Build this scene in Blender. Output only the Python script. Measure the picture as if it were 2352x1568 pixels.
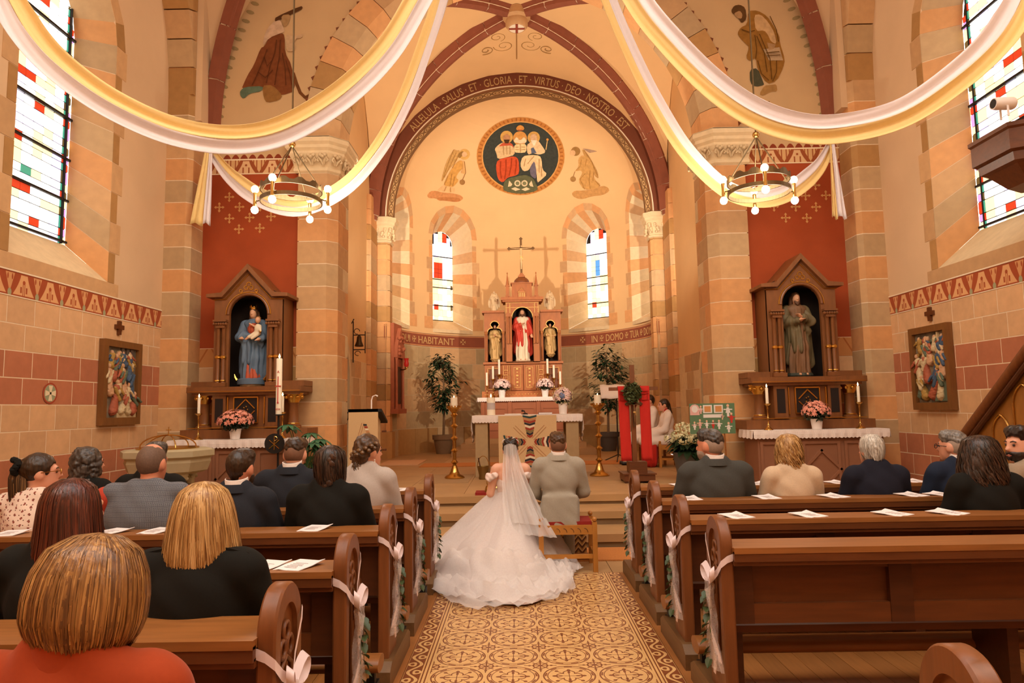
# wedding in a village church
EXPOSURE = 0.28
WORLD = 3.3
SPOT = 950
UPL = 520
GLASS = 1.5
BULBS = 10
CHAND = 80
import bpy, math, random
import numpy as np
from mathutils import Vector, Matrix
random.seed(7); np.random.seed(7)
SC = bpy.context.scene
for o in list(bpy.data.objects): bpy.data.objects.remove(o)
pi = math.pi
# ------------------------------------------------------------ camera
F = 1568.0
CAMP = np.array([-.11, 0., 1.65])
PITCH, YAW, ROLL = math.radians(5.5341), math.radians(-.4492), math.radians(1.0)
def _basis():
    fw = np.array([math.sin(YAW)*math.cos(PITCH), math.cos(YAW)*math.cos(PITCH), math.sin(PITCH)])
    r = np.array([math.cos(YAW), -math.sin(YAW), 0]); u = np.cross(r, fw)
    c, s = math.cos(ROLL), math.sin(ROLL)
    return c*r-s*u, fw, s*r+c*u
CR, CF, CU = _basis()
def ray(x, y): return CF+CR*(x-1176)/F-CU*(y-784)/F
def at(x, y, Y):          # world point seen at photo pixel (x,y) at depth Y
    r = ray(x, y); return CAMP+r*(Y/r[1])
def atx(x, y, X):
    r = ray(x, y); return CAMP+r*((X-CAMP[0])/r[0])
def atz(x, y, Z):
    r = ray(x, y); return CAMP+r*((Z-CAMP[2])/r[2])
cd = bpy.data.cameras.new('camera'); cd.lens = 24; cd.sensor_width = 36; cd.clip_end = 200; cd.clip_start = .05
cam = bpy.data.objects.new('camera', cd); SC.collection.objects.link(cam)
cam.matrix_world = Matrix(((CR[0], CU[0], -CF[0], CAMP[0]), (CR[1], CU[1], -CF[1], CAMP[1]), (CR[2], CU[2], -CF[2], CAMP[2]), (0, 0, 0, 1)))
SC.camera = cam
# ------------------------------------------------------------ world, exposure
SC.view_settings.view_transform = 'Standard'; SC.view_settings.look = 'None'
SC.view_settings.gamma = 1; SC.view_settings.use_curve_mapping = False
SC.view_settings.exposure = EXPOSURE
W = bpy.data.worlds.new('world'); SC.world = W; W.use_nodes = True
W.node_tree.nodes['Background'].inputs[0].default_value = (1, .94, .87, 1)
W.node_tree.nodes['Background'].inputs[1].default_value = WORLD
def lamp(kind, name, loc, energy, col=(1, .87, .72), size=.1, target=None, spot=60, blend=.6):
    l = bpy.data.lights.new(name, kind); l.energy = energy; l.color = col
    if kind == 'SPOT': l.spot_size = math.radians(spot); l.spot_blend = blend; l.shadow_soft_size = size
    elif kind == 'AREA': l.size = size
    else: l.shadow_soft_size = size
    o = bpy.data.objects.new(name, l); SC.collection.objects.link(o); o.location = loc
    if target is not None: o.rotation_euler = (Vector(target)-Vector(loc)).to_track_quat('-Z', 'Y').to_euler()
    return o
lamp('SPOT', 'chancel_uplight_left', (-3.3, 12.0, 4.75), UPL, target=(.8, 14.6, 10), spot=120, size=.08)
lamp('SPOT', 'chancel_uplight_right', (3.3, 12.0, 4.75), UPL, target=(-.8, 14.6, 10), spot=120, size=.08)
lamp('SPOT', 'apse_spot_left', (-3.35, 11.95, 4.6), SPOT, target=(.3, 20, 5.4), spot=75, size=.08)
lamp('SPOT', 'apse_spot_right', (3.35, 11.95, 4.6), SPOT, target=(-.3, 20, 5.4), spot=75, size=.08)
# ------------------------------------------------------------ helpers
COL = SC.collection
def hx(s):
    s = s.lstrip('#'); c = [int(s[i:i+2], 16)/255 for i in (0, 2, 4)]
    return tuple(((x+.055)/1.055)**2.4 if x > .04045 else x/12.92 for x in c)
def tag(o, label=None, cat=None, group=None, kind=None):
    if label: o['label'] = label
    if cat: o['category'] = cat
    if group: o['group'] = group
    if kind: o['kind'] = kind
    return o
def empty(name, loc=(0, 0, 0), rz=0, label=None, cat=None, group=None, kind=None, par=None):
    o = bpy.data.objects.new(name, None); COL.objects.link(o); o.location = [float(q) for q in loc]; o.rotation_euler = (0, 0, rz)
    o.empty_display_size = .1
    if par: o.parent = par
    return tag(o, label, cat, group, kind)
def copy_tree(o, par=None):
    c = o.copy(); COL.objects.link(c); c.parent = par
    for ch in o.children: copy_tree(ch, c)
    return c
class MB:
    def __init__(s): s.v = []; s.f = []; s.m = []; s.mi = 0
    def add(s, vs, fs, mi=None):
        b = len(s.v); s.v += [tuple(map(float, p)) for p in vs]; s.f += [tuple(b+i for i in f) for f in fs]
        s.m += [s.mi if mi is None else mi]*len(fs); return s
    def box(s, x0, x1, y0, y1, z0, z1, mi=None):
        return s.add([(x0,y0,z0),(x1,y0,z0),(x1,y1,z0),(x0,y1,z0),(x0,y0,z1),(x1,y0,z1),(x1,y1,z1),(x0,y1,z1)],
                     [(0,3,2,1),(4,5,6,7),(0,1,5,4),(1,2,6,5),(2,3,7,6),(3,0,4,7)], mi)
    def cbox(s, c, d, rot=None, mi=None):
        r = rot or Matrix.Identity(3); c = Vector(c)
        vs = [c+r @ Vector((sx*d[0]/2, sy*d[1]/2, sz*d[2]/2)) for sz in (-1, 1) for sx, sy in ((-1,-1),(1,-1),(1,1),(-1,1))]
        return s.add(vs, [(0,3,2,1),(4,5,6,7),(0,1,5,4),(1,2,6,5),(2,3,7,6),(3,0,4,7)], mi)
    def grid(s, P, mi=None, cu=False, cv=False):
        nu, nv = len(P), len(P[0]); fs = []
        for i in range(nu if cu else nu-1):
            for j in range(nv if cv else nv-1):
                a, b = (i+1) % nu, (j+1) % nv
                fs.append((i*nv+j, a*nv+j, a*nv+b, i*nv+b))
        return s.add([p for r in P for p in r], fs, mi)
    def lathe(s, prof, c=(0, 0, 0), n=16, mi=None, sx=1, sy=1, M=None):
        P = []
        for i in range(n):
            a = 2*pi*i/n
            row = [Vector((r*math.cos(a)*sx, r*math.sin(a)*sy, z)) for r, z in prof]
            if M: row = [M @ p for p in row]
            P.append([(p.x+c[0], p.y+c[1], p.z+c[2]) for p in row])
        return s.grid(P, mi, cu=True)
    def ball(s, c, r, n=10, mi=None, sc=(1, 1, 1), M=None):
        k = max(4, n//2)
        pr = [(max(1e-4, math.sin(pi*j/k)), -math.cos(pi*j/k)) for j in range(k+1)]
        P = []
        for i in range(n):
            a = 2*pi*i/n; row = []
            for q, z in pr:
                p = Vector((q*math.cos(a)*r*sc[0], q*math.sin(a)*r*sc[1], z*r*sc[2]))
                if M: p = M @ p
                row.append((p.x+c[0], p.y+c[1], p.z+c[2]))
            P.append(row)
        return s.grid(P, mi, cu=True)
    def tube(s, pts, r, n=8, mi=None, caps=True, closed=False):
        pts = [Vector(p) for p in pts]; k = len(pts); P = []; up = None
        for i, p in enumerate(pts):
            if closed: t = pts[(i+1) % k]-pts[i-1]
            else: t = pts[min(i+1, k-1)]-pts[max(i-1, 0)]
            t.normalize()
            if up is None: up = Vector((0, 0, 1)) if abs(t.z) < .9 else Vector((0, 1, 0))
            a = t.cross(up)
            if a.length < 1e-5: a = t.cross(Vector((1, 0, 0)))
            a.normalize(); b = a.cross(t); up = b
            rr = r[i] if hasattr(r, '__len__') else r
            P.append([p+(a*math.cos(2*pi*j/n)+b*math.sin(2*pi*j/n))*rr for j in range(n)])
        b0 = len(s.v); s.grid(P, mi, cu=closed, cv=True)
        if caps and not closed:
            s.add(P[0], [tuple(range(n))], mi); s.add(P[-1], [tuple(range(n-1, -1, -1))], mi)
        return s
    def ribbon(s, pts, side, w, mi=None):   # flat strip along pts; side = width direction vectors (one or list)
        P = []
        for i, p in enumerate(pts):
            d = Vector(side[i] if isinstance(side, list) else side); ww = w[i] if hasattr(w, '__len__') else w
            P.append([Vector(p)-d*ww/2, Vector(p)+d*ww/2])
        return s.grid(P, mi)
    def prism(s, poly, a0, a1, plane='xz', mi=None):
        n = len(poly)
        def q(u, v, a): return {'xz': (u, a, v), 'yz': (a, u, v), 'xy': (u, v, a)}[plane]
        vs = [q(u, v, a0) for u, v in poly]+[q(u, v, a1) for u, v in poly]
        fs = [tuple(range(n)), tuple(range(2*n-1, n-1, -1))]+[(i, i+n, (i+1) % n+n, (i+1) % n) for i in range(n)]
        return s.add(vs, fs, mi)
    def build(s, name, mats, par=None, smooth=None, loc=None, rot=None):
        me = bpy.data.meshes.new(name); me.from_pydata(s.v, [], s.f)
        for m in (mats if isinstance(mats, (list, tuple)) else [mats]): me.materials.append(m)
        if any(s.m): me.polygons.foreach_set('material_index', s.m)
        fixn(me)
        if smooth:
            me.polygons.foreach_set('use_smooth', [True]*len(me.polygons)); me.set_sharp_from_angle(angle=math.radians(smooth if smooth is not True else 40))
        o = bpy.data.objects.new(name, me); COL.objects.link(o)
        if par: o.parent = par
        if loc is not None: o.location = [float(q) for q in loc]
        if rot is not None: o.rotation_euler = rot
        return o
def fixn(me):
    import bmesh
    bm = bmesh.new(); bm.from_mesh(me); bmesh.ops.recalc_face_normals(bm, faces=bm.faces); bm.to_mesh(me); bm.free()
def arc(cx, cz, r, a0, a1, n, ry=None):
    return [(cx+r*math.cos(a0+(a1-a0)*i/n), cz+(ry or r)*math.sin(a0+(a1-a0)*i/n)) for i in range(n+1)]
# ------------------------------------------------------------ materials
class N:
    def __init__(s, nt, k): s.nt = nt; s.k = k
    def m(s, op, *a):
        n = s.nt.nodes.new('ShaderNodeMath'); n.operation = op
        for i, x in enumerate((s,)+a):
            if isinstance(x, N): s.nt.links.new(x.k, n.inputs[i])
            else: n.inputs[i].default_value = float(x)
        return N(s.nt, n.outputs[0])
    def __add__(s, o): return s.m('ADD', o)
    def __radd__(s, o): return s.m('ADD', o)
    def __sub__(s, o): return s.m('SUBTRACT', o)
    def __rsub__(s, o): return (s*-1)+o
    def __mul__(s, o): return s.m('MULTIPLY', o)
    def __rmul__(s, o): return s.m('MULTIPLY', o)
    def __truediv__(s, o): return s.m('DIVIDE', o)
    def abs(s): return s.m('ABSOLUTE')
    def fr(s): return s.m('FRACT')
    def lt(s, o): return s.m('LESS_THAN', o)
    def gt(s, o): return s.m('GREATER_THAN', o)
    def mn(s, o): return s.m('MINIMUM', o)
    def mx(s, o): return s.m('MAXIMUM', o)
    def sin(s): return s.m('SINE')
    def pw(s, o): return s.m('POWER', o)
    def fl(s): return s.m('FLOOR')
    def hy(s, o): return ((s*s)+(o*o)).m('SQRT')
    def atan2(s, o): return s.m('ARCTAN2', o)
MATS = {}
def M(name, col, rough=.65, metal=0, n=0, amt=.25, col2=None, bump=0, rnd=0, emit=0, alpha=1, stretch=None, coord='pos', pat=None, spec=.4, sheen=0, trans=0, detail=4, bscale=None, sss=0, coat=0, thr=None):
    if name in MATS: return MATS[name]
    m = bpy.data.materials.new(name); m.use_nodes = True; nt = m.node_tree; L = nt.links.new
    b = nt.nodes['Principled BSDF']; MATS[name] = m
    c = hx(col) if isinstance(col, str) else col
    b.inputs['Roughness'].default_value = rough; b.inputs['Metallic'].default_value = metal
    b.inputs['Specular IOR Level'].default_value = spec; b.inputs['Alpha'].default_value = alpha
    if sheen: b.inputs['Sheen Weight'].default_value = sheen; b.inputs['Sheen Roughness'].default_value = .4
    if trans: b.inputs['Transmission Weight'].default_value = trans
    if coat: b.inputs['Coat Weight'].default_value = coat; b.inputs['Coat Roughness'].default_value = .2
    if sss: b.inputs['Subsurface Weight'].default_value = sss; b.inputs['Subsurface Radius'].default_value = (.02, .008, .004); b.inputs['Subsurface Scale'].default_value = 1
    m.diffuse_color = (*c, 1)
    cur = None; pos = None
    def P():
        if coord == 'pos': return nt.nodes.new('ShaderNodeNewGeometry').outputs['Position']
        return nt.nodes.new('ShaderNodeTexCoord').outputs['Object']
    def rgb(c):
        q = nt.nodes.new('ShaderNodeRGB'); q.outputs[0].default_value = (*c, 1); return q.outputs[0]
    def mix(f, a, d, mode='MIX'):
        q = nt.nodes.new('ShaderNodeMix'); q.data_type = 'RGBA'; q.blend_type = mode
        if hasattr(f, 'k'): L(f.k, q.inputs[0])
        elif isinstance(f, (int, float)): q.inputs[0].default_value = f
        else: L(f, q.inputs[0])
        L(a, q.inputs[6]); L(d, q.inputs[7]); return q.outputs[2]
    cur = rgb(c)
    if pat:
        sp = nt.nodes.new('ShaderNodeSeparateXYZ'); L(P(), sp.inputs[0])
        for mask, cc in pat(*[N(nt, sp.outputs[i]) for i in range(3)]):
            cur = mix(mask, cur, rgb(hx(cc) if isinstance(cc, str) else cc))
    tex = None
    if n:
        tex = nt.nodes.new('ShaderNodeTexNoise'); tex.inputs['Scale'].default_value = n; tex.inputs['Detail'].default_value = detail
        src = P()
        if stretch:
            mp = nt.nodes.new('ShaderNodeMapping'); mp.inputs['Scale'].default_value = stretch; L(src, mp.inputs[0]); src = mp.outputs[0]
        L(src, tex.inputs[0])
        if col2:
            rp = nt.nodes.new('ShaderNodeValToRGB'); t0, t1 = thr or (.4, .6); rp.color_ramp.elements[0].position = t0; rp.color_ramp.elements[1].position = t1
            L(tex.outputs[0], rp.inputs[0]); cur = mix(rp.outputs[0], cur, rgb(hx(col2) if isinstance(col2, str) else col2))
        else:
            k = N(nt, tex.outputs[0])*(2*amt)+(1-amt)
            q = nt.nodes.new('ShaderNodeCombineColor'); [L(k.k, q.inputs[i]) for i in range(3)]
            cur = mix(1, cur, q.outputs[0], 'MULTIPLY')
    if rnd:
        k = N(nt, nt.nodes.new('ShaderNodeObjectInfo').outputs['Random'])*(2*rnd)+(1-rnd)
        q = nt.nodes.new('ShaderNodeCombineColor'); [L(k.k, q.inputs[i]) for i in range(3)]
        cur = mix(1, cur, q.outputs[0], 'MULTIPLY')
    L(cur, b.inputs['Base Color'])
    if emit:
        L(cur, b.inputs['Emission Color']); b.inputs['Emission Strength'].default_value = emit
    if bump:
        if tex is None or bscale:
            tex = nt.nodes.new('ShaderNodeTexNoise'); tex.inputs['Scale'].default_value = bscale or 40; L(P(), tex.inputs[0])
        bn = nt.nodes.new('ShaderNodeBump'); bn.inputs['Strength'].default_value = bump; bn.inputs['Distance'].default_value = .02
        L(tex.outputs[0], bn.inputs['Height']); L(bn.outputs[0], b.inputs['Normal'])
    return m
def stonem(name, col): return M(name, col, .8, n=9, amt=.16, rnd=.09, bump=.12, spec=.25)
S_OR, S_TAN, S_GRY, S_BRN = stonem('stone_orange', '#d29a64'), stonem('stone_tan', '#c99f70'), stonem('stone_grey', '#bd9d73'), stonem('stone_brown', '#b0844f')
S_NT, S_NR = stonem('stone_wall_tan', '#d6aa7c'), stonem('stone_wall_red', '#b87452')
S_AP = stonem('stone_apse', '#b3966c'); S_PALE = stonem('stone_pale', '#d9c096')
MORTAR = M('mortar', '#ead3b0', .9, n=20, amt=.08)
PLAS = M('plaster', '#d9b78f', .9, n=1.3, amt=.12, bump=.06, bscale=60, spec=.2)
PLASA = M('plaster_apse', '#e3ba84', .9, n=1.1, amt=.1, bump=.05, bscale=60, spec=.2)
REDP = M('red_wall_paint', '#a64c28', .9, n=3, amt=.16, bump=.04, bscale=80, spec=.2)
RIBM = M('rib_stone', '#8a4f38', .8, n=6, amt=.18, rnd=.08, spec=.25)
TRIMW = M('painted_line', '#ecd6b4', .9)
FLST = M('floor_stone', '#b08a5c', .55, n=3, amt=.16, rnd=.08, spec=.35)
GOLD = M('gold', '#d9a850', .3, metal=1, n=30, amt=.1)
BRASS = M('brass', '#c9a15a', .25, metal=1, n=25, amt=.12)
WHITE = M('white_cloth', '#f2e8e0', .85, n=60, amt=.05, sheen=.2)
UNIT = {}
def stone(par, x0, x1, y0, y1, z0, z1, m, name='stone'):
    if m.name not in UNIT:
        c = .06; b = MB(); k = .5; i = .47
        # box with chamfered edges
        vs = []; fs = []
        b.box(-.5, .5, -.5, .5, -.5, .5); UNIT[m.name] = None
        me = bpy.data.meshes.new('stone_block'); me.from_pydata(b.v, [], b.f); me.materials.append(m); UNIT[m.name] = me
    o = bpy.data.objects.new(name, UNIT[m.name]); COL.objects.link(o); o.parent = par
    o.location = ((x0+x1)/2, (y0+y1)/2, (z0+z1)/2); o.scale = (abs(x1-x0), abs(y1-y0), abs(z1-z0)); return o
# ============================================================ STRUCTURE
def struct(o): o['kind'] = 'structure'; return o
# ---- floor: timber under the pews, tiled aisle, stone strip
def tilepat(x, y, z):
    p = ((x+.696)/.348).fr()-.5; q = ((y-7.0)/.348+40).fr()-.5
    r = p.hy(q); ap, aq = p.abs(), q.abs(); a = q.atan2(p)
    inside = ap.mx(0).lt(9)
    rings = (r-.455).abs().lt(.014).mx((r-.385).abs().lt(.009))
    dots = (r-.42).abs().lt(.016)*((a*9).sin().gt(.0))
    l1 = ((ap-.125).hy(q)).mn(p.hy(aq-.125))
    quat = (l1-.105).abs().lt(.013)*(r.gt(.1))
    leaf = ((ap-.25).hy(q*1.6)).lt(.055).mx((p*1.6).hy(aq-.25).lt(.055)).mx((ap-.16).hy(q*2).lt(.05)).mx((p*2).hy(aq-.16).lt(.05))
    stem = (ap.mn(aq)).lt(.008)*(r.lt(.3))
    dg = ((ap-.22).hy(aq-.22)).lt(.035).mx(((ap-aq).abs().lt(.012))*((r-.25).abs().lt(.07)))
    c0 = (.5-ap); c1 = (.5-aq); rc = c0.hy(c1)
    corner = ((rc-.13).abs().lt(.016)).mx((c0.mn(c1).lt(.012))*rc.lt(.3)).mx(((c0-.2).hy(c1).lt(.03)).mx(c0.hy(c1-.2).lt(.03))).mx(rc.lt(.035)).mx((c0-c1).abs().lt(.02)*rc.lt(.2))
    field = x.abs().lt(.697)
    dark = rings.mx(dots).mx(quat).mx(leaf).mx(stem).mx(dg).mx(corner*(r.gt(.47)))*field
    e = x.abs()-.697                                   # border: stripes then scroll
    st = (e-.018).abs().lt(.0045).mx((e-.042).abs().lt(.0045))
    u = (e-.108)/.055; v = y/.26
    vine = (u-(v*6.2832).sin()*.62).abs().lt(.2)
    lf = (((v*2).fr()-.5)*1.5).hy((u+((v*6.2832).sin()*.45))*.8).lt(.42)
    vn2 = (((v*2).fr()-.5)*1.5).hy((u+((v*6.2832).sin()*.45))*.8).lt(.2)
    scroll = (1-vine.mx(lf*(1-vn2)))*e.gt(.056)*e.lt(.16)
    return [((dark).mx(st).mx(scroll), '#7d4322')]
TILE = M('encaustic_tile', '#d8ab6e', .38, n=5, amt=.12, pat=tilepat, spec=.5)
PLANK = M('floor_board', '#9a6231', .45, n=3, amt=.28, stretch=(14, 1.2, 1), rnd=.12, spec=.4)
fb = MB().box(-6.3, 6.3, -2.5, 9.6, -.12, -.028).build('floor', M('subfloor', '#4a3220', .9)); struct(fb)
tm = MB().box(-.0868, .0868, -.0868, .0868, -.03, 0).build('tile', TILE, fb); tmb = MB().box(-.0815, .0815, -.0868, .0868, -.03, 0)
bo = None
for r in range(28):
    for c in range(10):
        if c in (0, 9):
            if bo is None: o = bo = tmb.build('tile', TILE, fb)
            else: o = bo.copy(); COL.objects.link(o)
            o.location = (-.778 if c == 0 else .778, 7-.087-.174*r, 0)
        else:
            o = tm if (r == 0 and c == 1) else tm.copy()
            if o is not tm: COL.objects.link(o)
            o.location = (-.609+.174*(c-1), 7-.087-.174*r, 0)
t = MB().box(-.86, .86, -2.5, 7-.174*28-.0005, -.03, 0).build('aisle_tiling', TILE, fb); t['kind'] = 'stuff'
for sx in (-1, 1):
    x = .863
    while x < 5.58:
        w = min(.135, 5.6-x)
        stone(fb, sx*x, sx*(x+w-.003), -2.4, 6.99, -.03, .0 if x > .9 else .004, PLANK, 'plank'); x += .135
for i in range(7): stone(fb, -5.6+1.6*i, -5.6+1.6*i+1.594, 7.003, 8.3, -.03, 0, FLST, 'slab')
# ---- steps and sanctuary floor
STY = [(8.2, 0, .155), (8.85, .155, .32), (9.5, .32, .45)]
for i, (y, z0, z1) in enumerate(STY):
    s = MB().box(-3.3, 3.3, y+.022, 9.6, z0, z1-.055).build('step', M('step_riser', '#7d6242', .8, n=6, amt=.2)); struct(s)
    for k in range(4): stone(s, -3.3+1.65*k, -3.3+1.65*k+1.644, y, (STY[i+1][0]+.06) if i < 2 else 9.8, z1-.09, z1, FLST, 'slab')
sf = MB().box(-3.6, 3.6, 9.55, 17.1, .2, .43).prism([(x, y) for x, y in arc(0, 17.1, 3.5, 0, pi, 24)], .2, .43, 'xy').build('sanctuary_floor', FLST); struct(sf)
for r in range(8):
    for c in range(8):
        y0 = 9.803+r*.95; stone(sf, -3.6+.9*c, -3.6+.9*c+.895, y0, y0+.945, .42, .45, FLST, 'slab')
MB().prism([(x, y) for x, y in arc(0, 17.2, 3.42, 0, pi, 24)], .42, .449, 'xy').build('slab', FLST, sf)
for sx in (-1, 1):
    o = MB().box(sx*3.303, sx*5.6, 8.9, 10.9, -.02, .16).build('side_altar_floor', FLST); struct(o)
# ---- nave side walls
def frpat(yc):
    def f(x, y, z):
        u = ((y-yc)/.425+60).fr()-.5; v = (z-2.965)/.26; au = u.abs()
        bell = au.lt((1-v).pw(1.6)*.3+.115)*v.lt(.93)*v.gt(.06)
        hole = (au*1.1).hy((v-.62)*.62).lt(.055).mx((au-.1).abs().lt(.028)*v.lt(.42)*v.gt(.16)).mx((au-.03).abs().lt(.012)*v.lt(.6))
        fan = (.5-au).lt(v*.19-.02)*v.lt(.95)*((((.5-au)*60).sin()+(v*14).sin()*.8).gt(-.75))
        gr = ((.5-au)*1.3).hy((v-.12)*.55).lt(.09)
        return [(bell*(1-hole), '#dda671'), (fan, '#d39a66'), (gr, '#a5a078')]
    return f
FRZ = M('nave_frieze', '#a4502e', .9, n=5, amt=.1, pat=frpat(8.1), spec=.2)
LEAD = M('window_lead', '#241d18', .6, metal=.3)
def gm(n, c, e=1): return M('glass_'+n, c, .25, emit=GLASS*e, spec=.5)
G_W, G_Y, G_L, G_R, G_G, G_K, G_P, G_B = gm('white', '#fdfaf4'), gm('yellow', '#f6dfa8', .8), gm('lilac', '#d9cdf0', .8), gm('red', '#b9381c', .6), gm('green', '#3f8f76', .6), gm('dark', '#6b5a34', .3), gm('purple', '#b78cc9', .7), gm('blue', '#4a86c2', .7)
PALE = [G_W]*7+[G_L, G_L, G_Y, G_Y, G_Y]
def pane(par, m, c, d, rot=None):
    if m.name not in UNIT:
        b = MB().box(-.5, .5, -.5, .5, -.5, .5); me = bpy.data.meshes.new('glass_pane'); me.from_pydata(b.v, [], b.f); me.materials.append(m); UNIT[m.name] = me
    o = bpy.data.objects.new('pane', UNIT[m.name]); COL.objects.link(o); o.parent = par; o.location = c; o.scale = d
    if rot: o.rotation_euler = (0, 0, rot)
    return o
CZ = [.0, .3, .595, .89, 1.185, 1.48, 1.775, 2.07, 2.365, 2.66, 2.955]
CM = [S_NR, S_NR, S_NR, S_NR, S_NT, S_NT, S_NR, S_NR, S_NT, S_NT]
def nave_wall(sx, name, wc):
    X = sx*5.6; hw, sill, spr = .92, 3.42, 6.75
    hwf, hwn = .95, .85
    b = MB(); Y0, Y1, ZT = -2.5, 10.9, 10.6
    ya, yb = wc-hwn, wc+hwf; ym = (ya+yb)/2; rr = (yb-ya)/2
    def pl(p): b.prism(p, X, X+sx*.3, 'yz')
    pl([(Y0, 3.24), (ya, 3.24), (ya, ZT), (Y0, ZT)]); pl([(yb, 3.24), (Y1, 3.24), (Y1, ZT), (yb, ZT)]); pl([(ya, 3.24), (yb, 3.24), (yb, sill), (ya, sill)])
    A = arc(ym, spr, rr, 0, pi, 14)
    for i in range(14): pl([A[i], A[i+1], (A[i+1][0], ZT), (A[i][0], ZT)])
    w = struct(b.build(name, PLAS))
    MB().box(X+sx*.002, X+sx*.3, Y0, Y1, 0, 3.3).build('wall_core', MORTAR, w)
    MB().box(X-sx*.004, X+sx*.03, Y0, 10.42, 2.966, 3.225).build('frieze', FRZ, w)
    MB().box(X-sx*.012, X+sx*.03, Y0, 10.42, 3.226, 3.245).build('frieze_border', TRIMW, w); MB().box(X-sx*.006, X+sx*.03, Y0, 10.42, 2.952, 2.964).build('frieze_border', TRIMW, w)
    for k in range(10):
        y = 10.41; off = (.2 if k % 2 else 0.34)
        first = True
        while y > 3.0:
            L = off if first else .425; first = False
            y0 = max(y-L, 3.0); stone(w, X-.0*sx, X+sx*.08, y0+.0065, y-.0065, CZ[k]+.0065, CZ[k+1]-.0065, CM[k]); y -= L
        s = stone(w, X, X+sx*.08, Y0, 2.99, CZ[k]+.0045, CZ[k+1]-.0045, CM[k])
    # window: splayed reveal stones, quoins on the face, glass
    win = struct(empty('window_1' if sx < 0 else 'window_2'))
    GX = X+sx*.5; ga, gb, gs, gsp = ya+.14, yb-.15, 3.9, 6.8
    gm_, gr = (ga+gb)/2, (gb-ga)/2
    cyc = [S_OR, S_GRY, S_TAN, S_OR, S_GRY, S_TAN]
    zz = [sill+(spr-sill)*i/8 for i in range(9)]; gz = [gs+(gsp-gs)*i/8 for i in range(9)]
    def q(p, t=.12):      # thick reveal block from 4 corner points: wall z0, wall z1, glass z1, glass z0
        p = [Vector(a) for a in p]; n = (p[1]-p[0]).cross(p[3]-p[0]).normalized()*t
        return p, n
    def block(p, m, out):
        p = [Vector(a) for a in p]; o_ = Vector(out)*.12
        MB().add(p+[a+o_ for a in p], [(0,1,2,3),(7,6,5,4),(0,4,5,1),(1,5,6,2),(2,6,7,3),(3,7,4,0)]).build('reveal_stone', m, win)
    e = .005
    for i in range(8):
        block([(X, yb, zz[i]+e), (X, yb, zz[i+1]-e), (GX, gb, gz[i+1]-e), (GX, gb, gz[i]+e)], cyc[i % 6], (0, 1, 0))
        block([(X, ya, zz[i]+e), (X, ya, zz[i+1]-e), (GX, ga, gz[i+1]-e), (GX, ga, gz[i]+e)], cyc[i % 6], (0, -1, 0))
        wq = (.14, .24)[i % 2]
        stone(win, X-sx*.006, X+sx*.05, yb+.002, yb+wq, zz[i]+e, zz[i+1]-e, (S_BRN, S_TAN)[i % 2], 'quoin'); stone(win, X-sx*.006, X+sx*.05, ya-wq, ya-.002, zz[i]+e, zz[i+1]-e, (S_BRN, S_TAN)[i % 2], 'quoin')
    AW, AG = arc(ym, spr, rr, 0, pi, 9), arc(gm_, gsp, gr, 0, pi, 9); AQ = arc(ym, spr, rr+.2, 0, pi, 9)
    for i in range(9):
        a0, a1 = AW[i], AW[i+1]; g0, g1 = AG[i], AG[i+1]; q0, q1 = AQ[i], AQ[i+1]
        block([(X, a0[0], a0[1]), (X, a1[0], a1[1]), (GX, g1[0], g1[1]), (GX, g0[0], g0[1])], cyc[i % 6], (0, (a0[0]-ym)/rr, (a0[1]-spr)/rr))
        MB().prism([a0, q0, q1, a1], X-sx*.006, X+sx*.05, 'yz').build('quoin', (S_BRN, S_TAN)[i % 2], win)
    block([(X, ya, sill), (X, yb, sill), (GX, gb, gs), (GX, ga, gs)], S_PALE, (0, 0, -1)); win.children[-1].name = 'sill'
    oW = [(X, ya, sill), (X, ya, spr)]+[(X, y_, z_) for y_, z_ in AW[::-1]]+[(X, yb, spr), (X, yb, sill)]; oG = [(GX, ga, gs), (GX, ga, gsp)]+[(GX, y_, z_) for y_, z_ in AG[::-1]]+[(GX, gb, gsp), (GX, gb, gs)]
    def ow(p): y_, z_ = p[1], p[2]; c_ = (ym, max(min(z_, spr), sill)); d_ = Vector((y_-c_[0], z_-c_[1])); d_ = d_.normalized() if d_.length > 1e-6 else d_; return (p[0], y_+d_.x*.004, z_+d_.y*.004)
    MB().grid([[ow(a_), ow(b_)] for a_, b_ in zip(oW, oG)]).build('reveal_mortar', MORTAR, win)
    stone(win, X-sx*.006, X+sx*.05, ya-.24, yb+.24, 3.25, sill, S_TAN, 'quoin')
    # panes, bordered by a coloured column on both sides
    cols = [(ga+.005, ga+.095, 'b'), (ga+.1, ga+.12, 'g')]
    y = ga+.125; n_in = 7; wi = (gb-.125-y)/n_in
    for k in range(n_in): cols.append((y+k*wi, y+(k+1)*wi-.014, k))
    cols += [(gb-.12, gb-.1, 'g'), (gb-.095, gb-.005, 'b')]
    hgt = [.105, .105, .17, .105, .12]; z = gs+.005; ri = 0; nb = 0
    bseq = [G_Y, G_P, G_R, G_P, G_Y, G_K, G_Y, G_P, G_R, G_P, G_K]
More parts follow.
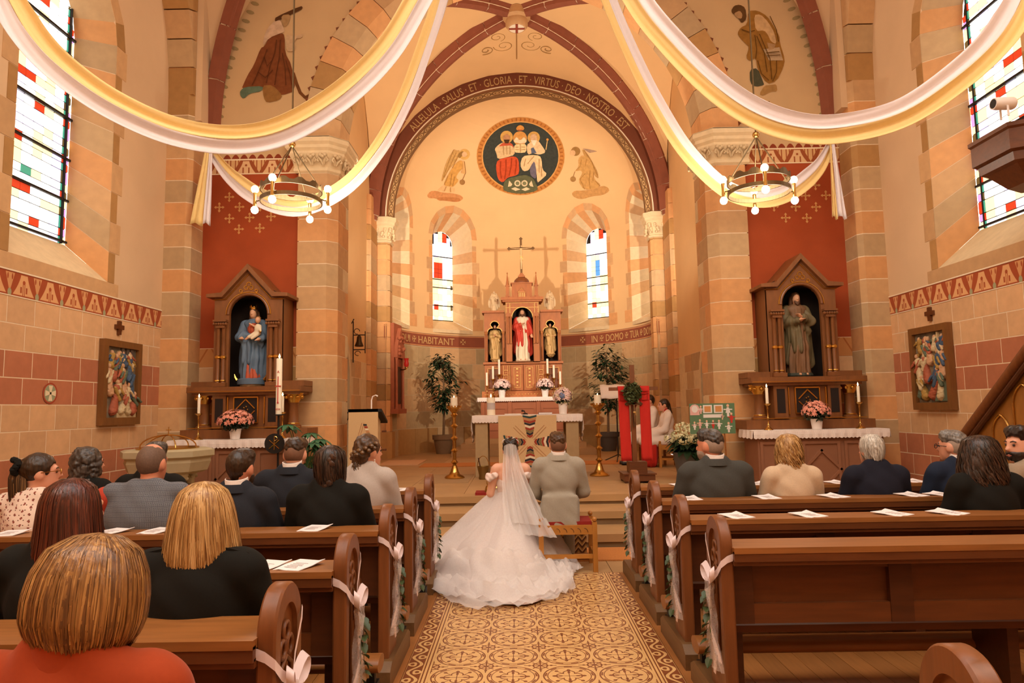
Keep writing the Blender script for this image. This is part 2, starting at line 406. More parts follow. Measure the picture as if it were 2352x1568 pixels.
    while z < gsp+gr-.05:
        h = hgt[ri % 5]
        for (u0, u1, kk) in cols:
            zt = z+h-.014; yy = max(abs(u0-gm_), abs(u1-gm_))
            if z+h*.6 > gsp:
                lim = gsp+math.sqrt(max(0, gr*gr-yy*yy)); zt = min(zt, lim)
                if zt-z < .03: continue
            if kk == 'b': m = bseq[ri % 11]
            elif kk == 'g': m = (G_G, G_R, G_G, G_K)[ri % 4]
            else:
                m = random.choice(PALE)
                rr_ = ri % 12
                if rr_ == 4 and kk in (2, 3): m = G_R
                if rr_ == 6 and kk in (1, 3): m = G_G
                if rr_ == 9 and kk in (2, 4): m = (G_R, G_Y)[kk == 4]
                if rr_ == 1 and kk == 4: m = G_R
            pane(win, m, (GX+sx*.01, (u0+u1)/2, (z+zt)/2), (.012, u1-u0, zt-z))
        ri += 1; z += h
    L = MB()
    for zb in [gs+.02+.56*k for k in range(7)]:
        yy = gr if zb < gsp else math.sqrt(max(.01, gr*gr-(zb-gsp)**2)); L.box(GX-.02, GX+.03, gm_-yy, gm_+yy, zb, zb+.028)
    for yy in (ga+.098, gb-.098, ): L.box(GX-.012, GX+.03, yy-.006, yy+.006, gs, gsp+.35)
    L.build('glazing_bar', LEAD, win)
    D = MB(); y = ga
    pts = arc(gm_, gsp, gr, 0, pi, 16); D.prism([(ga, gs), (gb, gs)]+pts, GX+.018 if sx > 0 else GX-.03, GX+.03 if sx > 0 else GX-.018, 'yz').build('lead_came', LEAD, win)
    return w
WL = nave_wall(-1, 'wall_left', 8.05); WR = nave_wall(1, 'wall_right', 8.2)
wwst = struct(MB().box(-5.9, 5.9, -2.8, -2.5, 0, 10.6).build('wall_west_light_block', PLAS))  # unseen wall, added to cut the light from behind the camera
# ---- corner pilasters with chamfer, arch over the bay, stone by stone
PC = [.16, .345, .666, 1.02, 1.375, 1.73, 2.085, 2.44, 2.797, 3.16, 3.525, 3.88, 4.235, 4.59, 4.945, 5.3, 5.655, 6.01, 6.365, 6.72, 7.08, 7.44, 7.8, 8.16, 8.52, 8.88, 9.24]
PSEQ = [S_GRY, S_OR, S_TAN, S_GRY, S_TAN, S_OR, S_GRY, S_OR, S_TAN, S_GRY, S_OR, S_GRY, S_TAN, S_OR, S_GRY, S_OR, S_TAN, S_GRY, S_BRN]
for sx in (-1, 1):
    p = struct(empty('corner_pilaster'))
    MB().prism([(sx*5.62, 10.403), (sx*5.269, 10.403), (sx*5.203, 10.471), (sx*5.203, 10.85), (sx*5.62, 10.85)], 0, 9.2, 'xy').build('core', MORTAR, p)
    for k in range(len(PC)-1):
        z0, z1 = PC[k]+.007, PC[k+1]-.007
        MB().prism([(sx*5.62, 10.4), (sx*5.27, 10.4), (sx*5.2, 10.47), (sx*5.2, 10.86), (sx*5.62, 10.86)], z0, z1, 'xy').build('stone', PSEQ[(k+(sx > 0)*3) % len(PSEQ)], p)
    MB().box(sx*5.1, sx*5.22, 10.475, 10.86, 6.3, 9.3).build('springer_block', PLAS, p)
    yc, hy = 7.4, 3.0                                     # bay arch springing from the pilaster
    for i in range(12):
        a0, a1 = pi/24*i+.003, pi/24*(i+1)-.003; P = []
        for a in (a0, a1):
            y, z = yc+hy*math.cos(a), 6.7+3.4*math.sin(a); y2, z2 = yc+(hy+.45)*math.cos(a), 6.7+3.85*math.sin(a)
            P += [(y, z), (y2, z2)]
        MB().prism([P[0], P[1], P[3], P[2]], sx*5.2, sx*5.62, 'yz').build('voussoir', (S_BRN, S_GRY, S_TAN)[i % 3], p)
# ---- groin vaults
def groin(name, cy, hx_, hy, z0, H, ribr, nave, m):
    v = struct(empty(name)); n = 16
    def zx(x): return z0+H*math.sqrt(max(0, 1-(x/hx_)**2))
    t = [-math.cos(pi*i/n) for i in range(n+1)]
    for s in (-1, 1):
        if s < 0 and not nave: pass
        b = MB(); b.grid([[(hx_*u, cy+s*hy*(abs(u)+(1-abs(u))*k/4), zx(hx_*u)) for k in range(5)] for u in t]); b.build('vault_web', m, v, smooth=60)
        b = MB(); b.grid([[(s*hx_*(abs(u)+(1-abs(u))*k/4), cy+hy*u, zx(hx_*u)) for k in range(5)] for u in t]); b.build('vault_web', m, v, smooth=60)
    for s in (-1, 1):
        for q in (-1, 1):
            K = 9
            for i in range(K):
                P = []
                for j in range(5):
                    a = (pi/2)*(i+.012+.976*j/4)/K; x = hx_*math.cos(a); P.append((s*x, cy+q*hy*x/hx_, zx(x)-ribr*.6))
                MB().tube(P, ribr, 8).tube([(a, b_, c+ribr*.9) for a, b_, c in P], ribr*1.5, 6).build('rib_stone', RIBM, v, smooth=True)
            pts = [(s*hx_*math.cos(a), cy+q*hy*math.cos(a), zx(hx_*math.cos(a))-ribr*.55) for a in [pi/2*i/30 for i in range(31)]]
            MB().tube(pts, ribr*.98, 8).tube([(a, b_, c+ribr*.88) for a, b_, c in pts], ribr*1.32, 6).build('rib_joint', TRIMW, v)
    return v
NV = groin('nave_vault', 7.85, 5.1, 3.0, 6.2, 5.1, .1, True, PLAS)
for sx in (-1, 1):
    b = MB(); Q = [(7.85+3*math.sin(a), 6.2+5.1*math.cos(a)) for a in np.linspace(-pi/2, pi/2, 25)]
    for i in range(24): b.prism([Q[i], Q[i+1], (Q[i+1][0], 11.6), (Q[i][0], 11.6)], sx*5.1, sx*5.64, 'yz')
    b.build('lunette_wall', PLAS, NV)
CV = groin('chancel_vault', 14.0, 3.7, 2.7, 6.45, 3.72, .13, False, PLASA)
k = MB().lathe([(0, 9.78), (.2, 9.78), (.24, 9.84), (.24, 9.95), (.3, 10.0), (.3, 10.16)], (0, 14, 0), 16).build('boss', S_TAN, CV, smooth=True)
MB().lathe([(0, 9.775), (.17, 9.775), (.17, 9.79)], (0, 14, 0), 16).build('boss_shield', M('shield_white', '#e8dcc4', .8), CV)
MB().box(-.025, .025, 13.83, 14.17, 9.765, 9.78).box(-.17, .17, 13.97, 14.03, 9.766, 9.78).build('boss_cross', M('shield_red', '#8c3a26', .8), CV)
Q = [(3.7*math.cos(a), 6.45+3.72*math.sin(a)) for a in np.linspace(0, pi, 25)]
for y0, y1, k0, k1 in ((16.65, 17.03, 1, 1.075), (11.2, 11.35, 1, 1)): MB().grid([[(x*k0, y0, 6.45+(z-6.45)*k0), (x*k1, y1, 6.45+(z-6.45)*k1)] for x, z in Q]).build('vault_web', PLASA, CV, smooth=60)
MB().box(-7.5, 7.5, 10.9, 24, 11.7, 11.8).build('sky_block', MORTAR, CV)  # unseen cover, added to block sky light above chancel and apse
# painted scrolls
SCR = M('fresco_line', '#a9824c', .9)
def scroll2d(L):      # list of polylines (u,v) -> drawn by caller
    out = []
    for cx, cy, r, s, a0 in L:
        out.append([(cx+s*r*(1-t*.8)*math.cos(a0+t*9), cy+r*(1-t*.8)*math.sin(a0+t*9)) for t in [i/26 for i in range(27)]])
    return out
b = MB()
def cvpt(u, w): x = u; return (x, 14+w, 6.45+3.72*math.sqrt(1-(x/3.7)**2)-.015)
for pl in scroll2d([(.45, .95, .2, 1, 2), (-.45, .95, .2, -1, 2), (.3, 1.35, .25, 1, 0), (-.3, 1.35, .25, -1, 0), (.72, 1.45, .18, 1, 1), (-.72, 1.45, .18, -1, 1)])+[[(0, .5+.1*i) for i in range(16)]]:
    pl = [p for p in pl if abs(p[0]) < 3.4]
    b.tube([cvpt(u, w) for u, w in pl], .011, 4)
b.build('painted_scroll', SCR, CV)
# ---- east wall of the nave: red altar niches, painted spandrels, chancel arch
def scal(x, y, z):
    u = ((x/.14)+40).fr()-.5
    return [(z.lt(5.87-u*u*.34)*z.gt(5.795), '#8a3c22'), ((z-5.786).abs().lt(.012), '#ead2aa'), ((z-5.545).abs().lt(.01), '#ead2aa'), (z.lt(5.535), '#9c4524')]
def efr(x, y, z):
    s = scal(x, y, z)
    u = ((x/.43)+40).fr()-.5; v = (z-5.55)/.225; au = u.abs()
    inb = z.gt(5.555)*z.lt(5.775)
    bell = au.lt((1-v).pw(1.6)*.26+.115)*v.lt(.93); hole = (au*1.1).hy((v-.62)*.62).lt(.05).mx((au-.11).abs().lt(.025)*v.lt(.45))
    fan = (.5-au).lt(v*.3-.02)*(((.5-au)*52).sin().gt(-.5))
    return [(inb, '#9a512c'), (inb*bell*(1-hole), '#dcb180'), (inb*fan, '#d3a670')]+s
PLASE = M('plaster_east', '#c9a678', .9, n=1.4, amt=.13, bump=.06, bscale=60, spec=.2)
EFR = M('east_frieze', '#c9a678', .9, n=4, amt=.08, pat=efr, spec=.2)
b = MB(); n = 24; YE = 10.85
A, B = arc(0, 6.05, 3.3, 0, pi, n), arc(0, 6.2, 7.4, 0, pi, n)
for i in range(n): b.prism([A[i], B[i], B[i+1], A[i+1]], YE, YE+.3, 'xz')
WE = struct(b.build('wall_east', PLASE))
for sx in (-1, 1):
    MB().box(sx*5.3, sx*3.4, YE, YE+.3, 2.68, 5.53).build('red_panel', REDP, WE)
    MB().box(sx*5.3, sx*3.1, YE-.002, YE+.3, 5.53, 6.2).build('frieze', EFR, WE)
    MB().box(sx*5.3, sx*3.4, YE+.003, YE+.3, 0, 2.7).build('wall_core', MORTAR, WE)
    MB().box(sx*5.22, sx*3.58, YE-.003, YE+.05, 2.375, 2.67).build('frieze', M('lower_frieze', '#c88a52', .9, n=6, amt=.1, pat=lambda x, y, z: [(((((x/.42)+40).fr()-.5).abs()-((z-2.37)/.3)*.42).abs().lt(.035), '#b06a38'), (((((x/.42)+40).fr()-.5)).hy((z-2.5)*1.6).lt(.09), '#ddab74')], spec=.2), WE)
    for k in range(6):
        xs = [5.2, 4.6, 4.05, 3.6] if k % 2 else [5.2, 4.9, 4.3, 3.75, 3.6]
        for j in range(len(xs)-1): stone(WE, sx*(xs[j]-.004), sx*(xs[j+1]+.004), YE, YE+.1, .16+.368*k+.005, .16+.368*(k+1)-.005, (S_NR, S_BRN, S_NT)[(k+j) % 3])
    CROSS = M('painted_cross', '#d9a15f', .9, n=20, amt=.2)
    cr = [(4.78, 5.16), (4.61, 4.99), (4.44, 4.81), (4.09, 4.82), (4.77, 4.8), (4.27, 4.63), (4.61, 4.62), (4.27, 4.99), (4.44, 5.16), (4.94, 4.99)]
    c0 = None
    for x, z in cr:
        if c0 is None:
            q = MB()
            for a in range(4):
                ca, sa = [(1, 0), (0, 1), (-1, 0), (0, -1)][a]
                def R2(u, v): return (ca*u-sa*v, sa*u+ca*v)
                q.prism([R2(.0, -.011), R2(.05, -.008), R2(.05, -.022), R2(.063, -.018), R2(.085, 0), R2(.063, .018), R2(.05, .022), R2(.05, .008), R2(0, .011)], -.004, .002, 'xz')
            c = c0 = q.build('painted_cross', CROSS, WE)
        else: c = c0.copy(); COL.objects.link(c)
        c.location = (sx*x, YE, z)
# chancel arch: voussoirs and piers
CA = struct(empty('chancel_arch'))
VS = [S_OR, S_TAN, S_GRY, S_BRN, S_OR, S_GRY]
nv = 24
for i in range(nv):
    a0, a1 = pi*i/nv+.0016, pi*(i+1)/nv-.0016; b = MB(); P = []
    for a in (a0, a1):
        c, s = math.cos(a), math.sin(a)
        P.append([(r*c, y, 6.05+r*s) for r, y in ((3.56, 11.5), (3.56, 10.76), (3.16, 10.76), (3.0, 10.92), (3.0, 11.5))])
    b.add(P[0]+P[1], [(0,1,2,3,4), (9,8,7,6,5)]+[(j, j+5, (j+1) % 5+5, (j+1) % 5) for j in range(5)]).build('voussoir', VS[(i*5) % 6], CA)
b = MB(); A, B = arc(0, 6.05, 3.015, 0, pi, 40), arc(0, 6.05, 3.5, 0, pi, 40)
for i in range(40): b.prism([A[i], B[i], B[i+1], A[i+1]], 10.95, 11.48, 'xz')
b.build('arch_core', MORTAR, CA)
# scalloped painted edge of the arch
b = MB()
for i in range(1, 60):
    a = pi*i/60; c, s = math.cos(a), math.sin(a); d = .035
    b.add([(3.57*math.cos(a-d*.6), 10.845, 6.05+3.57*math.sin(a-d*.6)), (3.64*c, 10.845, 6.05+3.64*s), (3.57*math.cos(a+d*.6), 10.845, 6.05+3.57*math.sin(a+d*.6))], [(0, 1, 2)])
b.build('painted_edge', M('fresco_dark', '#7a4424', .9), WE)
# leaf border where the wall meets the vault
b = MB()
for i in range(1, 46):
    for a in (pi*i/92, pi-pi*i/92):
        r = 4.98; c, s = math.cos(a), math.sin(a); b.ball((r*c, 10.845, 6.2+r*s), .075, 8, sc=(1, .02, .45), M=Matrix.Rotation(-.35 if a < pi/2 else .35, 3, 'Y'))
b.build('painted_leaf_border', M('fresco_olive', '#9a8153', .9), WE)
for sx in (-1, 1):
    pr = struct(empty('chancel_pier'))
    MB().prism([(sx*3.6, 10.753), (sx*3.152, 10.753), (sx*3.004, 10.902), (sx*3.004, 11.5), (sx*3.6, 11.5)], 0, 5.5, 'xy').build('core', MORTAR, pr)
    zs = [.16, .72]+[1.06+.368*k for k in range(12)]+[5.5]
    for k in range(len(zs)-1):
        z0, z1 = zs[k]+.007, zs[k+1]-.007; sp = (.3 if k % 2 else .48)
        MB().prism([(sx*3.62, 10.75), (sx*3.15, 10.75), (sx*3.0, 10.9), (sx*3.0, 10.9+sp-.005), (sx*3.62, 10.9+sp-.005)], z0, z1, 'xy').build('stone', [S_TAN, S_OR, S_GRY, S_OR, S_TAN][(k*3+(sx > 0)*2) % 5], pr)
        stone(pr, sx*3.62, sx*3.0, 10.9+sp+.005, 11.55, z0, z1, [S_PALE, S_OR, S_TAN][(k*2) % 3])
    # capital
    c = struct(empty('capital'))
    prof = [(0, 5.5), (.03, 5.53), (.03, 5.57), (.02, 5.59), (.05, 5.72), (.1, 5.8), (.1, 5.84), (.14, 5.88), (.14, 5.93), (.18, 5.97), (.18, 6.05)]
    foot = [(3.66, 10.85), (3.66, 10.75), (3.15, 10.75), (3.0, 10.9), (3.0, 11.5)]
    dirs = [(1, 0), (1, -1), (-.41, -1), (-1, -.41), (-1, 0)]
    MB().grid([[(sx*(fx+d*dx), fy+d*dy, z) for d, z in prof] for (fx, fy), (dx, dy) in zip(foot, dirs)]).build('bell', S_PALE, c)
    MB().prism([(sx*(fx+.18*dx), fy+.18*dy) for (fx, fy), (dx, dy) in zip(foot, dirs)], 6.04, 6.055, 'xy').build('abacus', S_PALE, c)
    b = MB()
    def leaf(x, y, n):
        px, py = -n[1], n[0]
        for s in (-1, 1):
            b.tube([(x+px*s*.01+n[0]*.05, y+py*s*.01+n[1]*.05, 5.62), (x+px*s*.03+n[0]*.08, y+py*s*.03+n[1]*.08, 5.68), (x+px*s*.07+n[0]*.1, y+py*s*.07+n[1]*.1, 5.72), (x+px*s*.085+n[0]*.1, y+py*s*.085+n[1]*.1, 5.68), (x+px*s*.06+n[0]*.1, y+py*s*.06+n[1]*.1, 5.65)], [.02, .025, .025, .02, .015], 6)
            b.ball((x+px*s*.04+n[0]*.1, y+py*s*.04+n[1]*.1, 5.77), .032, 8)
        b.ball((x+n[0]*.11, y+n[1]*.11, 5.74), .03, 8)
    for i in range(3): leaf(sx*(3.58-.19*i), 10.75, (0, -1))
    leaf(sx*3.06, 10.82, (-sx*.7, -.7))
    for i in range(3): leaf(sx*3.0, 11.0+.2*i, (-sx, 0))
    b.build('leaf_carving', S_PALE, c, smooth=60)
# ---- chancel side walls, responds, doors
for sx, nm in ((-1, 'wall_chancel_left'), (1, 'wall_chancel_right')):
    w = struct(MB().box(sx*3.72, sx*4.0, 11.5, 17.2, 2.75, 10.3).build(nm, PLASA))
    MB().box(sx*3.718, sx*4.0, 11.5, 17.2, 0, 2.76).build('wall_core', MORTAR, w)
    for k in range(6):
        y = 11.6; 
        while y < 16.4:
            L = .75 if (k+int(y)) % 2 else .6
            stone(w, sx*3.715, sx*3.76, y+.005, min(y+L, 16.4)-.005, .45+.385*k+.005, .45+.385*(k+1)-.005, (S_PALE, S_GRY, S_PALE, S_TAN)[(k+int(y*2)) % 4]); y += L
    # respond beside the apse
    r = struct(empty('chancel_respond'))
    MB().box(sx*3.98, sx*3.625, 16.265, 16.9, .45, 6.9).build('core', MORTAR, r)
    z = .45; k = 0
    while z < 6.8:
        MB().prism([(sx*4.0, 16.2), (sx*3.68, 16.2), (sx*3.62, 16.26), (sx*3.62, 16.95), (sx*4, 16.95)], z+.005, z+.375, 'xy').build('stone', (S_OR, S_GRY, S_BRN, S_OR, S_TAN)[k*3 % 5], r); z += .38; k += 1
    # apse pier
    p = struct(empty('apse_pier'))
    MB().box(sx*3.75, sx*3.38, 17.05, 17.4, .45, 6).build('core', MORTAR, p)
    MB().prism([(sx*3.8, 16.96), (sx*3.36, 16.96), (sx*3.26, 17.06), (sx*3.26, 17.45), (sx*3.8, 17.45)], .45, 1.1, 'xy').build('plinth', S_BRN, p)
    z = 1.1; k = 0
    while z < 5.85:
        z1 = min(z+.395, 5.9)
        MB().prism([(sx*3.75, 17.02), (sx*3.4, 17.02), (sx*3.32, 17.1), (sx*3.32, 17.42), (sx*3.75, 17.42)], z+.005, z1-.005, 'xy').build('stone', (S_OR, S_TAN, S_OR, S_GRY, S_BRN)[k*2 % 5], p); z = z1; k += 1
    c = struct(empty('apse_capital'))
    foot = [(3.75, 17.02), (3.4, 17.02), (3.32, 17.1), (3.32, 17.42)]; dirs = [(1, -1), (-.41, -1), (-1, -.41), (-1, 0)]
    prof = [(0, 5.88), (.04, 5.9), (.04, 5.94), (.01, 5.96), (.03, 6.12), (.09, 6.26), (.09, 6.3), (.13, 6.34), (.13, 6.39), (.17, 6.43), (.17, 6.52), (-.1, 6.52)]
    MB().grid([[(sx*(fx+d*dx), fy+d*dy, z) for d, z in prof] for (fx, fy), (dx, dy) in zip(foot, dirs)]).build('bell', S_PALE, c)
    b = MB()
    for x, y, nx, ny in ((3.66, 17, 0, -1), (3.46, 17, 0, -1), (3.36, 17.04, -.7, -.7), (3.31, 17.2, -1, 0), (3.31, 17.36, -1, 0)):
        for q in range(5):
            a = q*1.3; b.ball((sx*(x+nx*.06+.05*math.sin(a)*abs(ny)), y+ny*.06+.05*math.sin(a)*abs(nx), 6.02+.05*q), .035+.006*(q % 3), 7)
    b.build('leaf_carving', S_PALE, c, smooth=60)
# pointed door and niche frames in the chancel walls
def gothic(yc, hw, z0, z1, n=8):
    R = hw*1.7; o = R-hw; ap = math.acos(o/R)
    r = [(yc-o+R*math.cos(ap*i/n), z1+R*math.sin(ap*i/n)) for i in range(n+1)]; l = [(2*yc-y, z) for y, z in r[::-1]]
    return [(yc-hw, z0)]+[(yc+hw, z0)]+r+l[1:]
DOORW = M('dark_oak_door', '#5a3a20', .5, n=4, amt=.2, stretch=(1, 8, .6))
for sx, nm, yc, hw, z1 in ((-1, 'door_1', 13.8, .42, 2.35), (1, 'door_2', 13.65, .32, 2.2)):
    d = struct(MB().prism(gothic(yc, hw, .45, z1), sx*3.69, sx*3.74, 'yz').build(nm, DOORW))
    o1, o2 = gothic(yc, hw, .45, z1), gothic(yc, hw+.14, .45, z1)
    b = MB(); n = len(o1)
    for i in range(1, n): 
        j = (i+1) % n
        if i == n-1: j = 0
        b.prism([o1[i], o2[i], o2[j], o1[j]], sx*3.62, sx*3.73, 'yz')
    b.build('door_surround', S_PALE, d)
    for q in range(5): MB().box(sx*3.67, sx*3.7, yc-hw+.02+q*.165, yc-hw+.17+q*.165, .47, z1+.1).build('door_board', DOORW, d)
    MB().tube([(sx*3.64, yc+hw-.1, 1.45), (sx*3.62, yc+hw-.1, 1.5), (sx*3.62, yc+hw-.1, 1.58), (sx*3.64, yc+hw-.1, 1.62)], .012, 6).build('door_handle', LEAD, d)
# ---- apse arch wall with the painted inscription
b = MB(); n = 36
A, B = arc(0, 6.55, 3.4, 0, pi, n), arc(0, 6.45, 3.74, 0, pi, n, 3.9)
B = arc(0, 6.5, 5.2, 0, pi, n)
for i in range(n): b.prism([A[i], B[i], B[i+1], A[i+1]], 17.02, 17.2, 'xz')
WA = struct(b.build('wall_apse_arch', PLASA))
def ring(r0, r1, y0, y1, m, name, par, cz=6.55, nn=48):
    b = MB(); A, B = arc(0, cz, r0, 0, pi, nn), arc(0, cz, r1, 0, pi, nn)
    for i in range(nn): b.prism([A[i], B[i], B[i+1], A[i+1]], y0, y1, 'xz')
    return b.build(name, m, par)
INSC = M('inscription_red', '#7a4128', .9, n=6, amt=.12)
ring(3.42, 3.76, 17.005, 17.05, INSC, 'inscription_band', WA); ring(3.395, 3.425, 16.995, 17.05, TRIMW, 'band_edge', WA); ring(3.36, 3.4, 17.0, 17.2, M('band_brown', '#8a5a34', .9), 'band_edge', WA)
def orn(x, y, z):
    r = x.hy(z-6.55); a = (z-6.55).atan2(x); u = (a*20/3.14159+.5).fr()-.5; v = (r-3.29)/.06
    k = (u*2.4).hy(v*.75); k2 = ((.5-u.abs())*3).hy(v*.7)
    return [(((k-.62).abs().lt(.13)).mx((k-.28).abs().lt(.09)).mx((k2-.5).abs().lt(.12)).mx(k2.lt(.18)).mx(v.abs().gt(.93)), '#7d5a36')]
ring(3.22, 3.36, 17.05, 17.2, M('ornament_band', '#c8a06a', .9, pat=orn), 'ornament_band', WA)
FRTEXT = M('fresco_letter', '#c9a066', .9, n=10, amt=.15)
def text_mesh(s, size):
    cu = bpy.data.curves.new('t', 'FONT'); cu.body = s; cu.size = size; cu.align_x = 'CENTER'; cu.resolution_u = 2; cu.offset = .0
    o = bpy.data.objects.new('t', cu); COL.objects.link(o); bpy.context.view_layer.update()
    me = bpy.data.meshes.new_from_object(o.evaluated_get(bpy.context.evaluated_depsgraph_get()))
    bpy.data.objects.remove(o); return me
def text_obj(s, size, fn, mat, par, name='lettering', xs=1.0, width=None):
    me = text_mesh(s, size)
    xv = [v.co.x for v in me.vertices]
    if width: xs = width/(max(xv)-min(xv))
    for v in me.vertices: v.co = Vector(fn(v.co.x*xs, v.co.y))
    me.materials.append(mat); o = bpy.data.objects.new(name, me); COL.objects.link(o); o.parent = par
    sm = o.modifiers.new('thick', 'SOLIDIFY'); sm.thickness = .004; sm.offset = 0
    return o
def onarc(u, v):
    a = pi/2-.015-u/3.6; r = 3.48+v; return (r*math.cos(a), 17.001, 6.55+r*math.sin(a))
text_obj('ALLELULA · SALUS · ET · GLORIA · ET · VIRTUS · DEO · NOSTRO · EST', .3, onarc, FRTEXT, WA, width=3.6*1.78)
# ---- apse: stone drum, inscription band, plaster, half dome, four windows
AR, AY = 3.4, 17.2
def ap(a, z, r=AR): return (r*math.sin(a), AY+r*math.cos(a), z)
rad = math.radians
AWIN = [(-75, 10.5), (-36.5, 11.6), (36.5, 11.6), (75, 10.5)]
def wtop(a):           # window head height at angle a (degrees) or None
    for c, h in AWIN:
        if abs(a-c) < h: return 6.72+math.sqrt(max(0, 1-((a-c)/h)**2))*.73
    return None
b = MB(); angs = sorted(set([-93+2*i for i in range(94)]+[c+s*h*k for c, h in AWIN for s in (-1, 1) for k in (1, .97, .9, .75, .5)]+[c for c, h in AWIN]))
for i in range(len(angs)-1):
    a0, a1 = angs[i], angs[i+1]; am = (a0+a1)/2; t = wtop(am)
    segs = [(3.8, 6.55)] if t is None else [(3.8, 3.95)]
    for z0, z1 in segs: b.add([ap(rad(a0), z0), ap(rad(a1), z0), ap(rad(a1), z1), ap(rad(a0), z1)], [(0, 1, 2, 3)])
    # dome
    lo = []
    for k in range(28):
        e0, e1 = pi/2*k/28, pi/2*(k+1)/28
        z0, z1 = 6.55+AR*math.sin(e0), 6.55+AR*math.sin(e1)
        P = []
        for aa, e in ((a0, e0), (a1, e0), (a1, e1), (a0, e1)):
            tt = wtop(aa) or (wtop(am) and 6.72) or 0
            zz = 6.55+AR*math.sin(e)
            if wtop(am) and zz < tt: zz = tt
            rr = math.sqrt(max(0, AR*AR-(zz-6.55)**2)) if e < pi/2-1e-6 else 0
            P.append(ap(rad(aa), zz, rr))
        if (Vector(P[0])-Vector(P[3])).length+(Vector(P[1])-Vector(P[2])).length < 1e-4: continue
        b.add(P, [(0, 1, 2, 3)] if k < 27 else [(0, 1, 2)])
WAP = b.build('wall_apse', PLASA); struct(WAP)
MB().grid([[ap(rad(a), z, AR+.004) for z in (.4, 3.81)] for a in range(-94, 95, 2)]).build('wall_core', M('mortar_apse', '#cdb48c', .9), WAP)
def apstone(a0, a1, z0, z1, m, name='stone', r0=AR, r1=AR+.06, par=WAP):
    n = max(1, int((a1-a0)/3)); P = []
    for i in range(n+1):
        a = rad(a0+(a1-a0)*i/n); P.append([ap(a, z0, r1), ap(a, z0, r0), ap(a, z1, r0), ap(a, z1, r1)])
    bb = MB().grid(P, cv=True); bb.add(P[0], [(0, 1, 2, 3)]); bb.add(P[-1], [(3, 2, 1, 0)]); return bb.build(name, m, par)
for i in range(12): apstone(-93+15.5*i+.1, -93+15.5*(i+1)-.1, .43, 1.12, S_BRN if i % 3 else S_GRY, 'plinth_stone', AR-.07)
for k in range(5):
    o = 4 if k % 2 else 0; z0 = 1.13+.455*k; a = -93-o
    while a < 93:
        a1 = min(a+8.2+(k*7+int(a)) % 3*.5, 93.5)
        if a1 > -93: apstone(max(a, -93)+.09, a1-.09, z0+.006, z0+.449, (S_AP, S_GRY, S_AP, S_TAN)[(int(a*3)+k) % 4])
        a = a1
for i in range(1): apstone(-93, 93, 3.42, 3.79, M('apse_band_red', '#8d4a30', .9, n=5, amt=.14, pat=lambda x, y, z: [((z-3.44).abs().lt(.012).mx((z-3.765).abs().lt(.012)), '#c98e5c')]), 'inscription_band', AR-.008)
def oncyl(ac):
    def f(u, v):
        a = rad(ac)+u/AR; return ap(a, 3.5+v, AR-.012)
    return f
text_obj('BEATI · QUI ✠ HABITANT', .29, oncyl(-62), FRTEXT, WAP, width=AR*rad(53)); text_obj('IN ✠ DOMO ✠ TUA ✠ DOMINE', .29, oncyl(63), FRTEXT, WAP, width=AR*rad(51))
for ac in (-30.5, 32.5):
    b = MB()
    for q in range(4):
        ca, sa = math.cos(q*pi/2+pi/4*0), math.sin(q*pi/2)
        pts = [(.015*ca, .015*sa), (.09*ca-.04*sa, .09*sa+.04*ca), (.075*ca, .075*sa), (.09*ca+.04*sa, .09*sa-.04*ca)]
        b.add([ap(rad(ac)+u/AR, 3.605+v, AR-.012) for u, v in pts], [(0, 1, 2, 3)])
    b.build('painted_cross', FRTEXT, WAP)
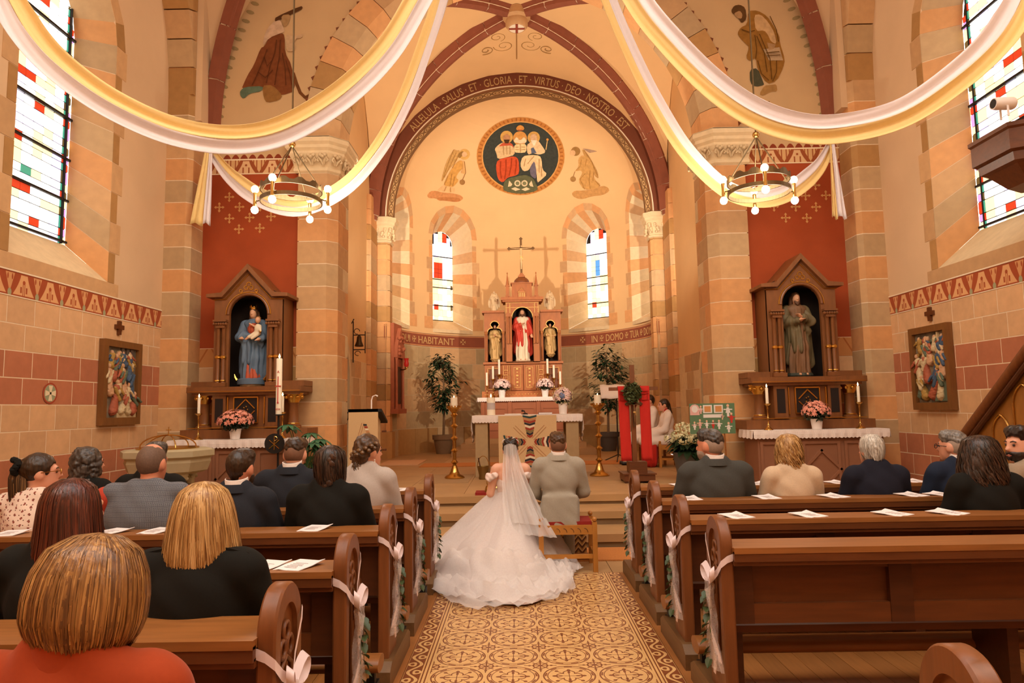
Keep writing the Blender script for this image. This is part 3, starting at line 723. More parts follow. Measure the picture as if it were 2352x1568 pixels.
for wi, (c, h) in enumerate(AWIN):
    win = struct(empty('window_%d' % (3+wi))); cr = rad(c)
    def wl(u, z): return ap(cr+u*rad(h), z)
    tx, ty = math.cos(cr), -math.sin(cr); nx, ny = math.sin(cr), math.cos(cr)
    D = AR+.62
    gh = .4
    def gl(u, z): return (nx*D+tx*u*gh, AY+ny*D+ty*u*gh, z)
    e = .006; zz = [3.95+(6.72-3.95)*i/8 for i in range(9)]; gz = [4.3+(6.62-4.3)*i/8 for i in range(9)]
    sq = [S_PALE, S_PALE, S_TAN, S_PALE, S_OR, S_PALE, S_TAN, S_PALE]  # mostly pale: window light on the reveals put into the stone tones
    def blk(P, m, dx, dy, dz):
        P = [Vector(p) for p in P]; o_ = Vector((dx, dy, dz))*.1
        MB().add(P+[p+o_ for p in P], [(0,1,2,3),(7,6,5,4),(0,4,5,1),(1,5,6,2),(2,6,7,3),(3,7,4,0)]).build('reveal_stone', m, win)
    for i in range(8):
        for s in (-1, 1):
            blk([wl(s, zz[i]+e), wl(s, zz[i+1]-e), gl(s, gz[i+1]-e), gl(s, gz[i]+e)], sq[i], tx*s, ty*s, 0)
            wq = 2.2+(i % 2)*1.6 if i < 7 else 2.2
            if i == 0: wq = 5.5
            a0, a1 = (c+h+.05, c+h+wq) if s > 0 else (c-h-wq, c-h-.05)
            apstone(a0, a1, zz[i]+e, min(zz[i+1], 6.54)-e, (S_OR, S_TAN)[i % 2], 'quoin', AR-.006, AR+.05, win)
    U = [math.cos(pi*i/8) for i in range(9)]; V = [math.sin(pi*i/8) for i in range(9)]
    def wd(u, v, g=0):
        z = 6.72+v*(.73+g*.2); r = math.sqrt(max(.1, AR*AR-(max(z, 6.55)-6.55)**2))-.008*bool(g); return ap(cr+u*rad(h+g*2.6), z, r)
    for i in range(8):
        blk([wd(U[i], V[i]), wd(U[i+1], V[i+1]), gl(U[i+1], 6.62+V[i+1]*.42), gl(U[i], 6.62+V[i]*.42)], sq[i], tx*U[i], ty*U[i], V[i])
        MB().add([wd(U[i], V[i]), wd(U[i+1], V[i+1]), wd(U[i+1], V[i+1], 1), wd(U[i], V[i], 1)], [(0, 1, 2, 3)]).build('quoin', (S_OR, S_TAN)[i % 2], win)
    blk([wl(-1, 3.95), wl(1, 3.95), gl(1, 4.3), gl(-1, 4.3)], S_PALE, 0, 0, -1); win.children[-1].name = 'sill'
    a_ = [(s_, zz[0], gz[0]) for s_ in (-1,)]+[(-1, zz[8], gz[8])]; Pm = [[wl(-1.006, 3.95), gl(-1.008, 4.3)], [wl(-1.006, 6.72), gl(-1.008, 6.62)]]+[[wd(U[8-i_]*1.006, V[8-i_]), gl(U[8-i_]*1.008, 6.622+V[8-i_]*.424)] for i_ in range(9)]+[[wl(1.006, 6.72), gl(1.008, 6.62)], [wl(1.006, 3.95), gl(1.008, 4.3)]]
    MB().grid(Pm).build('reveal_mortar', MORTAR, win)
    # panes
    cols = [-1, -.62, -.25, .12, .5, .82, 1.0]; z = 4.31; ri = 0
    while z < 7.0:
        hgt = (.12, .2, .16)[ri % 3]
        for k in range(6):
            zt = z+hgt-.008; um = max(abs(cols[k]), abs(cols[k+1]))
            if z+hgt > 6.62: zt = min(zt, 6.62+.42*math.sqrt(max(0, 1-um*um)))
            if zt-z < .03: continue
            m = random.choice([G_W, G_Y, G_Y, G_W, G_Y]); r12 = ri % 7
            if z > 5.4: m = random.choice([G_W, G_W, G_W, G_L])
            if z < 5.3 and r12 == 2 and k in (1, 2): m = G_R if k == 1 else G_Y
            if z < 5.3 and r12 == 1 and k == 4: m = G_L
            if k == 5 and z < 5.4: m = (G_Y, G_K)[ri % 4 == 2]
            if z > 6.7: m = (G_R, G_L, G_Y)[k % 3]
            if wi in (1, 2) and 5.55 < z < 6.2:
                if k in (1, 2) and z < 5.95: m = G_R if wi == 1 else (G_B, G_Y)[k == 1]
                elif k in (1, 2): m = G_Y
            u0, u1 = cols[k], cols[k+1]; p = gl((u0+u1)/2, (z+zt)/2)
            pane(win, m, (p[0], p[1], p[2]), ((u1-u0)*gh-.01, .012, zt-z), -cr)
        ri += 1; z += hgt
    L = MB(); o = Matrix.Rotation(-cr, 3, 'Z')
    for zb in (4.3, 4.75, 5.3, 5.55, 6.25): L.cbox(gl(0, zb), (gh*2, .04, .028), o)
    pts = [(-gh, 4.28), (gh, 4.28)]+[(gh*math.cos(pi*i/12), 6.62+.42*math.sin(pi*i/12)) for i in range(13)]
    L.add([(nx*(D+.02)+tx*u, AY+ny*(D+.02)+ty*u, z) for u, z in pts], [tuple(range(len(pts)))])
    L.build('lead_came', LEAD, win)
# ============================================================ SDF MODELLER (smooth-blended bodies, hair, drapery)
f4 = np.float32
def _prim(p, X, Y, Z):
    t = p[0].lstrip('-')
    if t == 'c':
        a, b, ra, rb = np.array(p[1], f4), np.array(p[2], f4), p[3], p[4]; d = b-a; L = float(d@d)+1e-9
        q = np.clip(((X-a[0])*d[0]+(Y-a[1])*d[1]+(Z-a[2])*d[2])/L, 0, 1)
        return np.sqrt((X-a[0]-q*d[0])**2+(Y-a[1]-q*d[1])**2+(Z-a[2]-q*d[2])**2)-(ra+(rb-ra)*q)
    c = p[1]; x, y, z = X-f4(c[0]), Y-f4(c[1]), Z-f4(c[2]); R = p[4] if len(p) > 4 and p[4] is not None else None
    if t == 'e' and len(p) > 3 and p[3] is not None: R = p[3]
    if R is not None:
        R = np.array(R, f4); x, y, z = R[0, 0]*x+R[1, 0]*y+R[2, 0]*z, R[0, 1]*x+R[1, 1]*y+R[2, 1]*z, R[0, 2]*x+R[1, 2]*y+R[2, 2]*z
    if t == 'e':
        r = p[2]; k0 = np.sqrt((x/r[0])**2+(y/r[1])**2+(z/r[2])**2); k1 = np.sqrt((x/r[0]**2)**2+(y/r[1]**2)**2+(z/r[2]**2)**2)+1e-6
        return k0*(k0-1)/k1
    h, rn = p[2], p[3]
    qx, qy, qz = np.abs(x)-(h[0]-rn), np.abs(y)-(h[1]-rn), np.abs(z)-(h[2]-rn)
    return np.sqrt(np.maximum(qx, 0)**2+np.maximum(qy, 0)**2+np.maximum(qz, 0)**2)+np.minimum(np.maximum(qx, np.maximum(qy, qz)), 0)-rn
def _bb(p):
    t = p[0].lstrip('-')
    if t == 'c':
        a, b, r = np.array(p[1]), np.array(p[2]), max(p[3], p[4]); return np.minimum(a, b)-r, np.maximum(a, b)+r
    c = np.array(p[1], float)
    rot = (p[3] if t == 'e' and len(p) > 3 else (p[4] if len(p) > 4 else None)) is not None
    e = np.array(p[2], float); e = np.full(3, np.linalg.norm(e) if t == 'b' else e.max()) if rot else e
    return c-e, c+e
def sdf_grid(prims, h, k, disp=None):
    B = [_bb(p) for p in prims if p[0][0] != '-']; lo = np.min([b[0] for b in B], 0)-3*h-.02; hi = np.max([b[1] for b in B], 0)+3*h+.02
    n = np.ceil((hi-lo)/h).astype(int)+1; ax = [(lo[i]+h*np.arange(n[i])).astype(f4) for i in range(3)]
    D = np.full(n, 1.0, f4)
    for p in prims:
        kk = p[-1]['k'] if isinstance(p[-1], dict) else k
        pp = p[:-1] if isinstance(p[-1], dict) else p
        b0, b1 = _bb(pp); m = kk+3*h
        s = [slice(max(0, int((b0[i]-m-lo[i])/h)), min(n[i], int((b1[i]+m-lo[i])/h)+2)) for i in range(3)]
        d = _prim(pp, ax[0][s[0]][:, None, None], ax[1][s[1]][None, :, None], ax[2][s[2]][None, None, :])
        o = D[s[0], s[1], s[2]]
        if pp[0][0] == '-': D[s[0], s[1], s[2]] = np.maximum(o, -d); continue
        q = np.clip(.5+.5*(o-d)/kk, 0, 1); D[s[0], s[1], s[2]] = o*(1-q)+d*q-kk*q*(1-q)
    if disp: D = D+disp(ax[0][:, None, None], ax[1][None, :, None], ax[2][None, None, :]).astype(f4)
    return D, lo
def surfnet(D, lo, h):
    S = D < 0; n = np.array(D.shape)
    c = np.zeros(n-1, np.int8)
    for i in (0, 1):
        for j in (0, 1):
            for k in (0, 1): c += S[i:n[0]-1+i, j:n[1]-1+j, k:n[2]-1+k]
    act = (c > 0) & (c < 8); idx = np.argwhere(act)
    if len(idx) == 0: return np.zeros((0, 3)), []
    vid = np.full(n-1, -1, np.int32); vid[act] = np.arange(len(idx))
    P = np.zeros((len(idx), 3)); W = np.zeros(len(idx))
    for a in range(3):
        o1, o2 = [q for q in range(3) if q != a]
        for u in (0, 1):
            for v in (0, 1):
                i0 = idx.copy(); i0[:, o1] += u; i0[:, o2] += v; i1 = i0.copy(); i1[:, a] += 1
                d0 = D[i0[:, 0], i0[:, 1], i0[:, 2]]; d1 = D[i1[:, 0], i1[:, 1], i1[:, 2]]; x = (d0 < 0) != (d1 < 0)
                t = np.where(x, d0/np.where(x, d0-d1, 1), 0); q = i0.astype(float); q[:, a] += t; P[x] += q[x]; W[x] += 1
    V = lo+h*(P/W[:, None]); Fs = []
    for a in range(3):
        o1, o2 = (a+1) % 3, (a+2) % 3
        A = [slice(None)]*3; B = [slice(None)]*3; A[a] = slice(0, -1); B[a] = slice(1, None)
        e = S[tuple(A)] != S[tuple(B)]; g = np.argwhere(e)
        g = g[(g[:, o1] > 0) & (g[:, o2] > 0) & (g[:, o1] < n[o1]-1) & (g[:, o2] < n[o2]-1)]
        def cell(d1, d2):
            q = g.copy(); q[:, o1] -= d1; q[:, o2] -= d2; return vid[q[:, 0], q[:, 1], q[:, 2]]
        quad = np.stack([cell(1, 1), cell(0, 1), cell(0, 0), cell(1, 0)], 1)
        neg = S[g[:, 0], g[:, 1], g[:, 2]]; quad[~neg] = quad[~neg][:, ::-1]; Fs.append(quad)
    Fs = np.concatenate(Fs); return V, Fs[(Fs >= 0).all(1)]
def sdfmesh(name, prims, h, mat, par=None, k=.02, disp=None, smooth_it=1, xf=None, loc=None):
    D, lo = sdf_grid(prims, h, k, disp); V, Fq = surfnet(D, lo, h)
    if len(V) == 0: return None
    for _ in range(smooth_it):      # light Laplacian smoothing
        A = np.zeros_like(V); c = np.zeros(len(V))
        for i in range(4):
            for j in (1, 3): np.add.at(A, Fq[:, i], V[Fq[:, (i+j) % 4]]); np.add.at(c, Fq[:, i], 1)
        V = V*.5+.5*A/np.maximum(c, 1)[:, None]
    if xf is not None: V = V @ np.array(xf[0]).T+np.array(xf[1])
    me = bpy.data.meshes.new(name); me.vertices.add(len(V)); me.vertices.foreach_set('co', V.astype(f4).ravel())
    me.loops.add(len(Fq)*4); me.loops.foreach_set('vertex_index', Fq.astype(np.int32).ravel())
    me.polygons.add(len(Fq)); me.polygons.foreach_set('loop_start', np.arange(0, len(Fq)*4, 4, dtype=np.int32)); me.polygons.foreach_set('loop_total', np.full(len(Fq), 4, np.int32))
    me.update(calc_edges=True); me.validate(); me.polygons.foreach_set('use_smooth', np.ones(len(Fq), bool)); me.materials.append(mat)
    o = bpy.data.objects.new(name, me); COL.objects.link(o)
    if par: o.parent = par
    if loc is not None: o.location = [float(q) for q in loc]
    return o
def rotz(a): c, s = math.cos(a), math.sin(a); return np.array([[c, -s, 0], [s, c, 0], [0, 0, 1]])
def rotx(a): c, s = math.cos(a), math.sin(a); return np.array([[1, 0, 0], [0, c, -s], [0, s, c]])
def roty(a): c, s = math.cos(a), math.sin(a); return np.array([[c, 0, s], [0, 1, 0], [-s, 0, c]])
def folds(amp, n, c=(0, 0), zf=3, ph=0, z0=None, z1=None):
    def f(X, Y, Z):
        a = np.arctan2(Y-c[1], X-c[0]); w = 1
        if z0 is not None: w = np.clip((z1-Z)/(z1-z0), 0, 1)
        return amp*w*np.sin(a*n+1.3*np.sin(Z*zf+ph)+ph)+.4*amp*w*np.sin(a*(n*2+1)-Z*zf*1.7)
    return f
def wrinkle(amp, f=25):
    def g(X, Y, Z): return amp*(np.sin(X*f+2*np.sin(Z*f*.6))*np.sin(Z*f*1.1+1.7*np.sin(Y*f*.8))+.5*np.sin((X+Z)*f*1.9))
    return g
SKIN = M('skin', '#e0a182', .5, n=18, amt=.06, sss=.12, coord='obj'); SKIN2 = M('skin_rosy', '#d98f6e', .5, n=18, amt=.07, sss=.12, coord='obj')
def hairmat(n, c, c2, st=(60, 60, 5)): return M('hair_'+n, c, .38, n=1.0, col2=c2, stretch=st, coord='obj', spec=.5, thr=(.35, .65), detail=6, bump=.25)
# ------------------------------------------------------------ carved and painted statues
def statue(name, loc, H, label, robe_m, cloak_m, skin_m, hair_m, rz=pi, pose='hand', h=.016, beard=True, halo=False, crown=False, child=None, wings=None, base_m=None, extra=None, cat='statue', group=None, long_hair=True):
    """standing robed figure, local +Y is its front, total height H; built at unit height 1.75 then scaled"""
    e = empty(name, loc, rz, label, cat, group); s = H/1.75; xf = (np.eye(3)*s, (0, 0, 0)); h = h/s
    rb = [('c', (0, 0, .08), (0, .0, .6), .22, .19), ('c', (0, 0, .6), (0, 0, 1.05), .19, .15), ('c', (0, .0, 1.05), (0, -.01, 1.38), .15, .15), ('c', (-.15, 0, 1.4), (.15, 0, 1.4), .08, .08), ('e', (.06, .09, .35), (.15, .12, .33))]
    sdfmesh('robe', rb, h, robe_m, e, k=.07, disp=folds(.022, 9, (0, .02), 4, .5, .2, 1.7), xf=xf)
    arms = {'hand': [((-.2, 0, 1.38), (-.27, .06, 1.12), (-.3, .2, .88)), ((.2, 0, 1.38), (.26, .1, 1.14), (.04, .22, 1.22))],
            'fold': [((-.2, 0, 1.38), (-.26, .1, 1.14), (.0, .23, 1.24)), ((.2, 0, 1.38), (.26, .1, 1.12), (.04, .24, 1.16))],
            'hold': [((-.2, 0, 1.38), (-.28, .05, 1.1), (-.22, .22, 1.04)), ((.2, 0, 1.38), (.28, .05, 1.1), (.18, .22, 1.06))],
            'pray': [((-.2, 0, 1.38), (-.25, .08, 1.12), (-.02, .22, 1.25)), ((.2, 0, 1.38), (.25, .08, 1.12), (.02, .22, 1.25))]}[pose]
    cl = []; sk = []
    for a, b, c in arms:
        cl += [('c', a, b, .075, .085), ('c', b, tuple(np.array(b)*.25+np.array(c)*.75), .085, .075)]
        d = np.array(c)-np.array(b); d /= np.linalg.norm(d); c = np.array(c)
        hd = [('c', tuple(c-d*.08), tuple(c), .032, .03), ('e', tuple(c+d*.04), (.035, .045, .045))]
        sd = np.cross(d, (0, 0, 1.)); sd /= np.linalg.norm(sd)+1e-6
        for q in range(4): hd.append(('c', tuple(c+d*.06+sd*(.024*(q-1.5))), tuple(c+d*.13+sd*(.026*(q-1.5))), .013, .01))
        hd.append(('c', tuple(c+d*.02+sd*.04), tuple(c+d*.07+sd*.06), .013, .01)); sdfmesh('hand', hd, h, skin_m, e, k=.02, xf=xf)
    cl += [('c', (-.17, -.06, 1.4), (-.2, -.07, .3), .1, .14), ('c', (.17, -.06, 1.4), (.21, -.06, .35), .1, .13), ('c', (0, -.08, 1.4), (0, -.1, .3), .12, .17), ('c', (-.2, .05, .95), (.16, .14, 1.15), .07, .08), ('c', (.18, .1, 1.1), (.12, .16, .55), .075, .06), ('c', (.05, .15, .95), (.02, .17, .55), .07, .07)]
    sdfmesh('cloak', cl, h, cloak_m, e, k=.05, disp=folds(.016, 11, (0, -.02), 5, 1.2), xf=xf)
    hy = .02
    sk += [('c', (0, 0, 1.44), (0, .01, 1.55), .055, .05), ('e', (0, hy+.015, 1.63), (.075, .09, .115)), ('c', (0, hy+.1, 1.64), (0, hy+.115, 1.61), .012, .018), ('e', (0, hy+.03, 1.57), (.055, .07, .05)), ('-e', (-.03, hy+.105, 1.65), (.018, .02, .011)), ('-e', (.03, hy+.105, 1.65), (.018, .02, .011))]
    for q in (-1, 1): sdfmesh('foot', [('e', (.07*q, .16, .05), (.045, .11, .04))], h, skin_m, e, xf=xf)
    sdfmesh('head', sk, h, skin_m, e, k=.02, xf=xf)
    hr = [('e', (0, 0, 1.668), (.092, .11, .105)), ('-b', (0, .14, 1.58), (.06, .09, .1), .03)]
    if long_hair: hr[1:1] = [('c', (-.07, -.04, 1.65), (-.09, -.05, 1.46), .045, .04), ('c', (.07, -.04, 1.65), (.09, -.05, 1.46), .045, .04), ('c', (0, -.08, 1.6), (0, -.09, 1.42), .06, .05)]
    if beard: hr += [('c', (-.035, hy+.075, 1.56), (0, hy+.09, 1.5), .03, .028), ('c', (.035, hy+.075, 1.56), (0, hy+.09, 1.5), .03, .028)]
    sdfmesh('hair', hr, h, hair_m, e, k=.02, disp=wrinkle(.004, 60), xf=xf)
    b = MB(); bm = base_m or robe_m
    b.lathe([(0, 0), (.25*s, 0), (.27*s, .03*s), (.25*s, .08*s), (0, .08*s)], n=12).build('base', bm, e)
    if crown:
        c = MB(); pts = [(.085*s*math.cos(a), hy*s*.4+.085*s*math.sin(a)) for a in [2*pi*i/20 for i in range(20)]]
        z = 1.72*s
        c.grid([[(x, y, z), (x*1.05, y*1.05, z+.035*s), (x*1.1, y*1.1, z+(.1 if i % 4 == 0 else .05)*s)] for i, (x, y) in enumerate(pts)], cu=True).build('crown', GOLD, e)
    if wings:
        for q in (-1, 1):
            P = []
            for i in range(9):
                t = i/8; P.append([(q*(.16+.33*math.sin(t*2.2)+.02)*s, (-.14-.05*t)*s, (1.62-1.25*t)*s), (q*(.05+.06*t)*s, (-.16)*s, (1.35-.9*t)*s)])
            w = MB().grid(P).build('wing', wings, e); sm = w.modifiers.new('t', 'SOLIDIFY'); sm.thickness = .03*s
    if extra: extra(e, s, h)
    return e
# ============================================================ FURNITURE
def wood(n, c, st, amt=.3, rough=.42, rnd=.05): return M(n, c, rough, n=2.2, amt=amt*1.35, stretch=st, rnd=rnd, spec=.45, coord='obj', detail=6, bump=.05)
OAKL, OAKM, OAKD = wood('oak_ledge', '#8e5829', (1.5, 16, 16)), wood('oak_panel', '#633618', (1.5, 14, 14)), wood('oak_dark', '#4d2812', (1.5, 14, 14))
OAKE = wood('oak_end', '#784521', (14, 14, 1.5)); OAKG = wood('oak_weathered', '#6b4c2c', (14, 1.5, 14)); BLACK = M('black_block', '#1a1512', .6)
# ---- pews -------------------------------------------------------------
def pew_end(par, x, sx, hole=False):
    """end panel with rounded head and carved tracery; x = aisle face (local), sx = direction into the pew"""
    t = .065; yl, yr, top = -.14, .14, 1.05
    out = [(yl, 0), (yr, 0), (yr, top-.15)]+[(.14*math.cos(a), top-.15+.15*math.sin(a)) for a in [pi*i/24 for i in range(1, 24)]]+[(yl, top-.15)]
    inn = [(yl*.62, .3), (yr*.62, .3), (yr*.62, top-.17)]+[(.087*math.cos(a), top-.17+.1*math.sin(a)) for a in [pi*i/24 for i in range(1, 24)]]+[(yl*.62, top-.17)]
    b = MB(); n = len(out)
    x0, x1 = x, x+sx*t
    bv = .008*sx; b.grid([[(x0+bv, *o_), (x0, o_[0]*.95, o_[1]-.006), (x0, *i_), (x1, *i_), (x1, o_[0]*.95, o_[1]-.006), (x1-bv, *o_)] for o_, i_ in zip(out, inn)], cu=True, cv=True)
    b.prism(inn, x0+sx*.018, x1-sx*.01, 'yz')
    # rounded bead along the edge
    e = b.build('end_panel', OAKE, par, smooth=40)
    c = MB(); xf = x0+sx*.012
    for cy, cz, r in ((-.035, .83, .03), (.035, .83, .03), (0, .885, .03)):
        c.tube([(xf, cy+r*math.cos(a), cz+r*math.sin(a)) for a in [2*pi*i/12 for i in range(12)]], .009, 6, closed=True)
    c.tube([(xf, -.07, .62), (xf, -.06, .76), (xf, 0, .8), (xf, .06, .76), (xf, .07, .62)], .009, 6); c.tube([(xf, 0, .34), (xf, 0, .78)], .008, 6)
    c.build('tracery', OAKE, e, smooth=60)
    return e
def pew(sx, Y, L, label, seat=True):
    p = empty('pew', (sx*.93, Y, 0), 0, label, 'pew', 'oak pews along the aisle')
    pew_end(p, 0, sx); pew_end(p, sx*(L+.065), -sx)
    x0, x1 = sx*.06, sx*(L+.005)
    R = Matrix.Rotation(math.radians(-3), 3, 'X')
    b = MB().cbox(((x0+x1)/2, -.01, .884), (abs(x1-x0), .34, .03), R); b.build('ledge', OAKL, p)
    MB().cbox(((x0+x1)/2, -.165, .862), (abs(x1-x0), .025, .05)).cbox(((x0+x1)/2, -.15, .83), (abs(x1-x0), .03, .03)).build('ledge_moulding', OAKM, p)
    MB().box(min(x0, x1), max(x0, x1), -.045, -.015, .5, .87).build('back_panel', OAKM, p)
    MB().box(min(x0, x1), max(x0, x1), -.075, -.045, .5, .6).build('bottom_rail', OAKM, p); MB().box(min(x0, x1), max(x0, x1), -.075, -.045, .78, .86).build('top_rail', OAKM, p)
    for f in (0, .29, .62, 1):
        xc = x0+(x1-x0)*f; xc = min(max(xc, min(x0, x1)+.06), max(x0, x1)-.06); MB().box(xc-.06, xc+.06, -.08, -.045, .5, .86).build('stile', OAKD, p)
    MB().cbox(((x0+x1)/2, .22, .44), (abs(x1-x0), .38, .035)).build('seat', OAKM, p)
    for f in (.02, .5, .97): MB().cbox((x0+(x1-x0)*f, .2, .21), (.06, .3, .42)).build('leg', OAKD, p)
    # kneeler on the back
    kn = MB(); pr = [(-.47+.09*math.cos(a), .235+.045*math.sin(a)) for a in [2*pi*i/14 for i in range(14)]]
    kn.prism(pr, -sx*.02, x1, 'yz').build('kneeler', OAKL, p, smooth=50)
    MB().box(min(0, sx*.07), max(0, sx*.07), -.53, -.41, 0, .13).box(min(sx*.01, sx*.04), max(sx*.01, sx*.04), -.5, -.45, .12, .2).build('kneeler_foot', BLACK, p)
    MB().prism([(-.25, 0), (.5, 0), (.5, .1), (.42, .14), (-.18, .14), (-.25, .1)], -sx*.03, sx*.05, 'yz').build('base_rail', OAKG, p)
    return p
ORD = ['first', 'second', 'third', 'fourth', 'fifth', 'sixth']
LY = [6.5, 5.4, 4.46, 3.42, 2.48, 1.45]; RY = [6.5, 5.57, 4.68, 3.8, 1.75]
PW = {}
for i, y in enumerate(LY): PW['l%d' % (i+1)] = pew(-1, y, 3.15, 'carved oak pew on the font side of the aisle, %s row from the sanctuary steps' % ORD[i])
for i, y in enumerate(RY): PW['r%d' % (i+1)] = pew(1, y, 3.15, 'carved oak pew on the pulpit side of the aisle, %s row from the sanctuary steps' % ORD[i])
# ---- order-of-service leaflets on the ledges -------------------------------
PAPER = M('leaflet_paper', '#e9e0dc', .8, n=7, amt=.05, coord='obj'); PRINT = M('leaflet_print', '#c3b8b4', .8)
def leaflet(px, py, side, row, rz, w=.15, d=.21):
    Y = (LY if side == 'l' else RY)[row-1]; q = at(px, py, Y-.02); z = .902
    o = empty('leaflet', (q[0], Y-.025, z), rz, 'folded white leaflet on the ledge of the %s pew, %s side' % (ORD[row-1], 'font' if side == 'l' else 'pulpit'), 'leaflet', 'order-of-service leaflets')
    R = Matrix.Rotation(math.radians(-3), 4, 'X'); P = []
    for i in range(5):
        u = -w/2+w*i/4; P.append([(u, -d/2, .004+.012*abs(math.sin(i*1.3))*.6-.006), (u, 0, .006), (u, d/2, .006+.01*(i == 4))])
    s = MB().grid(P).build('sheet', PAPER, o); m = s.modifiers.new('t', 'SOLIDIFY'); m.thickness = .003
    b = MB()
    for a in range(5): b.box(-.035, .035-.01*(a % 2), .02-a*.022, .024-a*.022, .0095, .011)
    b.build('printed_text', PRINT, o)
for a in ((25, 1232, 'l', 3, .1), (258, 1226, 'l', 3, -.3), (362, 1227, 'l', 3, -.25), (723, 1228, 'l', 3, -.2), (610, 1300, 'l', 4, -.35), (688, 1304, 'l', 4, -.35), (917, 1122, 'l', 1, -.1), (575, 1125, 'l', 1, 0), (470, 1163, 'l', 2, .2), (12, 1300, 'l', 4, .3),
          (1690, 1187, 'r', 3, .3), (1855, 1184, 'r', 3, .3), (2048, 1180, 'r', 3, .45), (2175, 1178, 'r', 3, .5), (1583, 1148, 'r', 2, .1), (1760, 1145, 'r', 2, .15), (1913, 1137, 'r', 2, .35), (2092, 1133, 'r', 2, .3), (2160, 1133, 'r', 2, .5), (1563, 1110, 'r', 1, .2), (1735, 1107, 'r', 1, 0), (1920, 1098, 'r', 1, .35), (2098, 1096, 'r', 1, .2)): leaflet(*a)
# ---- candlesticks, flower pots ------------------------------------------------
WAX = M('candle_wax', '#f4e9cf', .5, sss=.1, n=8, amt=.03, coord='obj'); FLAME = M('flame', '#ffd890', .5, emit=12)
def flame(par, x, y, z, s=.012): return MB().lathe([(0, z), (s*.7, z+s), (s, z+2*s), (s*.5, z+3.6*s), (0, z+5*s)], (x, y, 0), 8).build('flame', FLAME, par, smooth=True)
def candlestick(loc, h, ch, r, label, group, lit=True):
    e = empty('candlestick', loc, 0, label, 'candlestick', group)
    MB().lathe([(0, 0), (.32*h*.55, 0), (.3*h*.55, .02*h), (.2*h*.55, .06*h), (.1*h*.5, .13*h), (.06*h*.5, .16*h)], n=14).build('base', BRASS, e, smooth=50)
    MB().lathe([(.05*h*.5, .15*h), (.1*h*.5, .2*h), (.05*h*.5, .24*h), (.045*h*.5, .42*h), (.09*h*.5, .46*h), (.05*h*.5, .5*h), (.05*h*.5, .76*h), (.09*h*.5, .8*h), (.06*h*.5, .84*h), (.12*h*.5, .93*h)], n=12).build('stem', BRASS, e, smooth=50)
    MB().lathe([(.0, .9*h), (.1*h*.5, .91*h), (.24*h*.5, .96*h), (.28*h*.5, h), (.22*h*.5, .985*h), (0, .985*h)], n=14).build('drip_pan', BRASS, e, smooth=50)
    c = MB().lathe([(0, .98*h), (r, .98*h), (r, .98*h+ch-.006), (r*.8, .98*h+ch), (0, .98*h+ch)], n=14).build('candle', WAX, e, smooth=40)
    if lit: flame(c, 0, 0, .98*h+ch+.001, .011)
    return e
GREEN = M('leaf_green', '#3f5a2c', .5, n=9, amt=.35, rnd=.1, coord='obj'); GREEND = M('leaf_dark', '#22371f', .4, n=9, amt=.4, coord='obj')
PINK = M('blossom_pink', '#eda088', .7, n=14, amt=.16, coord='obj'); PINKW = M('blossom_blush', '#f3d3cb', .7, n=14, amt=.12, coord='obj'); CREAM = M('blossom_cream', '#e6e2b4', .7, n=14, amt=.15, coord='obj')
POTW = M('pot_white', '#f1e7df', .35, coord='obj')
def leafcloud(n, cen, rad3, size, seed, shell=.35, fl=False):
    rnd = random.Random(seed); b = MB()
    for _ in range(n):
        u = Vector((rnd.gauss(0, 1), rnd.gauss(0, 1), rnd.gauss(0, 1))).normalized(); r = 1-shell*rnd.random()
        c = Vector((cen[0]+u.x*rad3[0]*r, cen[1]+u.y*rad3[1]*r, cen[2]+u.z*rad3[2]*r)); s = size*(.7+.6*rnd.random())
        Mx = Matrix.Rotation(rnd.random()*6.28, 3, 'Z') @ Matrix.Rotation(rnd.uniform(-1, 1), 3, 'X') @ Matrix.Rotation(rnd.uniform(-.8, .8), 3, 'Y')
        if fl:
            d = u.to_track_quat('Z', 'Y').to_matrix(); pts = []
            for i in range(10):
                a = 2*pi*i/10; q = s*(1 if i % 2 == 0 else .45); pts.append(c+d @ Vector((q*math.cos(a), q*math.sin(a), s*.15*(i % 2 == 0))))
            b.add(pts+[c+d @ Vector((0, 0, s*.12))], [(i, (i+1) % 10, 10) for i in range(10)])
        else:
            L = [Vector((0, -s*.5, 0)), Vector((s*.24, -s*.1, s*.06)), Vector((0, s*.6, -s*.1)), Vector((-s*.24, -s*.1, s*.06))]
            b.add([c+Mx @ v for v in L], [(0, 1, 2, 3)])
    return b
def flowerpot(loc, r, h, spread, top, fm, seed, label, n=170, fs=.02, group=None, dome=.75):
    e = empty('flower_pot', loc, 0, label, 'flower pot', group)
    MB().lathe([(0, 0), (r*.78, 0), (r, h), (r*1.03, h), (r*1.03, h*.93), (r*.9, h*.9), (0, h*.9)], n=20).build('pot', POTW, e, smooth=40)
    f = leafcloud(320, (0, 0, h+top*.33), (spread*.88, spread*.88, top*.5), .075, seed, .6).build('foliage', GREEND, e); f['kind'] = 'stuff'
    g = leafcloud(int(n*2.4), (0, 0, h+top*.33), (spread, spread, top*dome), fs*1.15, seed+1, .25, True)
    # keep upper blossoms only
    keep = MB()
    for i in range(0, len(g.v), 11):
        if g.v[i+10][2] > h+top*.25: keep.add(g.v[i:i+11], [(k, (k+1) % 10, 10) for k in range(10)])
    q = keep.build('blossoms', fm, e); q['kind'] = 'stuff'
    return e
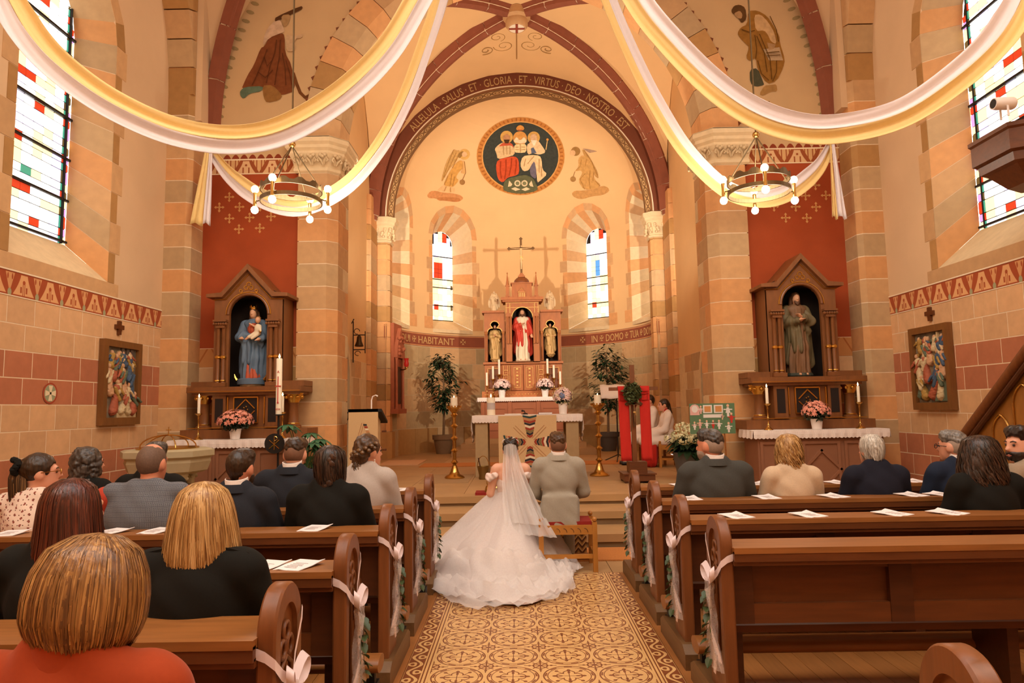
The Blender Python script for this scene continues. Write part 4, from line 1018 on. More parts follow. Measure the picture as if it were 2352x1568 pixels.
# ---- lace cloth -----------------------------------------------------------------
def lacep(x, y, z):
    u = ((x+y)*38).fr()-.5; v = (z*38).fr()-.5
    return [((u.hy(v)-.3).abs().lt(.1), '#dfd2c8'), ((((x+y)*9).sin()*.02+z*0).gt(5), '#cdbdb2')]
LACE = M('lace', '#f0e2d8', .9, n=40, amt=.06, pat=lacep, sheen=.1)
def lace_cloth(name, x0, x1, y0, y1, z, drop, label, side=.1, scal=.055, cat='altar cloth', corner=False):
    e = empty(name, ((x0+x1)/2, (y0+y1)/2, z), 0, label, cat); hx_, hy = (x1-x0)/2, (y1-y0)/2
    MB().box(-hx_, hx_, -hy, hy, -.002, .006).build('cloth_top', WHITE, e)
    n = int((x1-x0)/scal); P = []
    for i in range(n*4+1):
        u = -hx_+(x1-x0)*i/(n*4); ph = (i % 4)/4; s = .016*math.sin(pi*ph)
        P.append([(u, -hy-.004, .005), (u, -hy-.012-.004*math.sin(i*.7), -drop*.5), (u, -hy-.012-.006*math.sin(i*.7), -drop-s)])
    o = MB().grid(P).build('lace_edge', LACE, e); o.modifiers.new('t', 'SOLIDIFY').thickness = .003
    for q in (-1, 1):
        m = max(3, int((y1-y0)/scal)); P = []
        for i in range(m*4+1):
            v = -hy+(y1-y0)*i/(m*4); s = .016*math.sin(pi*(i % 4)/4); dd = side*(1+(1.2*(1-abs(i/(m*2)-1)) if corner else 0))
            P.append([(q*(hx_+.003), v, .005), (q*(hx_+.012+.01*math.sin(i*.5)), v, -dd*.5), (q*(hx_+.014+.015*math.sin(i*.5)), v, -dd-s)])
        o = MB().grid(P).build('lace_side', LACE, e); o.modifiers.new('t', 'SOLIDIFY').thickness = .003
    return e
# ---- side altars ---------------------------------------------------------------
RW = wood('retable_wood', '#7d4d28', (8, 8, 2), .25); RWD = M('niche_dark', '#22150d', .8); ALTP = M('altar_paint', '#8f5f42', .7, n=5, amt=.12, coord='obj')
def side_altar(sx, who, left):
    X0 = sx*4.21; nm = who
    a = empty('side_altar', (X0, 9.9, .16), 0, 'brown panelled side altar table below the %s' % nm, 'altar')
    MB().box(-.9, .9, .02, .6, .0, 1.03).build('body', ALTP, a)
    MB().box(-.95, .95, -.02, .62, 1.03, 1.09).build('top_slab', ALTP, a)
    MB().box(-.93, .93, -.01, .61, 0, .1).build('plinth', ALTP, a)
    for k in range(3):
        c = -.6+.6*k
        for z0, z1 in ((.14, .18), (.9, .94)): MB().box(c-.27, c+.27, 0, .03, z0, z1).build('panel_moulding', ALTP, a)
        for d in (-.27, .23): MB().box(c+d, c+d+.04, 0, .029, .18, .9).build('panel_moulding', ALTP, a)
    R = Matrix.Rotation(pi/4, 3, 'Y'); b = MB()
    for u, v in ((1, 0), (-1, 0), (0, 1), (0, -1)):
        p = R @ Vector((u*.19, 0, v*.19)); b.cbox((p.x, .012, .54+p.z), (.035 if u else .41, .03, .41 if u else .035), R)
    b.build('diamond_moulding', ALTP, a)
    lace_cloth('altar_cloth', X0-.97, X0+.97, 9.87, 10.5, 1.256, .1, 'white lace cloth on the side altar of the %s' % nm)
    # retable
    r = empty('retable', (X0, 10.2, 1.26), 0, 'dark gabled wooden retable framing the %s' % nm, 'retable')
    def bx(n, m, x0, x1, y0, y1, z0, z1, par=r): return MB().box(x0, x1, y0, y1, z0-1.26, z1-1.26).build(n, m, par)
    bx('gradine', RW, -.95, .95, 0, .6, 1.266, 1.4)
    bx('cabinet', RW, -.5, .5, .1, .6, 1.4, 1.93)
    for s in (-1, 1):
        bx('side_panel', RW, s*.5-.005, s*.3, .06, .12, 1.42, 1.92); bx('panel_inset', RWD, s*.46, s*.34, .055, .065, 1.5, 1.86)
        bx('fillet', GOLD, s*.285, s*.27, .07, .1, 1.48, 1.88)
        # outer column
        MB().lathe([(.12, .14), (.12, .18), (.09, .2), (.075, .24), (.07, .5), (.085, .52), (.07, .53)], (s*.68, .2, 0), 12).build('column', RW, r, smooth=40)
        c = MB().lathe([(.07, .5), (.08, .53), (.13, .62), (.15, .67)], (s*.68, .2, 0), 12)
        for q in range(8):
            an = 2*pi*q/8; c.ball((s*.68+.12*math.cos(an), .2+.12*math.sin(an), .61), .035, 7)
        c.build('capital', GOLD, r, smooth=60)
        MB().lathe([(.088, .2), (.095, .21), (.088, .22)], (s*.68, .2, 0), 12).build('gold_ring', GOLD, r)
        bx('shelf_block', RW, s*.86, s*.5, .12, .6, 2.03, 2.12)
    bx('diamond_panel', RWD, -.17, .17, .075, .11, 1.5, 1.88)
    b = MB(); 
    for u, v in ((1, 0), (-1, 0), (0, 1), (0, -1)):
        p = R @ Vector((u*.095, 0, v*.095)); b.cbox((p.x, .07, .43+p.z*1.3), (.014 if u else .2, .02, .2 if u else .014), R)
    for z in (.235, .615): b.box(-.18, .18, .065, .09, z-.008, z+.008)
    for x in (-.18, .18): b.box(x-.008, x+.008, .065, .09, .235, .615)
    for q in range(5): b.ball((.03*math.cos(q*1.26), .07, .43+.045*math.sin(q*1.26)), .014, 6)
    b.build('gold_diamond', GOLD, r)
    bx('shelf', RW, -.86, .86, -.02, .62, 1.95, 2.035); bx('shelf_moulding', RW, -.8, .8, .03, .6, 1.91, 1.95); bx('gold_line', GOLD, -.84, .84, -.025, -.018, 1.962, 1.97); bx('gold_line', GOLD, -.84, .84, .0, .02, 1.42, 1.43)
    # aedicule: front board with arch and gable
    op = [(-.29, 2.04), (-.29, 3.14)]+[(.29*math.cos(q), 3.14+.29*math.sin(q)) for q in [pi-pi*i/14 for i in range(1, 14)]]+[(.29, 3.14), (.29, 2.04)]
    outl = [(.52, 2.04), (.52, 3.42), (.37, 3.42), (0, 3.83), (-.37, 3.42), (-.52, 3.42), (-.52, 2.04)]
    MB().prism([(x, z-1.26) for x, z in op+outl], .1, .16, 'xz').build('arched_front', RW, r)
    for s in (-1, 1): bx('side_wall', RW, s*.52, s*.48, .12, .62, 2.04, 3.42)
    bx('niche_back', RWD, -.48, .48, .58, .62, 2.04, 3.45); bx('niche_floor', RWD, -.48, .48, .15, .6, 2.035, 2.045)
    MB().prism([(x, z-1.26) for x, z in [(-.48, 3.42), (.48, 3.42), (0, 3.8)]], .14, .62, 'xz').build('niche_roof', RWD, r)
    cor = [(-.62, 3.45), (-.4, 3.47), (0, 3.91), (.4, 3.47), (.62, 3.45), (.62, 3.4), (.38, 3.4), (0, 3.82), (-.38, 3.4), (-.62, 3.4)]
    MB().prism([(x, z-1.26) for x, z in cor], .02, .62, 'xz').build('gable_cornice', RW, r)
    g = MB().tube([(x, .09, z-1.26) for x, z in [(-.54, 3.37), (-.35, 3.375), (0, 3.76), (.35, 3.375), (.54, 3.37)]], .01, 6)
    g.tube([(.34*math.cos(q), .095, 3.14-1.26+.34*math.sin(q)) for q in [pi*i/20 for i in range(21)]], .009, 6)
    g.build('gold_line', GOLD, r)
    MB().tube([(.31*math.cos(q), .1, 3.14-1.26+.31*math.sin(q)) for q in [pi*i/20 for i in range(21)]], .022, 8).build('rope_moulding', RW, r, smooth=True)
    t = MB()
    for cx, cz, rr in ((0, 3.6, .035), (-.04, 3.55, .03), (.04, 3.55, .03), (-.12, 3.5, .022), (.12, 3.5, .022)): t.tube([(cx+rr*math.cos(q), .095, cz-1.26+rr*math.sin(q)) for q in [2*pi*i/12 for i in range(12)]], .008, 6, closed=True)
    t.build('trefoil', GOLD, r)
    for s in (-1, 1):
        for dx in (.36, .44):
            MB().lathe([(.045, .79), (.045, .83), (.032, .86), (.03, 1.66), (.045, 1.69)], (s*dx, .075, 0), 10).build('column', RW, r, smooth=40)
            MB().lathe([(.04, .86), (.045, .87), (.04, .88)], (s*dx, .075, 0), 10).build('gold_ring', GOLD, r); MB().lathe([(.033, 1.2), (.046, 1.215), (.046, 1.235), (.033, 1.25)], (s*dx, .075, 0), 10).build('gold_ring', GOLD, r)
        c = MB().box(s*.5, s*.3, .0, .13, 1.76, 1.79)
        for q in range(6): c.ball((s*(.31+.036*q), .03, 1.73), .026, 6)
        c.box(s*.47, s*.33, .03, .12, 1.67, 1.73).build('capital', RW, r)
        bx('pedestal', RW, s*.5, s*.3, .02, .16, 2.04, 2.1)
    return r
side_altar(-1, 'crowned blue-robed mother statue', True); side_altar(1, 'bearded saint statue', False)
MBLUE = M('robe_blue', '#5e7286', .6, n=7, amt=.25, coord='obj'); MRED = M('robe_red', '#b4502f', .6, n=7, amt=.2, coord='obj'); STSK = M('statue_skin', '#d8a27c', .55); HBRN = M('statue_hair', '#5a3a22', .6); SWHITE = M('robe_white', '#e4d2b2', .65, n=8, amt=.15, coord='obj')
def child_fn(e, s, h):
    xf = (np.eye(3)*s, (0, 0, 0))
    sdfmesh('child_body', [('e', (-.17, .2, 1.27), (.075, .075, .11)), ('c', (-.15, .2, 1.18), (-.0, .26, 1.08), .055, .04), ('c', (-.2, .2, 1.17), (-.08, .3, 1.05), .05, .035), ('c', (-.22, .2, 1.32), (-.26, .28, 1.2), .035, .03)], h, SWHITE, e, k=.03, xf=xf)
    for nm_, pr_ in (('child_head', ('e', (-.17, .2, 1.46), (.06, .065, .075))), ('child_foot', ('c', (0, .27, 1.08), (.06, .28, 1.03), .03, .025)), ('child_arm', ('c', (-.1, .22, 1.32), (0, .24, 1.38), .025, .02)), ('orb', ('e', (-.26, .29, 1.19), (.03, .03, .03)))): sdfmesh(nm_, [pr_], h, STSK if nm_ != 'orb' else GOLD, e, k=.02, xf=xf)
    sdfmesh('child_hair', [('e', (-.17, .185, 1.485), (.063, .062, .065))], h, M('child_hair', '#a06a38', .6), e, xf=xf, disp=wrinkle(.004, 60))
    MB().tube([(-.3*s, .12*s, .14*s), (-.34*s, .12*s, .2*s), (-.36*s, .12*s, .28*s)], [.04*s, .03*s, .005], 6).build('moon_horn', GOLD, e); MB().tube([(.3*s, .12*s, .14*s), (.34*s, .12*s, .2*s), (.36*s, .12*s, .28*s)], [.04*s, .03*s, .005], 6).build('moon_horn', GOLD, e)
    MB().lathe([(0, .04*s), (.32*s, .05*s), (.33*s, .16*s), (.22*s, .2*s), (0, .2*s)], n=14).build('cloud_base', MBLUE, e, smooth=60)
    sdfmesh('bodice', [('e', (-.03, .07, 1.27), (.13, .12, .16))], h, MRED, e, xf=xf, disp=folds(.008, 14, (0, 0), 3))
    sdfmesh('underskirt', [('c', (-.02, .1, .2), (.02, .12, .42), .17, .1)], h, MRED, e, xf=xf, disp=folds(.015, 12, (0, .05), 3))
statue('saint_statue', (-4.21, 10.52, 2.04), 1.22, 'crowned mother statue in blue cloak holding a child, in the gabled retable', MBLUE, MBLUE, STSK, HBRN, pose='hold', beard=False, crown=True, extra=child_fn, base_m=S_PALE, h=.012)
statue('saint_statue', (4.21, 10.52, 2.04), 1.3, 'bearded saint statue in olive and brown cloak with hands on his chest', M('robe_brown', '#7d5a3c', .6, n=7, amt=.25, coord='obj'), M('robe_olive', '#6a5c3e', .6, n=7, amt=.25, coord='obj'), STSK, HBRN, pose='fold', base_m=M('base_green', '#3c4034', .7), h=.012)
for sx, who in ((-1, 'crowned mother statue'), (1, 'bearded saint')):
    pts = ((455, 1004), (648, 1000)) if sx < 0 else ((1765, 976), (1976, 972))
    for px, py in pts:
        q = at(px, py, 10.02); candlestick((q[0], 10.02, 1.265), .38, .24, .021, 'brass candlestick with white candle on the side altar of the %s' % who, 'side altar candlesticks')
flowerpot((at(540, 1000, 10.0)[0], 10.0, 1.265), .085, .15, .26, .26, PINK, 5, 'white pot of salmon pink flowers before the crowned mother statue', 200, .028, 'potted flowers')
flowerpot((at(1876, 972, 10.0)[0], 10.0, 1.265), .085, .15, .21, .25, PINK, 9, 'white pot of salmon pink flowers before the bearded saint statue', 160, .028, 'potted flowers')
# ---- high altar ------------------------------------------------------------------
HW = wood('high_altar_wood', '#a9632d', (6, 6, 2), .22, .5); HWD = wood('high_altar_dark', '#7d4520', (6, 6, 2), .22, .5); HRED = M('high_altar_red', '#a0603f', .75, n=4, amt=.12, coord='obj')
GP = M('gold_paint', '#e6bb6e', .45, metal=.35)
ha = empty('high_altar', (.04, 18.3, .85), 0, 'gilded wooden high altar with three niches and domed tower in the apse', 'altar')
for i, (w, y, z0, z1) in enumerate(((1.8, 17.15, .45, .62), (1.6, 17.55, .62, .74), (1.5, 17.75, .74, .85))):
    s = struct(MB().box(-w, w, y, 19.6, z0-.001, z1).build('altar_step', FLST)); 
def hb(n, m, x0, x1, y0, y1, z0, z1, par=ha): return MB().box(x0, x1, y0-18.3, y1-18.3, z0-.85, z1-.85).build(n, m, par)
hb('table_body', HRED, -1.16, 1.16, 18.32, 19.0, .85, 1.88)
for k in range(3):
    c = -.76+.76*k; pm = MB()
    for z0, z1 in ((1.05, 1.08), (1.62, 1.65)): pm.box(c-.28, c+.28, 0, .03, z0-.85, z1-.85)
    for d in (-.28, .25): pm.box(c+d, c+d+.03, 0, .029, .23, .77)
    pm.build('panel_moulding', HRED, ha)
for x in (-1.1, -.38, .38, 1.1): hb('pilaster', HRED, x-.05, x+.05, 18.29, 18.33, .85, 1.86)
hb('table_slab', HRED, -1.2, 1.2, 18.27, 19.0, 1.86, 1.92)
lace_cloth('altar_cloth', -1.2, 1.28, 18.26, 18.72, 1.922, .09, 'white lace cloth on the gilded high altar')
hb('base_moulding', HW, -1.14, 1.14, 18.66, 19.3, 1.92, 2.1)
b = MB()
for i in range(26): b.ball((-1.05+2.1*i/25, .35, 1.16), .016, 6)
b.build('gilt_dots', GP, ha)
hb('predella', HW, -1.06, 1.06, 18.75, 19.3, 2.1, 2.86)
for s in (-1, 1):
    hb('tabernacle_door', HW, min(s*.01, s*.34), max(s*.01, s*.34), 18.71, 18.76, 2.12, 2.82)
    g = MB()
    for x0, x1, z0, z1 in ((.08, .26, 2.2, 2.75),):
        for z in (z0, z1): g.box(s*x0, s*x1, .395, .41, z-.855, z-.845)
        for x in (x0, x1): g.box(s*x-.004, s*x+.004, .395, .41, z0-.85, z1-.85)
    for q in range(6): g.ball((s*.17, .4, 1.4+.09*q), .018+.01*(q % 2), 6, sc=(1.4, .4, 1))
    for q in range(5): g.box(s*.42, s*.54, .395, .41, 1.3+.13*q-.005, 1.3+.13*q+.005)
    for x in (.42, .54, .37): g.box(s*x-.004, s*x+.004, .395, .41, 1.27, 1.95)
    for q in range(4): g.ball((s*.48, .4, 1.365+.13*q), .014, 6)
    g.box(s*.66, s*.98, .395, .41, 1.87, 1.88).box(s*.66, s*.98, .395, .41, 1.3, 1.31).box(s*.66, s*.67, .395, .41, 1.3, 1.88).box(s*.97, s*.98, .395, .41, 1.3, 1.88)
    g.build('gilt_ornament', GP, ha)
    hb('dark_panel', HWD, s*.7, s*.94, 18.735, 18.76, 2.18, 2.7)
hb('shelf', HW, -1.1, 1.1, 18.68, 19.3, 2.84, 2.9)
def niche(c, hw_o, hw_i, z0, zs, ztop, y, par, tre=False, depth=.45):
    if tre:
        h = []
        for cx, cz, r, a0, a1 in ((c+hw_i*.45, zs+.02, hw_i*.55, -.25, 1.9), (c, zs+.2, hw_i*.62, .1, pi-.1), (c-hw_i*.45, zs+.02, hw_i*.55, pi-1.9, pi+.25)):
            h += [(cx+r*math.cos(a0+(a1-a0)*i/8), cz+r*math.sin(a0+(a1-a0)*i/8)) for i in range(9)]
        op = [(c-hw_i, z0)]+h[::-1]+[(c+hw_i, z0)]
    else: op = [(c-hw_i, z0), (c-hw_i, zs)]+[(c+hw_i*math.cos(q), zs+hw_i*math.sin(q)) for q in [pi-pi*i/14 for i in range(1, 14)]]+[(c+hw_i, zs), (c+hw_i, z0)]
    ol = [(c+hw_o, z0), (c+hw_o, ztop), (c-hw_o, ztop), (c-hw_o, z0)]
    MB().prism([(x, z-.85) for x, z in op+ol], y-18.3, y+.05-18.3, 'xz').build('arched_front', HW, par)
    MB().tube([(x, y-18.3-.005, z-.85) for x, z in op[1:-1]], .014, 6).build('gilt_arch', GP, par)
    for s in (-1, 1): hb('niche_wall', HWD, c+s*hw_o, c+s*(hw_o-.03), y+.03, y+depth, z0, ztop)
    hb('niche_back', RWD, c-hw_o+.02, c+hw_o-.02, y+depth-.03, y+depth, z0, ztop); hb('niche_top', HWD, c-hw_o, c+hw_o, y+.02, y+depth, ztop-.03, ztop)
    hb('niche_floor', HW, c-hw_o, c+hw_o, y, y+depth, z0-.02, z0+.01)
niche(0, .46, .29, 2.9, 4.12, 4.55, 18.68, ha)
for s in (-1, 1): niche(s*.77, .29, .2, 2.9, 3.72, 4.27, 18.78, ha, True)
hb('cornice', HW, -.54, .54, 18.6, 19.2, 4.55, 4.6); hb('cornice', HW, -.58, .58, 18.56, 19.2, 4.6, 4.68)
g = MB()
for z in (4.28, 4.4, 4.53): g.box(-.46, .46, .365, .38, z-.855, z-.845) if z > 4.3 else None
for s in (-1, 1):
    for x in (.44, .34): g.box(s*x-.006, s*x+.006, .365, .38, 2.1+1.3, 3.68)
    for z in (3.0, 3.25): g.box(s*.33, s*.44, .365, .38, z-.855, z-.845)
    hb('side_cornice', HW, s*.5, s*1.12, 18.7, 19.25, 4.27, 4.33)
    for dx in (.32, .4): MB().lathe([(.035, 2.55), (.028, 2.6), (.026, 3.25), (.04, 3.3)], (s*dx, .36, 0), 8).build('column', HW, ha, smooth=40)
    for dx in (.53, 1.01): MB().lathe([(.035, 2.08), (.025, 2.12), (.022, 2.78), (.04, 2.84), (.05, 2.9)], (s*dx, .46, 0), 8).build('column', GP if dx > 9 else HW, ha, smooth=40); MB().ball((s*dx, .46, 2.86), .045, 8, sc=(1, 1, .7)).build('capital', GP, ha)
    hb('pedestal', HW, s*.3, s*.46, 18.6, 18.72, 2.9, 3.32)
    # pinnacles
    p = MB().box(s*.4-.06, s*.4+.06, .4, .52, 3.83, 3.9).box(s*.4-.045, s*.4+.045, .415, .505, 3.9, 4.16).box(s*.4-.06, s*.4+.06, .4, .52, 4.16, 4.19)
    p.lathe([(.045, 4.19), (.02, 4.4), (.008, 4.5), (.02, 4.52), (.004, 4.56)], (s*.4, .46, 0), 6).build('pinnacle', HW, ha)
    for q in range(7): g.ball((s*(.3+.03*q), .372, 3.58-.012*q*q+.04), .012, 5)
    bt = MB()
    for q in range(3): bt.box(s*(.26+.06*q), s*(.29+.06*q), .35, .45, 3.83, 3.87)
    bt.build('battlement', HW, ha)
g.build('gilt_ornament', GP, ha)
hb('tower', HW, -.28, .28, 18.75, 19.15, 4.68, 5.08); hb('tower_cornice', HW, -.31, .31, 18.72, 19.18, 5.08, 5.11)
MB().lathe([(.22, 4.26), (.22, 4.29), (.2, 4.36), (.14, 4.42), (.06, 4.45), (0, 4.45)], (0, .65, 0), 20).build('tower_dome', HWD, ha, smooth=50)
MB().prism([(-.1, 3.98), (.1, 3.98), (0, 4.09)], .41, .46, 'xz').box(-.1, .1, .42, .46, 3.84, 3.98).build('tower_porch', HW, ha)
g = MB().tube([(-.11, .405, 3.98), (0, .405, 4.1), (.11, .405, 3.98), (-.11, .405, 3.98)], .007, 5)
for q in range(4): g.box(-.085+.05*q, -.068+.05*q, .405, .42, 3.85, 3.96)
g.build('gilt_ornament', GP, ha)
MB().box(-.1, .1, .57, .73, 4.44, 4.48).box(-.07, .07, .59, .71, 4.48, 4.52).box(-.045, .045, .6, .7, 4.52, 4.56).build('crucifix_plinth', HW, ha)
# crucifix on the tower
def crucifix(name, loc, H, W, wm, bm, label, rz=0, t=.035, par=None):
    e = empty(name, loc, rz, label, 'crucifix')
    MB().box(-t, t, -t*.5, t*.5, 0, H).build('post', wm, e); zc = H*.72
    MB().box(-W/2, W/2, -t*.5, t*.5, zc-t, zc+t).build('crossbar', wm, e)
    for x, z in ((-W/2, zc), (W/2, zc), (0, H)):
        k = MB()
        for d in ((-.9, 0), (.9, 0), (0, .9), (0, -.9)): k.ball((x+d[0]*t, 0, z+d[1]*t), t*.8, 8, sc=(1, .5, 1))
        k.build('trefoil_end', wm, e)
    s = H/1.9; y = -t
    pr = [('c', (0, y-.02, .72*H-.02), (0, y-.03, .5*H), .055*s, .05*s), ('c', (0, y-.02, .5*H), (0, y-.03, .46*H), .06*s, .06*s), ('e', (.015*s, y-.06*s, .77*H), (.04*s, .045*s, .055*s))]
    for q in (-1, 1):
        pr += [('c', (q*.05*s, y-.02, .72*H-.04*s), (q*W*.24, y-.02, zc-.01), .024*s, .02*s), ('c', (q*W*.24, y-.02, zc-.01), (q*W*.44, y-.02, zc+.01), .02*s, .016*s),
               ('c', (q*.025*s, y-.02, .47*H), (q*.02*s+.01*s, y-.09*s, .32*H), .042*s, .032*s), ('c', (q*.02*s+.01*s, y-.09*s, .32*H), (q*.012*s, y-.03, .15*H), .03*s, .02*s), ('e', (q*.015*s, y-.05*s, .13*H), (.02*s, .03*s, .035*s))]
    sdfmesh('corpus', pr, .012*s+.002, bm, e, k=.03*s)
    sdfmesh('loincloth', [('e', (0, y-.03, .46*H), (.075*s, .06*s, .07*s)), ('c', (.07*s, y-.03, .47*H), (.09*s, y-.02, .36*H), .025*s, .02*s)], .012*s+.002, GP, e, k=.02*s)
    return e
crucifix('crucifix', (.04, 18.95, 5.4), 1.0, .68, M('cross_bronze', '#6d4c25', .5, metal=.3), M('corpus_ivory', '#d9b27e', .5), 'gilt crucifix standing on the domed tower of the high altar', t=.03)
STONEW = M('statue_stone', '#d2b68c', .7, n=8, amt=.15, coord='obj')
for s, lb in ((-1, 'stone angel statue with folded wings on the niche beside the women-side pinnacle'), (1, 'x')):
    statue('angel_statue', (.04+s*.78, 18.95, 4.33), .58, 'pale winged angel statue praying above the %s niche statue' % ('arms-folded' if s < 0 else 'open-handed'), STONEW, STONEW, STONEW, STONEW, pose='pray', beard=False, wings=STONEW, h=.016, cat='statue', group='angels on the high altar')
SGOLD = M('robe_gilt', '#c9a468', .55, n=8, amt=.2, metal=.15, coord='obj')
statue('niche_statue', (.04-.77, 18.98, 2.98), .98, 'pale gilt robed statue in the high altar niche with a walking stance and folded arms', SGOLD, SGOLD, STSK, HBRN, pose='fold', beard=True, h=.016)
statue('niche_statue', (.04+.77, 18.98, 3.1), .88, 'pale gilt robed statue holding out both hands in a high altar niche', SGOLD, SGOLD, STSK, HBRN, pose='hold', beard=False, h=.016)
statue('niche_statue', (.04, 18.92, 2.92), 1.46, 'central figure statue in white robe with red cloak in the high altar', SWHITE, M('cloak_red', '#c53f2c', .6, n=7, amt=.15, coord='obj'), STSK, HBRN, pose='hand', h=.014)
for s in (-1, 1):
    for k, (dx, dz, ch) in enumerate(((1.0, 0, .36), (.83, .18, .36), (.66, .3, .42))):
        y = 18.62 if k == 0 else 18.64
        candlestick((.04+s*dx, y, 1.928), .33+dz*1.0, ch, .03, '%s brass candlestick on the high altar, before the %s niche statue' % (('lowest', 'middle', 'tallest')[k], 'arms-folded' if s < 0 else 'open-handed'), 'high altar candlesticks', lit=False)
flowerpot((at(1153, 900, 18.4)[0], 18.4, 1.93), .1, .2, .25, .28, PINKW, 11, 'white pot of blush flowers on the high altar, behind the pillar candle', 150, .035, 'potted flowers on the high altar')
flowerpot((at(1252, 900, 18.4)[0], 18.4, 1.93), .1, .2, .25, .28, PINKW, 12, 'white pot of blush flowers on the high altar, next to the bridal bouquet', 150, .035, 'potted flowers on the high altar')
# ---- main altar -------------------------------------------------------------------
AST = M('altar_stone', '#ab8f66', .75, n=10, amt=.14, coord='obj', bump=.1)
al = empty('altar_table', (.04, 12.1, .45), 0, 'stone altar table with square legs in the sanctuary', 'altar')
MB().box(-.95, .95, 0, .8, .93, 1.06).build('mensa', AST, al)
for x in (-.81, .79):
    for y in (.1, .7): MB().box(x-.11, x+.11, y-.09, y+.09, 0, .93).build('leg', AST, al)
lace_cloth('altar_cloth', .04-.97, .04+.97, 12.08, 12.92, 1.515, .11, 'white lace cloth on the stone altar table', side=.22, corner=True)
LIN = M('linen', '#d3b181', .85, n=60, amt=.06, coord='obj')
an = empty('antependium', (.04, 12.05, .55), 0, 'beige linen hanging with chevron cross on the stone altar', 'altar hanging')
MB().box(-.51, .51, 0, .012, 0, .96).build('cloth', LIN, an)
CHV = [M('felt_'+n, c, .9) for n, c in (('red', '#9c3a28'), ('black', '#2b2a30'), ('tan', '#c08a5c'), ('white', '#ead9bd'), ('olive', '#7f6f45'), ('teal', '#2f4a48'))]
for a in range(4):
    ca, sa = [(0, 1), (1, 0), (0, -1), (-1, 0)][a]
    for k in range(9):
        t0 = .07+.042*k; w = (.05+.009*k); m = CHV[[0, 1, 4, 0, 3, 1, 0, 2, 5][k]]
        pts = [(-w, t0+.03), (0, t0), (w, t0+.03), (w, t0+.062), (0, t0+.034), (-w, t0+.062)]
        MB().prism([(u*sa+v*ca+.04, .5+(-u*ca+v*sa)*1.0) for u, v in pts], -.006, .002, 'xz').build('chevron', m, an)
g = MB()
for sx_ in (-1, 1):
    for sz in (-1, 1):
        for d in (-.022, .022): g.tube([(.04+sx_*.05+d*sz*.7, -.004, .5+sz*.05-d*sx_*.7), (.04+sx_*.27+d*sz*.7, -.004, .5+sz*.27-d*sx_*.7)], .004, 4)
g.build('stitched_ray', CHV[2], an)
z0 = 1.523
q = at(1128, 942, 12.35)
pc = empty('pillar_candle', (q[0], 12.35, z0), 0, 'thick white lit pillar candle on the stone altar table', 'candle'); 
MB().lathe([(0, 0), (.075, 0), (.075, .3), (.065, .315), (0, .31)], n=20).build('wax', WAX, pc, smooth=40); MB().lathe([(.0755, .1), (.0755, .22)], n=20).build('printed_band', PRINT, pc); flame(pc, 0, 0, .315, .014)
def book(name, px, py, Y, z, w, d, h, m, label, rz=0, bookm=None):
    q = at(px, py, Y); e = empty(name, (q[0], Y, z), rz, label, 'book')
    MB().box(-w/2+.005, w/2-.005, -d/2+.004, d/2-.004, .004, h-.004).build('pages', PAPER, e); MB().box(-w/2, w/2, -d/2, d/2, 0, .004).box(-w/2, w/2, -d/2, d/2, h-.004, h).box(-w/2, -w/2+.004, -d/2, d/2, 0, h).build('cover', m, e); return e
book('book', 1252, 940, 12.4, z0, .25, .2, .035, M('book_brown', '#6b3a26', .6), 'closed brown book on the stone altar table')
book('missal', 1178, 944, 12.45, z0, .3, .24, .02, M('book_cream', '#e6d6c0', .7), 'thin pale booklet lying on the stone altar table')
q = at(1206, 940, 12.45); mc = empty('table_microphone', (q[0], 12.45, z0), 0, 'small black microphone on the stone altar table', 'microphone'); MB().lathe([(0, 0), (.05, 0), (.05, .015), (.02, .03), (0, .03)], n=12).build('foot', BLACK, mc); MB().tube([(0, 0, .02), (-.01, .03, .06), (-.06, .05, .07)], [.01, .01, .02], 8).build('head', BLACK, mc)
bq = at(1293, 938, 12.3); fv = flowerpot((bq[0], 12.3, z0), .085, .19, .17, .3, PINKW, 21, 'white vase with cream and blue bridal bouquet on the stone altar table', 120, .045, dome=.62); fv.name = 'flower_vase'
o = leafcloud(26, (-.02, -.13, .19+.13), (.06, .05, .06), .03, 3, .3, True).build('blue_blossoms', M('blossom_blue', '#7d90b8', .7), fv); o['kind'] = 'stuff'
o = leafcloud(150, (0, 0, .19+.13), (.2, .18, .17), .022, 5, .3, True).build('filler_blossoms', CREAM, fv); o['kind'] = 'stuff'
